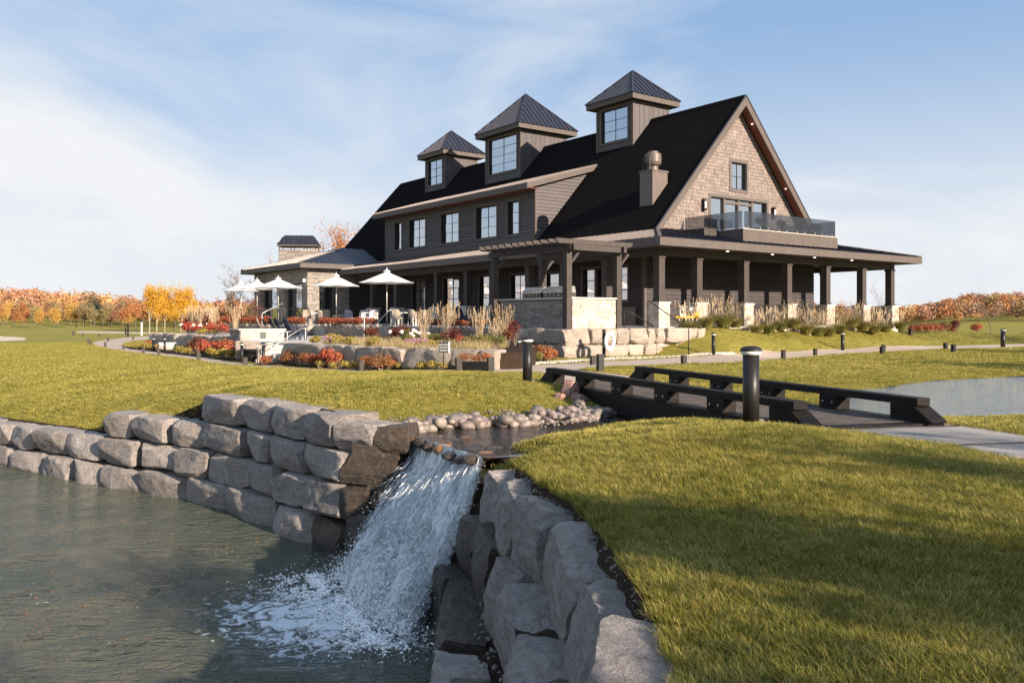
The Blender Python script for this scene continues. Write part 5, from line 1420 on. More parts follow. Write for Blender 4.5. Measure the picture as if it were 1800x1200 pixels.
# ------------------------------------------------------------------ the waterfall
FL = (-2.12, 10.45); FR = (-1.00, 8.35)
wf = empty('waterfall'); tag(wf, kind='structure')
LIPZ = EYE + ZW
def fall_pt(u, t):
    """u across (0 left, 1 right), t down (0 lip, 1 foot)"""
    l = Vector(LIP_L).lerp(Vector(LIP_R), u); f = Vector(FL).lerp(Vector(FR), u)
    bul = .16 * math.sin(u * math.pi)
    s = t ** 1.45
    p = l.lerp(f, s) + Vector((-.4, -.9)) * bul * s
    h = LIPZ - .0
    prof = (t ** 1.0) * .93 + .07 * t ** .4
    # two rock ledges break the slope
    prof += .035 * math.sin(t * 9.5 + u * 2.2) * min(1, t * 5) * (1 - t)
    return Vector((p.x, p.y, h * (1 - min(1, prof)) + .01))
def wf_mat(name, thr, soft=.14, body=(.99, .975, .955)):
    m = bpy.data.materials.new(name); m.use_nodes = True
    t = m.node_tree; N = t.nodes; K = t.links.new
    P = N['Principled BSDF']; P.inputs['Roughness'].default_value = .45
    uv = N.new('ShaderNodeUVMap'); mp = N.new('ShaderNodeMapping'); mp.inputs['Scale'].default_value = (34, 5.5, 1); K(uv.outputs[0], mp.inputs['Vector'])
    n = N.new('ShaderNodeTexNoise'); n.inputs['Scale'].default_value = 1.0; n.inputs['Detail'].default_value = 7; n.inputs['Roughness'].default_value = .72; n.inputs['Distortion'].default_value = .7
    K(mp.outputs[0], n.inputs['Vector'])
    g = N.new('ShaderNodeNewGeometry'); n2 = N.new('ShaderNodeTexNoise'); n2.inputs['Scale'].default_value = 16; n2.inputs['Detail'].default_value = 7; n2.inputs['Roughness'].default_value = .75
    K(g.outputs['Position'], n2.inputs['Vector'])
    mxn = N.new('ShaderNodeMix'); sp = N.new('ShaderNodeSeparateXYZ'); K(uv.outputs[0], sp.inputs[0])
    w = N.new('ShaderNodeMapRange'); w.inputs['From Min'].default_value = .15; w.inputs['From Max'].default_value = .8; K(sp.outputs['Y'], w.inputs['Value'])
    K(w.outputs[0], mxn.inputs[0]); K(n.outputs['Fac'], mxn.inputs[2]); K(n2.outputs['Fac'], mxn.inputs[3])
    r = N.new('ShaderNodeMapRange'); r.inputs['From Min'].default_value = thr; r.inputs['From Max'].default_value = thr + soft; K(mxn.outputs[0], r.inputs['Value'])
    cr = N.new('ShaderNodeValToRGB'); cr.color_ramp.elements[0].position = .34; cr.color_ramp.elements[0].color = (.26, .30, .32, 1); cr.color_ramp.elements[1].position = .47; cr.color_ramp.elements[1].color = (*body, 1)
    K(mxn.outputs[0], cr.inputs['Fac']); K(cr.outputs[0], P.inputs['Base Color'])
    b = N.new('ShaderNodeBump'); b.inputs['Strength'].default_value = .8; b.inputs['Distance'].default_value = .05; K(mxn.outputs[0], b.inputs['Height']); K(b.outputs[0], P.inputs['Normal'])
    # thin water between the white threads
    T = N.new('ShaderNodeBsdfTransparent'); T.inputs['Color'].default_value = (.82, .86, .86, 1)
    G = N.new('ShaderNodeBsdfGlossy'); G.inputs['Roughness'].default_value = .12; G.inputs['Color'].default_value = (.8, .85, .9, 1); K(b.outputs[0], G.inputs['Normal'])
    X0 = N.new('ShaderNodeMixShader'); X0.inputs[0].default_value = .10; K(T.outputs[0], X0.inputs[1]); K(G.outputs[0], X0.inputs[2])
    TL = N.new('ShaderNodeBsdfTranslucent'); TL.inputs['Color'].default_value = (.85, .9, .92, 1)
    X1 = N.new('ShaderNodeMixShader'); X1.inputs[0].default_value = .12; K(P.outputs[0], X1.inputs[1]); K(TL.outputs[0], X1.inputs[2])
    pp = N.new('ShaderNodeMath'); pp.operation = 'PINGPONG'; pp.inputs[1].default_value = .5; K(sp.outputs['X'], pp.inputs[0])
    e1 = N.new('ShaderNodeMath'); e1.operation = 'MULTIPLY_ADD'; e1.inputs[1].default_value = .30; K(n2.outputs['Fac'], e1.inputs[0]); K(pp.outputs[0], e1.inputs[2])
    e2 = N.new('ShaderNodeMapRange'); e2.inputs['From Min'].default_value = .15; e2.inputs['From Max'].default_value = .23; K(e1.outputs[0], e2.inputs['Value'])
    e3 = N.new('ShaderNodeMath'); e3.operation = 'MULTIPLY'; K(r.outputs[0], e3.inputs[0]); K(e2.outputs[0], e3.inputs[1])
    X = N.new('ShaderNodeMixShader'); K(e3.outputs[0], X.inputs[0]); K(X0.outputs[0], X.inputs[1]); K(X1.outputs[0], X.inputs[2])
    K(X.outputs[0], N['Material Output'].inputs['Surface']); return m
for lay, (thr, lift, seed, sft) in enumerate(((.24, .00, 3, .16), (.42, .06, 9, .14), (.50, .12, 17, .12))):
    nu, nv = 150, 210; V = np.zeros((nu * nv, 3)); U = np.zeros((nu * nv, 2)); off = Vector((seed * 3.1, seed, 0))
    for j in range(nv):
        t = j / (nv - 1)
        for i in range(nu):
            u = i / (nu - 1); p = fall_pt(u, t)
            q = Vector((u * 6, t * 3.2, seed))
            am = (.025 + .17 * min(1, t * 1.5)) * (1 - .65 * max(0, (t - .85) / .15))
            d1 = noise.fractal(q * 1.3 + off, .9, 2.1, 5) ; d2 = noise.noise(Vector((u * 30, t * 5, seed)))
            up = Vector((-.32, -.5, .75))
            p = p + up * (am * d1 * 1.1 + am * .35 * d2 + lift * min(1, t * 2.2) * (1 - .6 * t))
            V[j * nu + i] = p; U[j * nu + i] = (u + .02 * noise.noise(q * 2), t)
    F = np.array([(j * nu + i, j * nu + i + 1, (j + 1) * nu + i + 1, (j + 1) * nu + i) for j in range(nv - 1) for i in range(nu - 1)])[:, ::-1]
    me = fast_mesh('water_sheet', V, F, wf_mat('falling water %d' % lay, thr, sft), True)
    uvl = me.uv_layers.new(name='UVMap'); li = np.zeros(len(me.loops), np.int32); me.loops.foreach_get('vertex_index', li); uvl.data.foreach_set('uv', U[li].astype(np.float32).ravel())
    link('water_sheet', me, wf)
def white_water():
    m = bpy.data.materials.new('white water drops'); m.use_nodes = True
    P = m.node_tree.nodes['Principled BSDF']; P.inputs['Base Color'].default_value = (.99, .98, .965, 1); P.inputs['Roughness'].default_value = .25
    P.inputs['Subsurface Weight'].default_value = 0.0
    return m
M['drop'] = white_water()
# threads of water
V = []; F = []
for k in range(420):
    u = rng.random(); t0 = rng.uniform(0, .85) ** 1.2; t1 = min(1, t0 + rng.uniform(.04, .16)); w = rng.uniform(.0015, .005); hgt = rng.uniform(.02, .17) * min(1, t0 * 3 + .15)
    du = rng.uniform(-.015, .015); n = 6; base = len(V)
    for i in range(n + 1):
        f = i / n; t = t0 + (t1 - t0) * f; p = fall_pt(min(1, max(0, u + du * f)), t) + Vector((-.3, -.5, .75)) * (hgt * (1 + .5 * f) + rng.uniform(-.006, .006))
        ww = w * math.sin(math.pi * (f * .8 + .1))
        V += [(p.x - ww, p.y + ww * .5, p.z), (p.x + ww, p.y - ww * .5, p.z), (p.x, p.y, p.z + ww * 1.2)]
    for i in range(n):
        a = base + i * 3
        F += [(a, a + 1, a + 4, a + 3), (a + 1, a + 2, a + 5, a + 4), (a + 2, a, a + 3, a + 5)]
o = link('water_thread', fast_mesh('water_thread', V, F, M['drop'], True), wf); tag(o, kind='stuff')
# droplets and froth
P = []; sz = []
for k in range(13000):
    t = rng.beta(1.9, 1.2); u = rng.uniform(-.05, 1.04); q = fall_pt(min(1, max(0, u)), t)
    if u < 0: q.x += u * 1.2
    if u > 1: q.x += (u - 1) * 1.0
    h = abs(rng.normal(0, .09)) * min(1, t * 1.6) + .06 * min(1, t * 2)
    P.append((q.x - .35 * h + rng.normal(0, .02), q.y - .5 * h + rng.normal(0, .02), q.z + .8 * h)); sz.append(min(.008, .0014 + rng.exponential(.0012)))
for k in range(4600):        # spray thrown wide at the foot
    a = rng.uniform(0, 6.28); r_ = abs(rng.normal(0, .55)); f = Vector(FL).lerp(Vector(FR), rng.uniform(-.05, 1.05))
    P.append((f.x + r_ * math.cos(a) * .8, f.y + r_ * math.sin(a) * .7, .02 + abs(rng.normal(0, .13)) * math.exp(-r_))); sz.append(.0025 + rng.exponential(.002))
o = blobs('spray', np.array(P), sz, M['drop'], wf, flat=1)
# froth heaped on the pond at the foot
P = []; sz = []
for k in range(9000):
    a = rng.uniform(0, 6.28); r_ = abs(rng.normal(0, .5)); f = Vector(FL).lerp(Vector(FR), rng.uniform(-.05, 1.05)) + Vector((-.28, -.10))
    x, y = f.x + r_ * math.cos(a) * 1.1, f.y + r_ * math.sin(a) * .6
    if noise.fractal(Vector((x * 4.2, y * 6.0, 4)), .8, 2.1, 4) + .18 - r_ * .55 < 0: continue
    P.append((x, y, .01 + rng.uniform(-.01, .05) * max(0, 1 - r_))); sz.append(rng.uniform(.006, .028) * max(.3, 1.1 - r_))
o = blobs('froth', np.array(P), sz, M['drop'], wf, flat=.55)
P = []; sz = []
for k in range(2600):
    t = rng.beta(3.2, 1.0); u = rng.uniform(-.02, 1.0); q = fall_pt(min(1, max(0, u)), t)
    if noise.noise(Vector((u * 9, t * 4, 2))) < -.12: continue
    h = .03 + abs(rng.normal(0, .055)) * min(1, t * 1.6)
    P.append((q.x - .35 * h + rng.normal(0, .02), q.y - .5 * h + rng.normal(0, .02), q.z + .8 * h)); sz.append(rng.uniform(.004, .014) * (.5 + t * .7))
blobs('foam_clumps', np.array(P), sz, M['drop'], wf, flat=.9, jitter=.5)
# dark wet rocks under and beside the sheet
for k, (u, t, s) in enumerate(((.05, .22, .8), (.35, .2, .9), (.7, .2, .9), (1.0, .25, .7), (.1, .55, .9), (.5, .5, 1.0), (.85, .5, .9), (1.02, .6, .7), (.2, .8, .9), (.6, .8, 1.0), (1.0, .85, .8), (-.1, .45, .6), (-.08, .8, .6))):
    p = fall_pt(u, t); _seed[0] += 1
    link('rock', rock_mesh('rock', (s, s * .9, s * .7), _seed[0], 12, M['rock_wet'], .14), wf, (p.x + .26, p.y + .42, p.z - .48), (.2, .1, rng.uniform(0, 3)))
# ------------------------------------------------------------------ bridge
near_rail = [Vector((3.46, 10.4)), Vector((.80, 17.5))]; far_rail = [Vector((5.16, 10.85)), Vector((2.68, 18.0))]
br = empty('timber_bridge'); tag(br, 'low black timber footbridge with curb rails on blocks over the creek', 'bridge')
ZD = EYE - 1.335
d_ = (near_rail[1] - near_rail[0]).normalized(); LB = (near_rail[1] - near_rail[0]).length; nrm_ = Vector((d_.y, -d_.x))   # towards the far rail
for rail, off_ in ((near_rail, -.02), (far_rail, .02)):
    a, b = rail; dr_ = (b - a).normalized(); L_ = (b - a).length
    # long curb timber
    MB().bar((*(a - dr_ * .05), EYE - 1.045), (*(b + dr_ * .05), EYE - 1.045), .20, .095).build('curb_rail', M['bridge'], br)
    MB().bar((*(a - dr_ * .25), ZD - .16), (*(b + dr_ * .25), ZD - .16), .26, .42).build('side_girder', M['bridge'], br)
    n = 6
    for k in range(n):
        f = k / (n - 1); c = a + dr_ * (.14 + (L_ - .28) * f)
        if k in (0, n - 1):
            s = -1 if k == 0 else 1; e0 = c + dr_ * s * .02; mbk = MB(); w = nrm_ * .13
            pr = [(-.26 * s, 0.0), (.44 * s, 0.0), (.12 * s, .305), (-.26 * s, .305)]
            poly = [(e0.x + dr_.x * q - w.x, e0.y + dr_.y * q - w.y, ZD + .055 + z * .62 if z else ZD + .055) for q, z in pr]
            if s < 0: poly = poly[::-1]
            mbk.prism(poly, (w.x * 2, w.y * 2, 0)).build('end_block', M['bridge'], br)
        else:
            MB().bar((*(c - dr_ * .19), ZD + .15), (*(c + dr_ * .19), ZD + .15), .22, .185).build('rail_block', M['bridge'], br)
npl = 46
for k in range(npl):
    f = (k + .5) / npl; p = near_rail[0].lerp(near_rail[1], f); q = far_rail[0].lerp(far_rail[1], f); w = LB / npl - .012
    MB().bar((*p, ZD + .02 + rng.uniform(-.003, .003)), (*q, ZD + .02 + rng.uniform(-.003, .003)), w, .05).build('deck_plank', M['deck'], br)
MB().bar((*(near_rail[0] - d_ * .12), ZD - .1), (*(far_rail[0] - d_ * .12), ZD - .1), .22, .28).build('abutment_beam', M['bridge'], br)
MB().bar((*(near_rail[1] + d_ * .12), ZD - .1), (*(far_rail[1] + d_ * .12), ZD - .1), .22, .28).build('abutment_beam', M['bridge'], br)

# bolt heads on the rail blocks
for rail, sd in ((near_rail, -1), (far_rail, -1)):
    a, b = rail; dr_ = (b - a).normalized(); L_ = (b - a).length
    for k in range(1, 5):
        c = a + dr_ * (.14 + (L_ - .28) * k / 5)
        for e in (-.1, .1):
            p = c + dr_ * e + Vector((-dr_.y, dr_.x)) * .115
            MB().tube((p.x, p.y, ZD + .15), (p.x - dr_.y * .012, p.y + dr_.x * .012, ZD + .15), .016, n=8).build('bolt', M['steel'], br)
# ------------------------------------------------------------------ bollards and markers
def bollard(x, y, h, r, z, label, cap=True, group='black bollard lights'):
    b = empty('bollard_light', (x, y, z)); tag(b, label, 'bollard', group)
    mb = MB(); mb.lathe([(r, -.1), (r, h - .11)], 24); mb.build('post', M['black'], b, True)
    MB().lathe([(r * .93, h - .109), (r * 1.16, h - .10), (r * 1.3, h - .062)], 24).build('lamp_ring', M['lamp_glass'], b, True)
    MB().lathe([(r * 1.34, h - .06), (r * 1.34, h - .045), (r * 1.1, h - .018), (r * .6, h - .003), (.003, h)], 24).build('lamp_cap', M['black'], b, True)
    mb = MB(); mb.box(r * .6, r * 1.5, -r * .3, r * .3, -.02, .05); mb.build('base_bracket', M['steel'], b)
    return b
for px, dd, h, r, lab in ((1320, 10.0, .90, .094, 'big black bollard light in the near grass beside the near end of the bridge'), (927, 17.0, .90, .094, 'black bollard light on the lawn edge at the far end of the bridge'),
                          (1254, 34.8, .90, .075, 'black bollard light at the foot of the stone steps by the sloping lawn'), (1481, 41.0, .90, .085, 'black bollard light in the grass below the row of plumed grasses'),
                          (1763, 45.5, 1.0, .115, 'thick dark bollard light at the right edge beyond the cart path'), (912, 29.5, .80, .06, 'slim bollard light beside the rust coloured shrub and pebbles'),
                          (425, 33.8, .82, .06, 'slim brown bollard light left of the garden steps'), (463, 33.0, .82, .062, 'slim brown bollard light in front of the garden steps'),
                          (270, 47.0, .78, .06, 'slim bollard light left of the far stone seat'), (289.5, 46.0, .80, .06, 'slim bollard light right of the far stone seat')):
    x, y = at(px, dd); bollard(x, y, h, r, gz(x, y) - .01, lab)
def marker(px, dd, h, w, lab, tilt=0.0):
    x, y = at(px, dd); o = MB().box(-w / 2, w / 2, -w / 2, w / 2, -.1, h)
    o.box(-w / 2 - .004, w / 2 + .004, -w / 2 - .004, w / 2 + .004, h - .06, h - .05)
    o = o.build('path_marker', M['black' if px > 860 else 'beam'], None, loc=(x, y, gz(x, y)), rot=(0, tilt, .4)); tag(o, lab, 'marker post', 'short square posts along the cart path')
mk = [(431, 32.2, .30, .16, 'square marker post on the lawn in front of the left slim bollard'), (349, 37.0, .30, .16, 'square marker post left of the one facing the garden steps'), (279, 42.5, .30, .15, 'square marker post beside the red and yellow flower bed end'),
      (252, 45.5, .28, .15, 'square marker post nearest the stone seat on the path curve'), (217, 51, .26, .15, 'square marker post on the left bend of the cart path, right of the pair'), (185, 55, .30, .15, 'lower left marker post of the cluster at the path bend'),
      (159, 60, .30, .16, 'leftmost marker post of the cluster at the path bend'), (155, 64, .28, .16, 'upper marker post of the cluster at the path bend'), (190, 68, .3, .18, 'marker post on the grass inside the path loop'), (234, 76, .3, .18, 'marker post by the far end of the path loop'),
      (174, 92, .3, .2, 'marker post at the left end of the thin far path'), (145, 96, .3, .2, 'marker post on the small far path'), (129, 98, .5, .25, 'small pale marker on the far lawn near the bunker'),
      (635, 25.0, .36, .13, 'square marker post in front of the rust sedum clump'), (806, 22.8, .36, .15, 'square post holding the left end of the planter box'), (862, 22.3, .40, .16, 'square post right of the planter box'),
      (1042, 27.0, .28, .14, 'square marker post on the path below the life ring shadow'), (1055, 23.2, .46, .16, 'tall square marker post in the grass beyond the bridge'), (1202, 27.3, .28, .14, 'square marker post on the path below the steps'), (1377, 30.5, .34, .12, 'square marker post between path and grass right of the near bollard'),
      (1433, 37.5, .30, .13, 'small square post on the sloping lawn'), (1551, 34.8, .30, .15, 'front one of two overlapping marker posts by the path'), (1553, 39.5, .34, .13, 'back one of two overlapping marker posts by the path'),
      (1600, 49, .34, .16, 'leaning marker post near the right end of the plumed grasses', .25), (1662, 41.0, .30, .15, 'marker post just beyond the path at the right'), (1676, 37.2, .34, .15, 'marker post on the pond side of the path at the right'),
      (1130, 34.0, .3, .14, 'small post at the foot of the pebbles right of the life ring')]
for m_ in mk[:-1]: marker(*m_)
x, y = at(1340, 34.5)

# ------------------------------------------------------------------ boulder walls of the terrace and garden
ta = empty('terrace_wall'); tag(ta, 'two course wall of pale boulders under the pergola and patio', 'retaining wall')
corner = l2w(-5.45, -.32)
lineR = [l2w(-5.45, -.32), l2w(2.1, -.32)]                 # sunlit part facing the camera right
lineL = [l2w(-5.45, 21.5), l2w(-5.45, -.32)]
zt_ = -.40
stone_row(ta, lineR, [0, 1.35, 2.05, 2.75, 3.5, 4.55, 4.9, 5.45], -1.02, zt_, .7, M['rock_pale'], n=10, rough=.07, out=0)
stone_row(ta, lineR, [-.0, .95, 2.1, 3.3, 4.2, 5.3], -1.68, -1.03, .75, M['rock_pale'], n=10, rough=.07, out=-.05)
SL = poly_param(lineL)[-1]
stone_row(ta, lineL, auto_breaks(lineL, .7, 1.3, 0, SL, 12), -.98, zt_, .7, M['rock_pale'], n=9, rough=.07)
stone_row(ta, lineL, auto_breaks(lineL, .9, 1.5, 0, SL, 14), -1.60, -.99, .7, M['rock_pale'], n=8, rough=.07)
# far stretch, one course, left of the opening for the stairs
lineF = [l2w(-5.6, 42), l2w(-5.45, 24)]
stone_row(ta, lineF, auto_breaks(lineF, .7, 1.3, 0, None, 22), -1.0, -.42, .7, M['rock_pale'], n=7, rough=.07)
# right end: big block, steps, small blocks
def block(px0, px1, dd, z0, z1, depth, mat_, parent, seed=None, n=10, rz_=None, name='stone'):
    a = Vector(at(px0, dd)); b = Vector(at(px1, dd)); c = (a + b) / 2; _seed[0] += 1
    rz_ = BROT * .0 if rz_ is None else rz_
    return link(name, rock_mesh(name, ((b - a).length, depth, z1 - z0), seed or _seed[0], n, mat_, .06), parent, (c.x, c.y + depth / 2, EYE + (z0 + z1) / 2), (0, 0, rz_))
c = l2w(1.05, -1.0)
for (b0, b1, a0, a1, z0, z1) in ((.25, 2.05, -.3, .4, -1.0, -.40), (2.06, 2.6, -.3, .4, -1.0, -.42), (.9, 2.3, -.32, .3, -1.6, -1.01), (2.32, 3.0, -.35, .25, -1.6, -1.0), (3.02, 3.5, -.35, .2, -1.6, -1.03)):
    _seed[0] += 1; p = l2w((b0 + b1) / 2, (a0 + a1) / 2)
    link('stone', rock_mesh('stone', (b1 - b0, a1 - a0, z1 - z0), _seed[0], 9, M['rock_pale'], .05), ta, (p[0], p[1], EYE + (z0 + z1) / 2), (0, 0, BROT))
st = empty('stone_steps', (*l2w(.15, -.9), EYE - 1.52), BROT); tag(st, 'short flight of pale stone steps at the right end of the terrace wall', 'steps')
for k in range(3): MB().box(-.1 + k * .32, 1.3 + (k > 0) * .2, .0 + k * .3, .62 + k * .28, -.15 + k * .19, .04 + k * .19).build('step', M['cap'], st)
def handrail(name, pts, label, material=M['black'], group=None, posts=None):
    h = empty(name, pts[0]); tag(h, label, 'handrail', group); o_ = Vector(pts[0])
    mb = MB()
    for a, b in zip(pts[:-1], pts[1:]): mb.tube(Vector(a) - o_, Vector(b) - o_, .022, n=8)
    mb.build('rail', material, h, True)
    for (x, y, z0, z1) in posts: MB().tube(Vector((x, y, z0)) - o_, Vector((x, y, z1)) - o_, .022, n=8).build('post', material, h, True)
    return h
def H(px, dd, z): p = at(px, dd); return (p[0], p[1], EYE + z)
handrail('handrail', [H(1139, 35.2, .70 - .0), H(1141, 35.0, .72), H(1203, 35.2, -.30)], 'black sloping handrail crossing the left stone pier near the gas meter', posts=[(*at(1139, 35.2), EYE - .42, EYE + .71)])
handrail('handrail', [H(1097, 36.5, .45), H(1150, 37.5, -.36)], 'black handrail behind the pergola in front of the arched panel', posts=[(*at(1097, 36.5), EYE - .42, EYE + .45)])
handrail('handrail', [H(1210.5, 34.3, -.42), H(1211, 34.35, -.42)], 'thin brown post standing at the right of the steps', posts=[(*at(1210.5, 34.3), EYE - 1.5, EYE - .40)])

# garden wall (lower) along the path
gwl = [(-9.0, 33.2), (-7.55, 30.6), (-6.0, 28.9), (-4.7, 27.4), (-2.6, 25.6), (-1.3, 24.8), (-.50, 24.4)]
gw = empty('garden_wall'); tag(gw, 'low wall of pale rounded boulders holding the grass and flower bed along the path', 'retaining wall')
S_ = poly_param(gwl)
px_b = [ray_hit(gwl, p) for p in (495, 530, 568, 600, 624, 674, 705, 748, 792, 838, 868)]
px_b = [p for p in px_b if p is not None]; px_b[-1] = S_[-1]
stone_row(gw, gwl, px_b, -1.50, -.90, .75, M['rock_pale'], n=13, rough=.07, gap=.01, cuts=3)
stone_row(gw, gwl, auto_breaks(gwl, .7, 1.2, .4, S_[-1] - .5, 31), -1.80, -1.46, .6, M['rock_pale'], n=8, rough=.07, out=.12)
# left garden wall beyond the steps
gl = [at(265, 51), at(300, 48), at(345, 44.5), at(400, 41)]
gw2 = empty('garden_wall'); tag(gw2, 'low wall of pale boulders at the left end of the garden, behind red shrubs', 'retaining wall')
stone_row(gw2, gl, auto_breaks(gl, .9, 1.7, 0, None, 41), -1.65, -.85, .8, M['rock_pale'], n=9, rough=.07)
# block seat between them
_seed[0] += 1
o = link('stone_block', rock_mesh('stone_block', (1.3, .6, .42), _seed[0], 8, M['cap'], .02), None, (*at(301, 47.0), EYE - 1.50), (0, 0, .2)); tag(o, 'pale cut stone block between the two slim bollards at the garden end', 'stone block')
# terrace levels behind the walls
def flat(name, poly, ztop, zbot, material, kind='structure'):
    mb = MB(); mb.prism([(x, y, EYE + zbot) for x, y in poly], (0, 0, ztop - zbot)); o = mb.build(name, material); tag(o, kind=kind); return o
flat('patio', [l2w(-5.0, 0.05), l2w(2.0, 0.05), l2w(2.0, .74), l2w(.74, .74), l2w(.74, 30.5), l2w(-2.7, 30.5), l2w(-2.7, 43), l2w(-5.0, 43)], -.405, -1.7, M['paving'])
bed1 = gwl_in = offset_line(gwl, .35)
flat('garden_bed', bed1 + [(.25, 24.9), (.75, 27.5), l2w(-6.0, .6), l2w(-6.0, 12), at(640, 37), at(560, 35), (-8.2, 33.6)], -.99, -1.75, M['soil'])
flat('lower_terrace', [at(560, 35.02), at(640, 37.02), l2w(-6.01, 12.02), l2w(-6.0, 42.5), at(262, 53), at(300, 48.6), at(400, 41.5), at(452, 37.5), at(500, 34.8)], -1.00, -1.75, M['paving'])
# mulch strips in front of the beds
def drape(name, poly, lift, material, kind='structure', th=.02):
    pp = dens(poly); v_, e_, f_, _, _, _ = delaunay_2d_cdt([Vector(p) for p in pp], [], [list(range(len(pp)))], 1, 1e-5, False)
    SV = np.array([(v.x, v.y) for v in v_]); SF = np.array([f for f in f_ if len(f) == 3])
    o = link(name, fast_mesh(name, np.column_stack([SV, hrel(SV) + EYE + lift]), SF, material, True)); tag(o, kind=kind); return o
drape('mulch_bed', [at(445, 32.6), at(520, 30.0), at(640, 27.0), at(760, 25.5), at(800, 25.3), at(838, 24.9), (-.9, 24.5), (-2.5, 25.5), (-4.6, 27.3), (-7.4, 30.5), at(480, 33.2)], .035, M['soil'])
drape('mulch_bed', [at(214, 55), at(238, 50.5), at(300, 45.6), at(395, 36.4), at(445, 33.9), at(430, 38), at(395, 41), at(300, 47.5), at(258, 52)], .035, M['soil'])
drape('mulch_bed', [at(872, 26.0), at(900, 27.2), at(950, 28.8), at(985, 31.5), at(983, 33.2), at(905, 34.5), (.2, 27)], .10, M['soil'])
# white pebble verge
P = []; sz = []
verge = [at(800, 25.4), at(850, 25.6), at(905, 26.6), at(950, 28.0), at(1000, 29.2), at(1100, 31.0), at(1180, 33.2), at(1225, 34.2), at(1290, 36.2)]
S_ = poly_param(verge)
for k in range(4200):
    t = rng.uniform(0, S_[-1]); p = on_line(verge, S_, t); f = t / S_[-1]; w = .18 + .8 * math.exp(-((f - .50) / .20) ** 2) + .15
    u = rng.uniform(-.15, w); x, y = p.x - .25 * u, p.y + u
    P.append((x, y, min(gz(x, y), EYE - 1.43) + .02)); sz.append(rng.uniform(.02, .055))
blobs('white_pebbles', np.array(P), sz, M['pebble_pale'])

# ------------------------------------------------------------------ pergola and grill counter
pg = empty('pergola', (BX, BY, FLOOR), BROT); tag(pg, 'dark timber pergola over the outdoor grill counter', 'pergola')
for (b, a) in ((-5.08, .0), (-2.45, .0), (-5.08, 4.85), (-2.45, 4.85)):
    mb = MB(); mb.box(b, b + .26, a, a + .26, 0, 3.03); mb.build('post', M['beam'], pg)
    mb = MB(); mb.prism([(b + .27, a + .05, 2.62), (b + .27, a + .05, 2.5), (b + .75, a + .05, 3.0), (b + .62, a + .05, 3.03)], (0, .14, 0)); mb.build('brace', M['beam'], pg)
for b in (-5.02, -2.39):
    mb = MB(); mb.box(b, b + .15, -.35, 5.35, 3.031, 3.27); mb.build('main_beam', M['beam'], pg)
for k in range(12):
    a = -.18 + k * .47; e0, e1 = -5.75, -1.75
    mb = MB(); mb.prism([(e0, a, 3.46), (e0, a, 3.36), (e0 + .14, a, 3.272), (e1 - .14, a, 3.272), (e1, a, 3.36), (e1, a, 3.46)], (0, .09, 0)); mb.build('rafter', M['beam'], pg)
MB().box(-5.06, -2.2, -.19, -.1, 3.04, 3.26).build('end_beam', M['beam'], pg)
gc = empty('grill_counter', (BX, BY, FLOOR), BROT); tag(gc, 'cut limestone grill counter with sawn stone top under the pergola', 'counter')
MB().box(-4.72, -4.0, .45, 4.9, 0, 1.17).build('counter_body', M['veneer'], gc); MB().box(-4.72, -2.35, .12, .44, 0, 1.17).build('counter_body', M['veneer'], gc)
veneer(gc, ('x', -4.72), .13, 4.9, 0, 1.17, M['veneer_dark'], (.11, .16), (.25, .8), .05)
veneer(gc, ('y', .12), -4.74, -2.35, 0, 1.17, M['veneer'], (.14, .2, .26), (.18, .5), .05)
MB().box(-4.86, -3.92, .0, 5.05, 1.172, 1.235).build('counter_top', M['cap'], gc); MB().box(-3.918, -2.3, .0, .52, 1.172, 1.235).build('counter_top', M['cap'], gc)
for k, (a, lab) in enumerate(((1.35, 'right stainless barbecue grill with open hood on the counter'), (2.75, 'left stainless barbecue grill on the counter'))):
    g_ = empty('barbecue_grill', (*l2w(-4.35, a), FLOOR + 1.237), BROT); tag(g_, lab, 'grill', 'grills on the counter')
    MB().box(-.32, .36, -.62, .62, 0, .20).build('firebox', M['steel_dark'], g_)
    mb = MB(); mb.prism([(-.34, -.62, .205), (-.34, -.62, .27), (-.14, -.62, .46), (.30, -.62, .46), (.36, -.62, .205)], (0, 1.24, 0)); mb.build('hood', M['steel'], g_)
    MB().tube((-.40, -.45, .28), (-.40, .45, .28), .018, n=8).build('handle', M['steel'], g_, True)
    mb = MB()
    for q in (-.4, -.13, .13, .4): mb.tube((-.33, q, .10), (-.37, q, .10), .03, n=10)
    mb.build('knob', M['steel'], g_, True)

# ------------------------------------------------------------------ life ring on its post
lr = empty('life_ring', (*at(1062, 32.2), EYE - 1.55)); tag(lr, 'white life ring hanging on a dark post in front of the boulder wall', 'life ring')
MB().box(-.07, .05, -.06, .06, 0, 1.15).build('post', M['black'], lr)
mb = MB(); nseg, nr = 28, 10; vs = []; fs = []
for i in range(nseg):
    a = 2 * math.pi * i / nseg
    for j in range(nr):
        b = 2 * math.pi * j / nr; rr_ = .30 + .085 * math.cos(b); vs.append((rr_ * math.cos(a), .06 * math.sin(b), rr_ * math.sin(a)))
for i in range(nseg):
    for j in range(nr): fs.append((i * nr + j, i * nr + (j + 1) % nr, ((i + 1) % nseg) * nr + (j + 1) % nr, ((i + 1) % nseg) * nr + j))
mb.add(vs, fs); ring = mb.build('ring', M['white'], lr, True, loc=(.20, -.12, .70), rot=(0, 0, R(55)))
mb = MB()
for k in range(4):
    a = k * math.pi / 2 + .78; mb.tube((.40 * math.cos(a), -.0, .40 * math.sin(a)), (.40 * math.cos(a + 1.57), .0, .40 * math.sin(a + 1.57)), .010, n=6)
mb.build('rope', M['white'], ring)

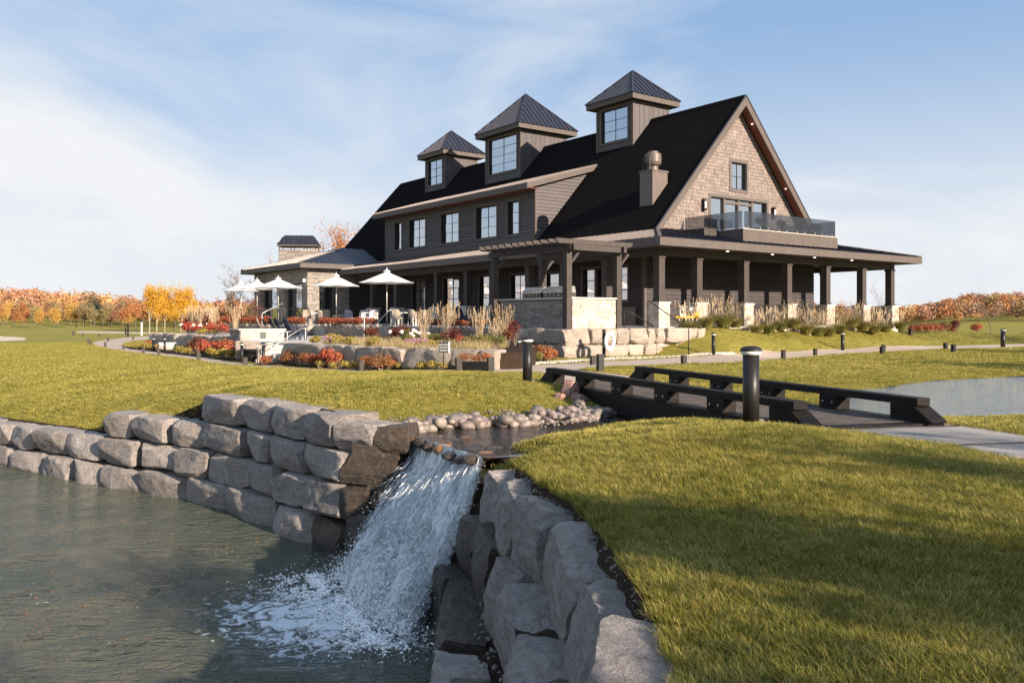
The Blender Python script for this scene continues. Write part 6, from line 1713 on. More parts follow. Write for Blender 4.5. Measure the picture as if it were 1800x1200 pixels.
# ------------------------------------------------------------------ sign
sg = empty('cart_sign', (*at(780, 24.6), gz(*at(780, 24.6)))); tag(sg, 'small dark cart sign on a thin post in front of the garden wall', 'sign')
MB().box(-.012, .012, -.012, .012, -.1, .98).build('post', M['black'], sg)
MB().box(-.14, .14, -.034, -.016, .52, .84).build('sign_board', M['sign'], sg)
MB().box(.141, .175, -.034, -.016, .52, .84).build('board_edge', M['white'], sg)
def text(body, size, loc, rot, material, parent, name, ext=.002):
    cu = bpy.data.curves.new(name + '_curve', 'FONT'); cu.body = body; cu.size = size; cu.extrude = ext; cu.align_x = 'CENTER'; cu.align_y = 'CENTER'
    t_ = bpy.data.objects.new('tmp', cu); C.objects.link(t_); dg_ = bpy.context.evaluated_depsgraph_get(); me = bpy.data.meshes.new_from_object(t_.evaluated_get(dg_)); bpy.data.objects.remove(t_, do_unlink=True)
    me.materials.clear(); me.materials.append(material); return link(name, me, parent, loc, rot)
text('KEEP CART', .052, (0, -.037, .745), (R(90), 0, 0), M['white'], sg, 'lettering'); text('ON PATH', .055, (0, -.037, .665), (R(90), 0, 0), M['white'], sg, 'lettering')
MB().box(-.11, .11, -.037, -.0341, .575, .60).build('printed_line', M['pole'], sg)
# planter box
pb = empty('planter_box', (*at(834, 23.6), gz(*at(834, 23.6)))); tag(pb, 'long black planter box filled with rust sedum in front of the garden wall', 'planter')
mb = MB(); mb.box(-.42, .42, -.16, .16, .02, .26); mb.build('box', M['pot'], pb); MB().box(-.40, .40, -.14, .14, .262, .27).build('planter_soil', M['soil'], pb)

# ------------------------------------------------------------------ garden counter, steps and rails at the left
cbx = empty('stone_counter', (*at(449, 39.3), EYE - 1.02)); cbx.rotation_euler = (0, 0, BROT - R(8)); tag(cbx, 'square limestone counter with sawn top beside the garden steps', 'counter')
cbx.location = (*at(462, 38.6), EYE - 1.02)
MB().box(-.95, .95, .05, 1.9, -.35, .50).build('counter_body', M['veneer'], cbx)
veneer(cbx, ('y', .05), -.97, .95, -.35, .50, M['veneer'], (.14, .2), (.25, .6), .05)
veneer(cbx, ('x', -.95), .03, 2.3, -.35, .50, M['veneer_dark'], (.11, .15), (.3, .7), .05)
MB().box(-1.06, 1.03, -.06, 2.35, .502, .56).build('counter_top', M['cap'], cbx)
MB().box(-.12, .14, -.012, -.002, .12, .42).build('door_panel', M['sign'], cbx)
gs = empty('garden_steps', (*at(492, 33.6), EYE - 1.70)); tag(gs, 'pale stone garden steps climbing from the path to the lower terrace', 'steps')
for k in range(4): MB().box(-.95, .65, -.1 + k * .42, .5 + k * .42 + (k == 3) * .3, -.2, .12 + k * .17).build('step', M['cap'], gs)
for (px, dd, z0, z1, w, lab) in ((452, 34.4, -1.75, -1.02, .9, 'left cheek boulder of the garden steps, below the counter'), (436, 35.6, -1.75, -.92, 1.0, 'dark leaning boulder behind the left slim bollard'), (497, 32.4, -1.75, -1.35, .8, 'small pale boulder at the right foot of the garden steps')):
    _seed[0] += 1; o = link('boulder', rock_mesh('boulder', (w, .8, z1 - z0), _seed[0], 9, M['rock_pale'], .08), None, (*at(px, dd + .4), EYE + (z0 + z1) / 2), (0, 0, .3)); tag(o, lab, 'boulder')
PM = M['pole']
handrail('handrail', [H(452, 33.4, -.98), H(478, 33.4, -.96), H(497, 36.0, -.20 - .35), H(512, 36.5, -.55)], 'left metal handrail of the garden steps', PM, 'metal handrails of the garden steps', posts=[(*at(452.5, 33.4), EYE - 1.75, EYE - .99), (*at(505, 36.2), EYE - 1.05, EYE - .55)])
handrail('handrail', [H(462, 32.9, -1.02), H(485, 32.9, -1.0), H(530, 37.0, -.42), H(540, 37, -.42)], 'right metal handrail of the garden steps', PM, 'metal handrails of the garden steps', posts=[(*at(477, 32.9), EYE - 1.75, EYE - 1.0), (*at(537, 37), EYE - 1.05, EYE - .43)])
handrail('handrail', [H(640, 40.5, -.98 + .02), H(640.5, 40.5, .06), H(664, 40.8, .06)], 'low metal handrail at the patio edge left of the big umbrella', PM, posts=[(*at(640, 40.5), EYE - 1.0, EYE + .05)])
handrail('handrail', [H(655, 41, -.45), H(684, 43, .42), H(691, 43.2, .43)], 'metal handrail rising past the pole of the big umbrella', PM, posts=[(*at(690.5, 43.2), EYE - .41, EYE + .43), (*at(660, 41.2), EYE - .9, EYE - .28)])
handrail('handrail', [H(677, 40.6, -.5), H(714, 42.4, .42), H(723, 42.6, .43)], 'metal handrail right of the pole of the big umbrella', PM, posts=[(*at(722.5, 42.6), EYE - .41, EYE + .43), (*at(679, 40.8), EYE - .9, EYE - .48)])
handrail('handrail', [H(461, 50, .30), H(461.5, 50, .32), H(497, 52, .95)], 'thin metal handrail in front of the pavilion windows', PM, posts=[(*at(460.5, 50), EYE - .42, EYE + .31)])
# ------------------------------------------------------------------ umbrellas, tables and chairs on the patio
ZP = EYE - .40
def umbrella(px, d, h, w, lab, sides=8, base=ZP):
    u = empty('patio_umbrella', (*at(px, d), base)); u.rotation_euler = (0, 0, .3); tag(u, lab, 'umbrella', 'white patio umbrellas')
    MB().tube((0, 0, 0), (0, 0, h), .024, n=10).build('pole', M['pole'], u, True)
    MB().lathe([(.28, 0), (.28, .05), (.05, .08), (.04, .25)], 14).build('base', M['black'], u)
    ze_ = h - .62; vs = []; fs = []; rings = 5; n = sides
    for r_ in range(rings + 1):
        f = r_ / rings
        for k in range(n * 4):
            a = 2 * math.pi * k / (n * 4); sag = .05 * f * abs(math.sin(a * n / 2)); rr_ = w / 2 * f * (1 - .035 * abs(math.sin(a * n / 2)))
            vs.append((rr_ * math.cos(a), rr_ * math.sin(a), h - .02 - .60 * f + .10 * math.sin(f * math.pi) * -1 * .5 - sag * .5))
    m_ = n * 4
    for r_ in range(rings):
        for k in range(m_): fs.append((r_ * m_ + k, r_ * m_ + (k + 1) % m_, (r_ + 1) * m_ + (k + 1) % m_, (r_ + 1) * m_ + k))
    mb = MB(); mb.add(vs, [f[::-1] for f in fs]); mb.build('canopy', M['canvas'], u)
    MB().lathe([(.22, -.04), (.13, .02), (.03, .06), (.02, .12), (.028, .15), (.005, .17)], 12, (0, 0, h)).build('finial', M['canvas'], u)
    mb = MB()
    for k in range(n):
        a = 2 * math.pi * k / n; mb.tube((.03 * math.cos(a), .03 * math.sin(a), h - .06), (w / 2 * .97 * math.cos(a), w / 2 * .97 * math.sin(a), h - .645), .010, n=4)
    mb.build('ribs', M['pole'], u)
    return u
umbrella(680, 45.4, 2.92, 2.95, 'biggest white umbrella, rightmost, in front of the porch')
umbrella(591, 49.0, 2.88, 2.65, 'white umbrella between the pavilion corner and the biggest umbrella')
umbrella(489, 54.0, 2.95, 3.0, 'white umbrella in front of the pavilion, middle of the row')
umbrella(452, 58.5, 3.02, 2.6, 'white umbrella partly behind the middle one, left end of the pavilion')
umbrella(424, 63.0, 3.05, 2.6, 'leftmost white umbrella, past the pavilion corner')
def table(px, d, rz_, lab, h=.74, w=.9, top=M['pole'], leg=M['pole']):
    t = empty('patio_table', (*at(px, d), ZP), rz_); tag(t, lab, 'table', 'patio tables')
    MB().box(-w / 2, w / 2, -w / 2, w / 2, h - .04, h).build('tabletop', top, t)
    for sx in (-1, 1):
        for sy in (-1, 1): MB().box(sx * (w / 2 - .05) - .025, sx * (w / 2 - .05) + .025, sy * (w / 2 - .05) - .025, sy * (w / 2 - .05) + .025, 0, h - .041).build('leg', leg, t)
table(553, 49.5, .4, 'pale square table left of the second umbrella pole'); table(648, 47.0, .3, 'pale table left of the biggest umbrella pole'); table(716, 46.5, .3, 'pale table right of the biggest umbrella pole'); table(600, 50.5, .3, 'pale low table behind the second umbrella pole', .6)
for k, px in enumerate((415, 452, 486, 527)): table(px, 57.0 - k * 1.6, .5, ('far left', 'second from left', 'third from left', 'rightmost')[k] + ' dark bar height table in front of the pavilion glass', 1.05, .95, M['black'], M['black'])
def shell_chair(px, d, rz_, lab, m_, group='patio dining chairs'):
    t = empty('patio_chair', (*at(px, d), ZP), rz_); tag(t, lab, 'chair', group)
    vs = []; fs = []; n = 9
    for j, (z, r_, y) in enumerate(((.42, .20, .0), (.44, .27, .0), (.58, .29, .02), (.72, .28, .05), (.86, .22, .09))):
        for i in range(n + 1):
            a = math.pi * (.02 + .96 * i / n); vs.append((r_ * math.cos(a) * 1.0, y + r_ * math.sin(a) * .95, z + (.05 * math.sin(a) if j == 4 else 0)))
    for j in range(4):
        for i in range(n): fs.append((j * (n + 1) + i, j * (n + 1) + i + 1, (j + 1) * (n + 1) + i + 1, (j + 1) * (n + 1) + i))
    mb = MB(); mb.add(vs, fs); mb.add([(p[0] * .93, p[1] * .93, p[2]) for p in vs], [f[::-1] for f in fs]); mb.build('backrest', m_, t, True)
    MB().box(-.24, .24, -.24, .22, .40, .46).build('seat', m_, t)
    for sx in (-.2, .2):
        for sy in (-.2, .2): MB().tube((sx, sy, .40), (sx * 1.1, sy * 1.1, 0), .014, n=6).build('leg', M['pole'], t)
for px, d, rz_, lab, m_ in ((540, 48.5, .8, 'tan woven chair beside the pavilion corner table', M['wicker']), (571, 48.0, -2.0, 'tan woven chair left of the second umbrella pole', M['wicker']), (563, 50.6, 2.6, 'tan chair behind the pavilion corner table', M['wicker']),
                            (612, 48.6, .4, 'pale lilac lounge chair right of the second umbrella pole', M['lilac']), (640, 48.6, .1, 'pale lilac chair behind the low handrail', M['lilac']), (656, 48.8, -.2, 'pale lilac chair left of the biggest umbrella pole', M['lilac']),
                            (697, 45.2, 2.7, 'tan woven chair just right of the biggest umbrella pole', M['wicker']), (727, 45.5, 2.2, 'tan woven chair between the two handrails and the french doors', M['wicker']), (740, 47.0, -1.2, 'tan woven chair in the porch shade left of the french doors', M['wicker'])):
    shell_chair(px, d, rz_, lab, m_)
def adirondack(px, d, rz_, lab, m_, base=ZP, s=1.0):
    t = empty('adirondack_chair', (*at(px, d), base), rz_); t.scale = (s, s, s); tag(t, lab, 'chair', 'slatted lounge chairs')
    for k in range(5):
        x = -.24 + k * .12; mb = MB(); h = .98 - abs(k - 2) * .05
        mb.prism([(x - .052, .22, .30), (x + .052, .22, .30), (x + .052, .50, h), (x - .052, .50, h)], (0, .022, 0)); mb.build('back_slat', m_, t)
    for k in range(5):
        y = -.32 + k * .115; mb = MB(); mb.box(-.27, .27, y, y + .10, .36 - k * .022, .38 - k * .022); mb.build('seat_slat', m_, t)
    for sx in (-1, 1):
        MB().box(sx * .36 - .06, sx * .36 + .06, -.40, .34, .56, .585).build('armrest', m_, t)
        MB().box(sx * .30 - .018, sx * .30 + .018, -.36, -.26, 0, .559).build('leg', m_, t)
        mb = MB(); mb.prism([(sx * .295 - .015, -.35, .34), (sx * .295 - .015, -.35, .24), (sx * .295 - .015, .62, 0), (sx * .295 - .015, .62, .09)], (.03, 0, 0)); mb.build('side_rail', m_, t)
for px, d, rz_, lab, m_ in ((818, 41.5, 2.35, 'dark slatted lounge chair on the patio right of the french doors', M['navy']), (852, 41.0, 2.35, 'dark slatted lounge chair on the patio nearest the pergola', M['navy'])): adirondack(px, d, rz_, lab, m_)
for px, d, rz_, lab, m_ in ((472, 42.0, 1.9, 'taupe slatted lounge chair, left of the three navy ones', M['wicker']), (482, 42.6, 2.0, 'navy slatted lounge chair, leftmost of three by the garden rail', M['navy']), (494, 42.0, 2.1, 'navy slatted lounge chair, middle of three by the garden rail', M['navy']),
                            (503, 42.4, 2.1, 'navy slatted lounge chair, third by the garden rail', M['navy']), (520, 40.0, 2.2, 'navy slatted lounge chair nearest the garden handrail post', M['navy'])): adirondack(px, d, rz_, lab, m_, EYE - 1.0, 1.1)

# ------------------------------------------------------------------ plants
def leaf_cloud(n, rx, ry, rz_, size, seed, shell=.35, zc=None, lob=5, up=.3, asp=.6, droop=0.0):
    """n small leaf quads spread through a lumpy volume; returns vertices and faces"""
    g = np.random.default_rng(seed)
    cs = g.normal(size=(lob, 3)); cs /= np.linalg.norm(cs, axis=1)[:, None]; cs[:, 2] = np.abs(cs[:, 2]) * .9 - .15
    cs *= np.array([.52, .52, .55]); rad = g.uniform(.38, .62, lob)
    w = g.integers(0, lob, n); d_ = g.normal(size=(n, 3)); d_ /= np.linalg.norm(d_, axis=1)[:, None]
    r_ = (shell + (1 - shell) * g.random(n) ** .6)
    c = cs[w] + d_ * (rad[w] * r_)[:, None]
    c *= np.array([rx, ry, rz_]); c[:, 2] += (zc if zc is not None else rz_)
    ax = g.normal(size=(n, 3)) * .8 + d_ * .9 + np.array([0, 0, up]); ax /= np.linalg.norm(ax, axis=1)[:, None]
    t = np.cross(ax, g.normal(size=(n, 3))); t /= np.linalg.norm(t, axis=1)[:, None]; b = np.cross(ax, t)
    s = size * g.uniform(.6, 1.25, n)[:, None]
    V = np.stack([c - t * s * .5, c + b * s * asp * .5 + ax * s * .08, c + t * s * .5 - np.array([0, 0, 1]) * s * droop, c - b * s * asp * .5 + ax * s * .08], axis=1).reshape(-1, 3)
    F = np.arange(n * 4).reshape(-1, 4)
    return V, F
def shrub_proto(name, leafm, n, rx, rz_, size, seed, **k):
    me = fast_mesh(name, *leaf_cloud(n, rx, rx, rz_, size, seed, **k), leafm)
    mb = MB(); rs = random.Random(seed)
    for _ in range(9):
        a = rs.uniform(0, 6.28); r_ = rx * rs.uniform(.2, .6); mb.tube((0, 0, -.05), (r_ * math.cos(a), r_ * math.sin(a), rz_ * rs.uniform(.9, 1.5)), .012, .004, 5, False)
    return me, mb.mesh(name + '_stems', M['twig'])
PROT = {}
for nm, lm, n, rx, rz_, sz_, k in (('red', 'leaf_red', 620, .55, .36, .10, {}), ('crimson', 'leaf_crimson', 620, .5, .38, .10, {}), ('sedum', 'leaf_sedum', 900, .50, .30, .065, dict(shell=.6, up=.9)), ('gold', 'leaf_gold', 520, .42, .24, .10, dict(up=.6)),
                                    ('plum', 'leaf_plum', 700, .55, .50, .09, {}), ('olive', 'leaf_olive', 620, .5, .34, .09, {})):
    PROT[nm] = [shrub_proto(nm + '_leaves', M[lm], n, rx, rz_, sz_, 50 + i * 7 + len(nm), **k) for i in range(3)]
GROUPN = dict(red='red leaved shrubs', crimson='crimson and yellow shrubs', sedum='rust sedum clumps', gold='golden perennials', plum='dark burgundy shrubs', olive='olive green shrubs')
USED_LABELS = {}
def uniq(lab):
    USED_LABELS[lab] = USED_LABELS.get(lab, 0) + 1; return lab
def shrub(kind, px, d, s, lab, base=None, sz_=None):
    x, y = at(px, d); z = gz(x, y) if base is None else EYE + base
    t = empty(kind and {'red': 'red_shrub', 'crimson': 'crimson_shrub', 'sedum': 'sedum', 'gold': 'golden_perennial', 'plum': 'burgundy_shrub', 'olive': 'green_shrub'}[kind], (x, y, z), rng.uniform(0, 6.2))
    t.scale = (s, s, s * (sz_ or 1)); tag(t, uniq(lab), 'shrub', GROUPN[kind])
    a, b = PROT[kind][int(rng.integers(0, 3))]; link('leaves', a, t); link('stems', b, t); return t
def tuft_mesh(n, h, r_, w, seed, lean=.5, plume=0, curve=.5):
    g = random.Random(seed); mb = MB()
    for k in range(n):
        a = g.uniform(0, 6.28); rr_ = r_ * math.sqrt(g.random()); x0, y0 = rr_ * math.cos(a), rr_ * math.sin(a); hh = h * g.uniform(.6, 1.1); ln = lean * hh * g.uniform(.2, 1.0)
        ca, sa = math.cos(a + g.uniform(-.5, .5)), math.sin(a + g.uniform(-.5, .5)); px_, py_ = -sa, ca; v = []
        for j in range(4):
            f = j / 3; q = f * f * curve + f * (1 - curve); X = x0 + ca * ln * q; Y = y0 + sa * ln * q; Z = hh * (f - .28 * f * f * lean * 1.2); ww = w * (1 - f * .85) / 2
            v += [(X - px_ * ww, Y - py_ * ww, Z), (X + px_ * ww, Y + py_ * ww, Z)]
        mb.add(v, [(0, 1, 3, 2), (2, 3, 5, 4), (4, 5, 7, 6)])
        if plume and g.random() < plume:
            X, Y, Z = v[6]; 
            for _ in range(5):
                dz_ = g.uniform(-.22, .08) * h * .6; s_ = .013 * g.uniform(.7, 1.3); ox, oy = X - ca * abs(dz_) * lean * .4 + g.uniform(-.012, .012), Y - sa * abs(dz_) * lean * .4 + g.uniform(-.012, .012)
                mb.add([(ox - s_, oy, Z + dz_ - .06), (ox, oy + s_ * .6, Z + dz_), (ox + s_, oy, Z + dz_ - .05), (ox, oy - s_ * .6, Z + dz_ + .07)], [(0, 1, 3), (1, 2, 3)])
    return mb
OG = []
for i in range(4):
    OG.append((tuft_mesh(560, .74, .22, .020, 300 + i, 1.0, 0, .7).mesh('green_blades', M['leaf_olive']), tuft_mesh(42, 1.30, .12, .008, 320 + i, .45, .9, .8).mesh('plumes', M['straw'])))
OGT = [(tuft_mesh(200, .55, .14, .014, 340 + i, .9, 0, .7).mesh('green_blades', M['leaf_olive']), tuft_mesh(85, 1.45, .12, .008, 350 + i, .24, 1.0, .8).mesh('plumes', M['straw'])) for i in range(3)]
def ograss(px, d, s, lab, base=None, tall=False, sz_=1.0):
    x, y = at(px, d); z = gz(x, y) if base is None else EYE + base
    t = empty('ornamental_grass', (x, y, z), rng.uniform(0, 6.2)); t.scale = (s, s, s * sz_); tag(t, uniq(lab), 'ornamental grass', 'plumed ornamental grasses')
    a, b = (OGT if tall else OG)[int(rng.integers(0, 3))]; link('leaves', a, t); link('plumes', b, t)
ORD = ['first', 'second', 'third', 'fourth', 'fifth', 'sixth', 'seventh', 'eighth', 'ninth', 'tenth', 'eleventh', 'twelfth', 'thirteenth', 'fourteenth', 'fifteenth', 'sixteenth', 'seventeenth', 'eighteenth', 'nineteenth', 'twentieth', 'twenty first', 'twenty second']
# row in front of the gable porch
xs_ = [1213, 1243, 1272, 1293, 1330, 1352, 1372, 1394, 1417, 1437, 1458, 1478, 1497, 1517, 1536, 1556, 1583]
for k, px in enumerate(xs_):
    f = (px - 1155) / 410.0; u = (px - 900) / FPX
    # a line 0.9 m in front of the piers
    p0 = Vector(l2w(0, .25)); p1 = Vector(l2w(20.5, .25)); # intersect the ray
    dx, dy = p1 - p0; t = (u * p0.y - p0.x) / (dx - u * dy); q = p0 + Vector((dx, dy)) * t
    ograss(px, q.y, 1.08 + rng.uniform(-.14, .14), '%s clump of plumed grass from the left along the gable porch piers' % ORD[k], base=max(float(hrel([(q.x, q.y)])[0]), -1.0))
# garden between the two walls
for px, d, s, lab in ((744, 31, .9, 'tall straw plume grass left of the dark red bush'), (786, 31, 1.05, 'tallest straw plume grass standing above the cart sign'), (842, 30, .92, 'tall straw plume grass right of the dark red bush'), (884, 30.5, 1.0, 'straw plume grass nearest the grill counter'), (868, 31.5, .7, 'small straw plume grass just left of the one by the counter')):
    ograss(px, d, s, lab, -.99, True)
gi = 0
for px, d, kind, s, lab in (
    (795, 29.6, 'plum', .75, 'dark red bush under the tall plume grass above the sign'), (905, 31.5, 'plum', 1.0, 'dark burgundy bush left of the slim bollard beside the counter wall'), (893, 30.0, 'plum', .7, 'small burgundy bush in front of the larger one by the slim bollard'),
    (650, 36, 'plum', .8, 'dark shrub at the foot of the patio wall left of the handrails'), (706, 35, 'plum', .85, 'dark shrub under the metal handrails'), (690, 36, 'plum', .7, 'second dark shrub under the metal handrails'),
    (560, 31.6, 'gold', .8, 'golden plant at the left end of the upper bed'), (590, 31.2, 'gold', .9, 'golden plant in the upper bed, second from left'), (584, 32.4, 'gold', .95, 'tall yellow plant where the lower terrace meets the bed'), (618, 30.6, 'gold', .8, 'golden plant behind the garden wall left of centre'), (655, 29.5, 'gold', .85, 'golden plant behind the garden wall, left of the mauve flowers'),
    (740, 28.2, 'gold', .7, 'yellow flowering plant behind the garden wall right of the mauve flowers'), (765, 27.7, 'gold', .7, 'bright yellow plant just left of the cart sign'), (850, 28.2, 'olive', .8, 'olive plant at the base of the right plume grass'), (825, 28.0, 'olive', .7, 'olive plant right of the cart sign'), (770, 30.2, 'olive', .8, 'olive plant left of the dark red bush'), (870, 28.4, 'olive', .8, 'olive plant at the right end of the bed'),
    (812, 29.0, 'crimson', .6, 'small reddish plant right of the dark red bush'), (725, 30.5, 'olive', .8, 'olive plant under the first plume grass')):
    shrub(kind, px, d, s, lab, -.99)
# fine straw coloured groundcover in the bed: one uncountable mass
Vs = []; Fs = []
gcm = tuft_mesh(26, .34, .10, .012, 77, .6); gv = np.array(gcm.v); gf = gcm.f
F4 = np.array([f for f in gf if len(f) == 4])
bedpoly = [at(545, 32.0), at(640, 28.6), at(700, 26.6), at(780, 25.6), at(850, 25.2), at(875, 27.5), at(890, 29.5), at(880, 32), at(740, 33), at(650, 36), at(600, 34)]
bx_ = np.array(bedpoly); n = 0
while n < 520:
    x = rng.uniform(bx_[:, 0].min(), bx_[:, 0].max()); y = rng.uniform(bx_[:, 1].min(), bx_[:, 1].max())
    if not in_poly(np.array([(x, y)]), bedpoly)[0]: continue
    a = rng.uniform(0, 6.28); s = rng.uniform(.7, 1.25); c_, s_ = math.cos(a) * s, math.sin(a) * s
    Vs.append(np.column_stack([gv[:, 0] * c_ - gv[:, 1] * s_ + x, gv[:, 0] * s_ + gv[:, 1] * c_ + y, gv[:, 2] * s + EYE - .99])); Fs.append(F4 + n * len(gv)); n += 1
o = link('bed_grasses', fast_mesh('bed_grasses', np.concatenate(Vs), np.concatenate(Fs), leaf_mat('pale meadow grass', [(.28, .26, .10), (.45, .38, .18), (.55, .42, .22), (.34, .22, .12)]))); tag(o, kind='stuff')
P = []; sz = []
for k in range(60):
    px = rng.uniform(712, 752); P.append((*at(px, 27.6 + rng.uniform(-.5, .5)), EYE - .70 + rng.uniform(-.06, .06))); sz.append(rng.uniform(.02, .035))
for k in range(40):
    px = rng.uniform(568, 590); P.append((*at(px, 31.2 + rng.uniform(-.5, .5)), EYE - .70 + rng.uniform(-.06, .06))); sz.append(rng.uniform(.02, .035))
blobs('mauve_flowers', np.array(P), sz, M['flower_pink'])
# hydrangea heads
P = []; sz = []
for px, yy in ((684, 583), (704, 584), (722, 585), (728, 581), (724, 590), (737, 585), (752, 586), (340, 571), (352, 571), (364, 570), (318, 570)):
    d = 34 if px > 600 else 50; p = at(px, d); b_ = EYE - (yy - HOR) / FPX * d
    for _ in range(7): P.append((p[0] + rng.uniform(-.07, .07), p[1] + rng.uniform(-.07, .07), b_ + rng.uniform(-.05, .05))); sz.append(rng.uniform(.05, .08))
hy = blobs('hydrangea_heads', np.array(P), sz, M['flower'], base=(I2V, I2F))
shrub('olive', 722, 34.5, .9, 'hydrangea shrub with pale round heads below the patio', -.99); shrub('olive', 745, 34.0, .8, 'second hydrangea shrub right of the first below the patio', -.99)
# beds along the path
bed = [('sedum', 462, 31.6, .7), ('sedum', 512, 31.2, .95), ('sedum', 528, 30.2, 1.0), ('sedum', 545, 29.7, .95), ('crimson', 517, 32.0, .9), ('crimson', 580, 28.8, .95), ('crimson', 594, 28.3, .8), ('gold', 562, 28.4, .6), ('gold', 583, 27.3, .55), ('gold', 603, 27.2, .65), ('gold', 625, 26.8, .6), ('sedum', 652, 26.6, .95), ('sedum', 670, 26.1, .95), ('sedum', 685, 26.2, .7), ('gold', 695, 26.4, .5),
       ('gold', 740, 25.2, .6), ('gold', 762, 25.0, .65), ('gold', 775, 24.9, .5), ('sedum', 948, 29.0, 1.15), ('sedum', 962, 29.6, .9), ('olive', 938, 28.8, .7)]
where = {462: 'small rust sedum at the foot of the left slim bollard', 512: 'rust sedum left end of the row below the garden wall', 528: 'rust sedum second in the row right of the garden steps', 545: 'rust sedum third in the row right of the garden steps', 517: 'feathery reddish shrub behind the rust sedums', 580: 'crimson shrub right of the sedum row', 594: 'crimson shrub touching the garden wall boulders',
         562: 'low yellow plant below the crimson shrub, leftmost', 583: 'low yellow plant below the crimson shrub, second', 603: 'straw yellow tuft right of the crimson shrubs', 625: 'straw yellow tuft left of the square marker post', 652: 'large rust sedum right of the square marker post, left half', 670: 'large rust sedum right of the square marker post, right half', 685: 'small green topped sedum at the right of the large pair', 695: 'tiny yellow plant right of the large sedum pair',
         740: 'low yellow plant under the garden wall left of the sign post', 762: 'bright yellow plant at the foot of the garden wall near the sign', 775: 'small yellow plant at the sign post', 948: 'round rust sedum right of the tall bollard before the boulder wall', 962: 'smaller rust sedum at the right of the round one by the boulder wall', 938: 'green foliage under the round rust sedum'}
for kd, px, d, s in bed: shrub(kd, px, d, s, where[px])
for kd, px, d, s, lab in (('gold', 255, 49.5, .9, 'pale gold shrub left of the far slim bollards'), ('gold', 238, 51, .8, 'leftmost tan shrub in the far bed'), ('crimson', 262, 50.2, .8, 'orange shrub above the leftmost tan one'), ('gold', 276, 48.5, .75, 'small gold plant between the far slim bollards'), ('crimson', 283, 50.0, .6, 'small red plant by the far stone seat'),
    ('gold', 318, 43.4, .9, 'yellow green shrub right of the far stone seat'), ('gold', 332, 42.0, .8, 'yellow plant right of the yellow green shrub'), ('crimson', 338, 43.5, .9, 'orange red shrub against the left garden wall'), ('plum', 349, 43.0, .9, 'dark bush between orange and crimson shrubs'), ('crimson', 366, 40.6, 1.1, 'bright crimson shrub, left one of the big pair'), ('crimson', 380, 39.4, 1.1, 'bright crimson shrub, middle of the left bed'), ('crimson', 398, 38.4, 1.1, 'bright crimson shrub, right one before the counter'),
    ('gold', 374, 38.6, .95, 'yellow green plant below the crimson shrubs, left'), ('gold', 392, 37.2, .95, 'yellow green plant below the crimson shrubs, right'), ('gold', 410, 36.4, .9, 'golden plant left of the slim brown bollard'), ('crimson', 418, 36.8, .9, 'orange crimson shrub behind the slim brown bollard'), ('crimson', 434, 35.6, .7, 'small orange shrub right of the slim brown bollard')):
    shrub(kd, px, d, s * 1.05, lab)
# red hedge pieces along the patio edge
for k, (px, d) in enumerate(((394, 56), (405, 55), (416, 54), (428, 53), (440, 52.4), (452, 52), (463, 51.4))): shrub('red', px, d, .95, '%s red shrub from the left on the upper bed before the pavilion' % ORD[k], -.45)
for k, (px, d) in enumerate(((512, 47.5), (521, 47), (530, 46.5))): shrub('red', px, d, .85, '%s red shrub between the navy chairs and the tan chair' % ORD[k], -.45)
for k, (px, d) in enumerate(((568, 45.2), (578, 44.6), (589, 44.0), (600, 43.6), (611, 43.2), (622, 42.8), (633, 42.4), (652, 41.6))): shrub('red', px, d, .80, '%s red shrub from the left in the long row at the patio edge' % ORD[k], -.45)
for k, (px, d) in enumerate(((746, 39.6), (757, 39.2), (770, 38.8), (800, 38.2), (812, 37.8), (834, 37.2), (845, 37))): shrub('red', px, d, .66 if k else .5, '%s shaded red shrub from the left below the porch doors' % ORD[k], -.45)
for k, (px, d, kd, s) in enumerate(((335, 52, 'crimson', 1.2), (350, 51, 'crimson', 1.0), (362, 50, 'gold', 1.1), (378, 49, 'crimson', 1.2), (345, 56, 'plum', 1.5), (368, 56, 'plum', 1.3), (330, 58, 'crimson', 1.4), (385, 52, 'gold', 1.0), (392, 48.5, 'crimson', .9), (356, 48.5, 'gold', .9), (372, 60, 'plum', 1.8), (390, 62, 'plum', 1.6))):
    shrub(kd, px, d, s, '%s shrub of the mixed autumn bank left of the counter, counted from the front' % ORD[k], -.95)
for k, (px, d) in enumerate(((338, 55), (352, 54), (375, 53.5), (414, 50.0), (366, 58))): ograss(px, d, 1.15, '%s pale plume grass among the left autumn bank' % ORD[k], -.9, True)
shrub('sedum', 818, 23.6, .55, 'left rust sedum growing in the planter box', gz(*at(818, 23.6)) - EYE + .22); shrub('sedum', 832, 23.6, .42, 'middle sedum growing in the planter box', gz(*at(832, 23.6)) - EYE + .22); shrub('sedum', 848, 23.6, .55, 'right rust sedum growing in the planter box', gz(*at(848, 23.6)) - EYE + .22)
o = link('potted_plant', MB().lathe([(.22, 0), (.3, .5), (.28, .52)], 16).mesh('potted_plant', M['pot']), None, (*at(440, 34.4), gz(*at(440, 34.4)))); tag(o, 'round black pot at the left foot of the garden steps', 'pot')
# right side: red bushes beyond the porch
for k, (px, d, kd, s) in enumerate(((1608, 52, 'red', .95), (1622, 52.4, 'red', 1.05), (1636, 52.6, 'red', 1.1), (1648, 53, 'red', .9), (1660, 54, 'plum', .8), (1682, 55, 'plum', .95), (1673, 56, 'red', .6), (1575, 51, 'olive', .7), (1588, 51.5, 'olive', .7), (1718, 66, 'crimson', 1.2))):
    shrub(kd, px, d, s, '%s bush from the left right of the clubhouse porch' % ORD[k], -.95 if px < 1700 else -1.2)

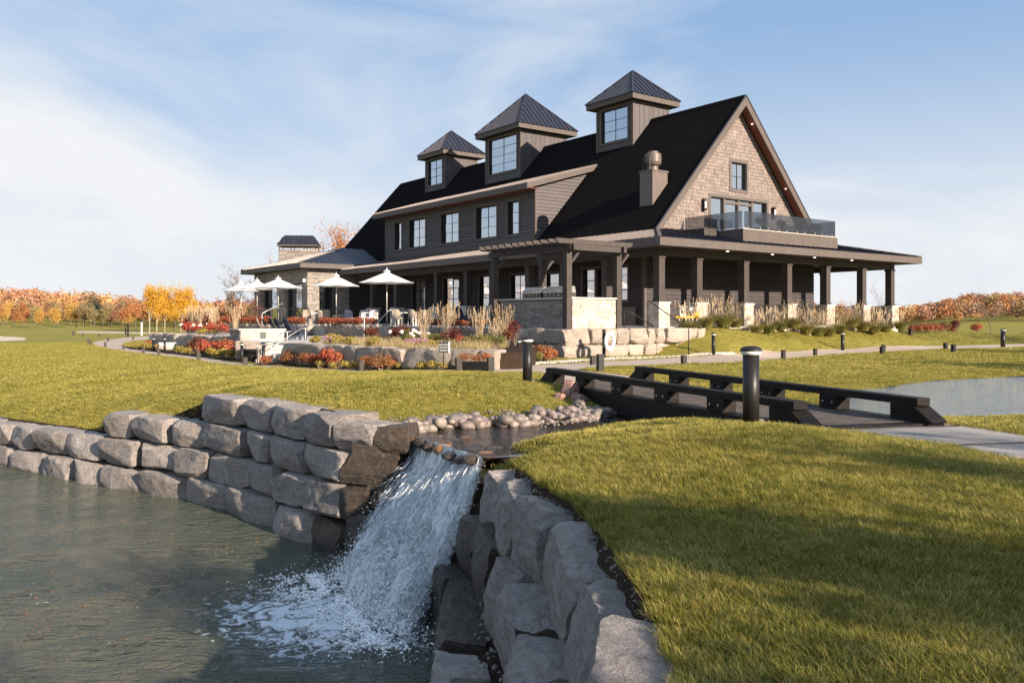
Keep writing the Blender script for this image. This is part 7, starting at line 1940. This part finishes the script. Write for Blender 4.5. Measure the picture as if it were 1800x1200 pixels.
# ------------------------------------------------------------------ balcony plants seen through the smoked glass
for k, b in enumerate((8.3, 9.8, 11.4, 12.8)):
    x, y = l2w(b, 1.25); t = empty('balcony_planter', (x, y, FLOOR + 4.48), BROT); tag(t, '%s potted shrub from the left behind the smoked balcony glass' % ORD[k], 'planter', 'potted shrubs on the balcony')
    MB().box(-.5, .5, -.18, .18, 0, .32).build('box', M['pot'], t); o = link('leaves', PROT['plum'][k % 3][0], t, (0, 0, .22)); o.scale = (.95, .5, .72)

# ------------------------------------------------------------------ trees
def skeleton(h, seed, levels=4, spread=.9, trunk_r=.12, lean=0, split=.28, up=.35, n0=5):
    g = random.Random(seed); segs = []; tips = []
    def grow(p, d, L_, r_, lv):
        n = 3 if lv else 4; q = p
        for i in range(n):
            d = (d + Vector((g.gauss(0, .10), g.gauss(0, .10), .04 + up * .06))).normalized(); e = q + d * (L_ / n); r2 = r_ * .86
            segs.append((q, e, r_, r2)); q = e; r_ = r2
            if lv < levels and (i >= 1 or lv > 0):
                for _ in range(g.choice((1, 1, 2)) if lv == 0 else g.choice((1, 1, 2))):
                    a = g.uniform(0, 6.28); s = Vector((math.cos(a), math.sin(a), 0)); nd = (d * g.uniform(.45, .8) + s * spread * g.uniform(.5, .9) + Vector((0, 0, up))).normalized()
                    grow(q, nd, L_ * g.uniform(.45, .68), r_ * .55, lv + 1)
        tips.append((q, d, lv))
    grow(Vector((0, 0, 0)), Vector((lean, 0, 1)).normalized(), h * .62, trunk_r, 0)
    zmax = max(max(s[1].z for s in segs), .01); k = h / zmax
    segs = [(a * k, b * k, r1_, r2) for a, b, r1_, r2 in segs]; tips = [(p * k, d, l) for p, d, l in tips]
    return segs, tips
def tree_mesh(name, segs, material, rmin=.006, n=5):
    mb = MB()
    for a, b, r1_, r2 in segs: mb.tube(a, b, max(rmin, r1_), max(rmin, r2), n if r1_ > .03 else 3, False)
    return mb.mesh(name, material, True)
def crown_mesh(name, segs, material, n, size, seed, rad=.5, minz=.25, h=1, asp=.7):
    g = np.random.default_rng(seed); ends = [s for s in segs if s[2] < .05 and s[1].z > minz * h] or segs
    E_ = np.array([tuple(s[1]) for s in ends]); c = E_[g.integers(0, len(E_), n)] + g.normal(size=(n, 3)) * rad * np.array([1, 1, .8])
    ax = g.normal(size=(n, 3)); ax /= np.linalg.norm(ax, axis=1)[:, None]; t = np.cross(ax, g.normal(size=(n, 3))); t /= np.linalg.norm(t, axis=1)[:, None]; b = np.cross(ax, t); s = size * g.uniform(.6, 1.3, n)[:, None]
    V = np.stack([c - t * s / 2, c + b * s * asp / 2, c + t * s / 2, c - b * s * asp / 2], axis=1).reshape(-1, 3)
    return fast_mesh(name, V, np.arange(n * 4).reshape(-1, 4), material)
def tree(px, d, base, proto, lab, s=1.0, nm='tree', cat='tree', group=None, sz_=1.0):
    x, y = at(px, d); t = empty(nm, (x, y, EYE + base), rng.uniform(0, 6.2)); t.scale = (s, s, s * sz_); tag(t, lab, cat, group)
    link('trunk', proto[0], t)
    if proto[1]: link('crown', proto[1], t)
    return t
def proto(h, seed, barkm, leafm, nl, lsize, rad, **k):
    sg, tp = skeleton(h, seed, **k); return (tree_mesh('trunk', sg, M[barkm], .006 if leafm is None else .012), crown_mesh('crown', sg, M[leafm], nl, lsize, seed, rad, k.get('minz', .22), h) if leafm else None)
birch = [proto(8, 401 + i, 'bark_pale', 'leaf_yellow', 4200, .19, .42, levels=3, spread=.55, trunk_r=.10, up=.55) for i in range(3)]
tree(262, 112, -2.1, birch[0], 'tallest yellow birch at the left edge of the near birch group', .84, 'birch_tree', group='yellow birches beside the path')
tree(276, 114, -2.1, birch[1], 'yellow birch right of the tallest in the near birch group', .80, 'birch_tree', group='yellow birches beside the path')
tree(290, 116, -2.1, birch[2], 'yellow birch in the middle of the near birch group', .80, 'birch_tree', group='yellow birches beside the path')
tree(318, 116, -2.1, birch[0], 'yellow birch at the right of the near birch group', .84, 'birch_tree', group='yellow birches beside the path')
tree(333, 120, -2.1, birch[1], 'small yellow birch at the right end of the near birch group', .58, 'birch_tree', group='yellow birches beside the path')
tree(306, 124, -2.1, birch[1], 'smaller yellow birch between the taller ones near the path', .58, 'birch_tree', group='yellow birches beside the path')
bare = proto(7.5, 433, 'twig', None, 0, 0, 0, levels=5, spread=1.0, trunk_r=.075, up=.5)
tree(386, 66, -1.2, bare, 'bare multi branched tree left of the pavilion', .70, 'bare_tree').scale = (1.9, 1.9, .74)
bare2 = proto(7.5, 437, 'twig', 'leaf_orange', 260, .12, .18, levels=4, spread=.6, trunk_r=.07, up=.7)
tree(404, 74, -1.2, bare2, 'thin bare tree with a few orange leaves behind the leftmost umbrella', .50, 'bare_tree')
oak = proto(12, 441, 'bark', 'leaf_orange', 1500, .20, .40, levels=4, spread=.75, trunk_r=.16, up=.45)
tree(585, 92, -1.5, oak, 'tall sparse orange tree rising behind the pavilion roof', 1.02, 'autumn_tree'); 
oak2 = proto(12, 449, 'bark', 'leaf_orange', 2000, .20, .35, levels=4, spread=.65, trunk_r=.13, up=.45)
tree(622, 96, -1.5, oak2, 'orange leaved tree against the black roof slope', .90, 'autumn_tree'); tree(560, 98, -1.5, oak2, 'orange leaved tree directly behind the stone chimney', .78, 'autumn_tree')
bare3 = proto(10, 457, 'twig', None, 0, 0, 0, levels=4, spread=.7, trunk_r=.09, up=.5)
tree(478, 88, -1.5, bare3, 'bare grey tree left of the stone chimney', .86, 'bare_tree')
tree(1743, 62, -1.05, proto(6, 461, 'bark', None, 0, 0, 0, levels=2, spread=.8, trunk_r=.075, up=.35), 'slender bare young tree at the right against the hill', .60, 'bare_tree')
tree(1538, 64, -1.1, proto(7, 467, 'bark', None, 0, 0, 0, levels=3, spread=.8, trunk_r=.05, up=.3), 'bare tree seen between the right porch columns', .60, 'bare_tree')
tree(447, 52, -.6, proto(3, 471, 'twig', 'leaf_plum', 900, .09, .22, levels=3, spread=.6, trunk_r=.05, up=.5), 'small dark red tree left of the pavilion pier', .62, 'small_tree')
tree(410, 60, -1.0, proto(3, 473, 'twig', 'leaf_pine', 900, .10, .25, levels=3, spread=.6, trunk_r=.05, up=.5), 'small russet tree below the leftmost umbrella', .70, 'small_tree')
# reflected trees and tall trees standing off to the right behind the photographer: their long shadows fall across the lawn
shade = [proto(11, 481 + i, 'bark', 'leaf_tawny', 2600, .30, .55, levels=3, spread=.7, trunk_r=.2, up=.4) for i in range(2)]
for k, (x, y, s) in enumerate(((11.5, -4.0, .52), (13.8, -6.6, .60), (10.4, -7.2, .50), (16.0, -4.4, .62), (9.0, -2.6, .40), (7.4, -4.8, .42), (33, 12.5, .85), (42, 20, .95), (50, 30, 1.0), (46, 6, 1.0))):
    t = empty('shade_tree', (x, y, gz(x, y)), k * 1.3); t.scale = (s, s, s); tag(t, 'tall tawny tree standing outside the view, %s of those that shade the lawn' % ORD[k], 'tree', 'shade trees behind the viewpoint'); link('trunk', shade[k % 2][0], t); link('crown', shade[k % 2][1], t)

# front of the wood: every tree its own thing
cols_ = ['leaf_yellow', 'leaf_orange', 'leaf_tawny', 'leaf_pine', 'leaf_yellow', 'leaf_dark']
wp = {}
for c_, cc_ in (('leaf_yellow', [(.50, .30, .06), (.60, .38, .09), (.55, .34, .10), (.42, .27, .09)]), ('leaf_orange', [(.42, .17, .07), (.50, .23, .09), (.46, .20, .08), (.36, .17, .09)]), ('leaf_tawny', [(.22, .19, .09), (.30, .25, .12), (.34, .25, .12), (.26, .18, .10)]), ('leaf_pine', [(.26, .13, .08), (.34, .18, .10), (.28, .15, .10)]), ('leaf_dark', [(.04, .05, .03), (.06, .07, .04), (.05, .055, .03)])):
    M['wood_' + c_] = leaf_mat('far ' + M[c_].name, cc_, trans=.3)  # far copies of the leaf colours, muted so that the tint carries haze
for i, c_ in enumerate(('leaf_yellow', 'leaf_orange', 'leaf_tawny', 'leaf_pine', 'leaf_dark')):
    wp[c_] = [proto(9, 500 + i * 10 + j, 'bark', 'wood_' + c_, 1500, .42, .62, levels=3, spread=.65, trunk_r=.13, up=.4) for j in range(2)]
NMS = {'leaf_yellow': 'yellow', 'leaf_orange': 'orange', 'leaf_tawny': 'tawny green', 'leaf_pine': 'russet brown', 'leaf_dark': 'dark green'}
rowk = {}
placed = []
rs = random.Random(5)
for row, (dd, lo, hi, n, sc, bz) in enumerate(((172, -40, 420, 30, .54, -2.0), (196, -40, 460, 30, .60, -1.4))):
    for k in range(n):
        px = lo + (hi - lo) * (k + .5 + rs.uniform(-.35, .35)) / n
        c_ = rs.choice(['leaf_yellow', 'leaf_orange', 'leaf_tawny', 'leaf_yellow', 'leaf_pine', 'leaf_tawny', 'leaf_orange'] + (['leaf_dark'] if 150 < px < 210 or 60 < px < 75 else []))
        if row == 0 and 90 < px < 135: c_ = 'leaf_yellow'
        placed.append((px, dd + rs.uniform(-8, 8), bz, c_, sc * rs.uniform(.75, 1.2), row))
placed.sort()
cnt = {}
for px, dd, bz, c_, s, row in placed:
    k = (c_, row); cnt[k] = cnt.get(k, 0) + 1
    lab = '%s %s tree from the left in the %s row of the far wood' % (ORD[cnt[k] - 1], NMS[c_], 'front' if row == 0 else 'second')
    x, y = at(px, dd); zz = float(EYE - 1.75 + far_z(np.array([(x, y)]))[0])
    tree(px, dd, zz - EYE - .1, rs.choice(wp[c_]), lab, s, 'forest_tree', group='autumn trees of the far wood')
# the wooded hills beyond read as one mass
def hill_wood(name, n, az0, az1, r0, r1_, hs, seed, hill_only=True):
    g = np.random.default_rng(seed); Vs = []; Fs = []; k = 0; base = 0
    lc = [leaf_cloud(230, .5, .5, .6, .115, seed + j, shell=.5, lob=5, zc=.55) for j in range(4)]
    cl = []
    while k < n:
        az = g.uniform(az0, az1); r_ = math.sqrt(g.uniform(r0 * r0, r1_ * r1_)); x, y = at(az, r_)
        z = EYE - 1.75 + float(far_z(np.array([(x, y)]))[0]); s = g.choice([g.uniform(.6, 1.1), g.uniform(.9, 1.55)]) * hs
        V, F = lc[int(g.integers(0, 4))]; a = g.uniform(0, 6.28); c_, s_ = math.cos(a), math.sin(a)
        Vs.append(np.column_stack([(V[:, 0] * c_ - V[:, 1] * s_) * s * .9 + x, (V[:, 0] * s_ + V[:, 1] * c_) * s * .9 + y, V[:, 2] * s + z])); Fs.append(F + base); base += len(V); cl.append(np.full(len(V) // 4, g.random())); k += 1
    m = M['wood']
    me = fast_mesh(name, np.concatenate(Vs), np.concatenate(Fs), m)
    at_ = me.attributes.new('tint', 'FLOAT', 'FACE'); at_.data.foreach_set('value', np.concatenate(cl).astype(np.float32))
    o = link(name, me); tag(o, kind='stuff'); return o
def wood_mat():  # hillside leaf tints are muted, with distance haze put into the colour
    m = bpy.data.materials.new('autumn wood'); m.use_nodes = True; t = m.node_tree; N = t.nodes; K = t.links.new; P = N['Principled BSDF']; P.inputs['Roughness'].default_value = .8; P.inputs['Specular IOR Level'].default_value = .1
    a = N.new('ShaderNodeAttribute'); a.attribute_name = 'tint'; cr = N.new('ShaderNodeValToRGB'); cr.color_ramp.interpolation = 'LINEAR'; e = cr.color_ramp.elements
    e[0].position = 0; e[0].color = (.24, .13, .085, 1); e[1].position = 1; e[1].color = (.16, .14, .07, 1)
    for p_, c_ in ((.2, (.42, .18, .08, 1)), (.4, (.46, .23, .11, 1)), (.55, (.50, .32, .11, 1)), (.7, (.30, .20, .15, 1)), (.85, (.40, .19, .12, 1))): q = e.new(p_); q.color = c_
    g = N.new('ShaderNodeNewGeometry'); h = N.new('ShaderNodeHueSaturation'); r = N.new('ShaderNodeMapRange'); r.inputs['To Min'].default_value = .7; r.inputs['To Max'].default_value = 1.35; K(g.outputs['Random Per Island'], r.inputs['Value']); K(r.outputs[0], h.inputs['Value'])
    K(a.outputs['Fac'], cr.inputs['Fac']); K(cr.outputs[0], h.inputs['Color']); K(h.outputs[0], P.inputs['Base Color']); return m
M['wood'] = wood_mat()
hill_wood('hillside_wood', 1500, -120, 760, 205, 380, 5.2, 60)
hill_wood('hillside_wood_right', 1600, 1440, 1980, 205, 380, 3.6, 61)
hill_wood('distant_wood', 300, 700, 1480, 230, 400, 5.5, 62)
# small yellow saplings and stakes along the far fairway
P = []
for k, (px, d, h_) in enumerate(((225, 88, 1.4), (249, 96, 1.5), (221, 100, .9))):
    x, y = at(px, d); o = link('fairway_stake', MB().box(-.06, .06, -.06, .06, -.1, h_).mesh('fairway_stake', M['black' if k != 1 else 'white'])); o.location = (x, y, gz(x, y)); tag(o, ('black distance post on the far fairway beside the birches', 'white distance post on the far fairway beside the birches', 'short black post left of the tall black one on the far fairway')[k], 'post')

# ------------------------------------------------------------------ fallen leaves
def scatter_leaves(name, pts, size, material, flat=True):
    n = len(pts); g = rng; c = np.asarray(pts); ax = g.normal(size=(n, 3)) * (.12 if flat else .6) + np.array([0, 0, 1]); ax /= np.linalg.norm(ax, axis=1)[:, None]
    t = np.cross(ax, g.normal(size=(n, 3))); t /= np.linalg.norm(t, axis=1)[:, None]; b = np.cross(ax, t); s = (size * g.uniform(.5, 1.3, n))[:, None]
    V = np.stack([c - t * s / 2, c + b * s * .35, c + t * s / 2, c - b * s * .35], axis=1).reshape(-1, 3)
    o = link(name, fast_mesh(name, V, np.arange(n * 4).reshape(-1, 4), material)); tag(o, kind='stuff'); return o
P = []
while len(P) < 520:
    px = rng.uniform(-60, 560); d = rng.uniform(8.2, 18) ; x, y = at(px, d)
    if not in_poly(np.array([(x, y)]), [(-30, 26)] + LW[2:-1] + [(-3.2, 8.5), (-6, 7)])[0]: continue
    if noise.noise(Vector((x * .5, y * .9, 3))) + .25 < rng.random() * .5: continue
    P.append((x, y, .03))
scatter_leaves('floating_leaves', P, .036, M['leaf_pine'])
P = []
for k in range(300):
    px = rng.uniform(0, 900); d = rng.uniform(13, 60) if px < 600 else rng.uniform(14, 24); x, y = at(px, d)
    if in_poly(np.array([(x, y)]), basin)[0] or in_poly(np.array([(x, y)]), stream)[0]: continue
    if d > 24 and not (px < 430): continue
    P.append((x, y, gz(x, y) + .03))
for k in range(160):
    px = rng.uniform(1250, 1790); d = rng.uniform(17, 30); x, y = at(px, d)
    if not in_poly(np.array([(x, y)]), stream)[0]: P.append((x, y, gz(x, y) + .03))
scatter_leaves('fallen_leaves', P, .055, M['leaf_gold'], False)
for k in range(60):
    pass

# ------------------------------------------------------------------ turf
LV = np.column_stack([TV, TZ]); LF = TF[lawn_mask]
def turf(name, n, dmin, dmax, dens_pow, tuft, smin, smax, seed, side=.66):
    c = LV[LF].mean(axis=1); ar = np.linalg.norm(np.cross(LV[LF[:, 1]] - LV[LF[:, 0]], LV[LF[:, 2]] - LV[LF[:, 0]]), axis=1) / 2
    ok = (c[:, 1] > dmin) & (c[:, 1] < dmax) & (np.abs(c[:, 0]) < side * c[:, 1] + .6)
    w = np.where(ok, ar * np.maximum(c[:, 1], 1) ** dens_pow, 0); k = rng.choice(len(LF), n, p=w / w.sum())
    r1_ = np.sqrt(rng.random(n))[:, None]; r2_ = rng.random(n)[:, None]; T = LV[LF[k]]
    P_ = (1 - r1_) * T[:, 0] + r1_ * (1 - r2_) * T[:, 1] + r1_ * r2_ * T[:, 2]
    kp = (P_[:, 1] > dmin) & (P_[:, 1] < dmax); P_ = P_[kp]
    me = bpy.data.meshes.new(name); me.vertices.add(len(P_)); me.vertices.foreach_set('co', P_.astype(np.float32).ravel())
    sc = me.attributes.new('tuft_scale', 'FLOAT', 'POINT')
    nz = np.array([noise.noise(Vector((p[0] * .9, p[1] * .9, 7.0))) for p in P_])
    sc.data.foreach_set('value', (rng.uniform(smin, smax, len(P_)) * (1 + .35 * nz)).astype(np.float32))
    me.update(); me.materials.append(M['blade'])
    o = link(name, me); tag(o, kind='stuff')
    ng = bpy.data.node_groups.new(name + '_nodes', 'GeometryNodeTree')
    ng.interface.new_socket('Geometry', in_out='INPUT', socket_type='NodeSocketGeometry'); ng.interface.new_socket('Geometry', in_out='OUTPUT', socket_type='NodeSocketGeometry')
    gi_ = ng.nodes.new('NodeGroupInput'); go = ng.nodes.new('NodeGroupOutput'); ip = ng.nodes.new('GeometryNodeInstanceOnPoints'); oi = ng.nodes.new('GeometryNodeObjectInfo')
    oi.inputs['Object'].default_value = tuft; oi.inputs['As Instance'].default_value = True
    na = ng.nodes.new('GeometryNodeInputNamedAttribute'); na.data_type = 'FLOAT'; na.inputs['Name'].default_value = 'tuft_scale'
    rv = ng.nodes.new('FunctionNodeRandomValue'); rv.data_type = 'FLOAT_VECTOR'; rv.inputs[0].default_value = (-.12, -.12, 0); rv.inputs[1].default_value = (.12, .12, 6.283); rv.inputs['Seed'].default_value = seed
    mp_ = ng.nodes.new('GeometryNodeMeshToPoints')
    ng.links.new(gi_.outputs[0], mp_.inputs[0]); ng.links.new(mp_.outputs[0], ip.inputs['Points']); ng.links.new(oi.outputs['Geometry'], ip.inputs['Instance']); ng.links.new(rv.outputs[0], ip.inputs['Rotation'])
    out = [x for x in na.outputs if x.enabled and x.name == 'Attribute'][0]; ng.links.new(out, ip.inputs['Scale']); ng.links.new(ip.outputs[0], go.inputs[0])
    md = o.modifiers.new('scatter', 'NODES'); md.node_group = ng
    return o
def tuft_obj(name, n, h, r_, w, seed, lean):
    return bpy.data.objects.new(name, tuft_mesh(n, h, r_, w, seed, lean, 0, .6).mesh(name, M['blade']))
tn = tuft_obj('near_tuft', 36, .082, .085, .0056, 1, .85)
tm = tuft_obj('middle_tuft', 34, .056, .12, .0075, 2, .8)
tf_ = tuft_obj('far_tuft', 26, .055, .26, .018, 3, .8)
turf('grass_near', 36000, 2.5, 9.5, -.9, tn, .65, 1.15, 1, .86)
turf('grass_middle', 42000, 8.8, 26, -.8, tm, .55, 1.05, 2, .80)
turf('grass_far', 60000, 24, 66, -.8, tf_, .55, 1.0, 3)
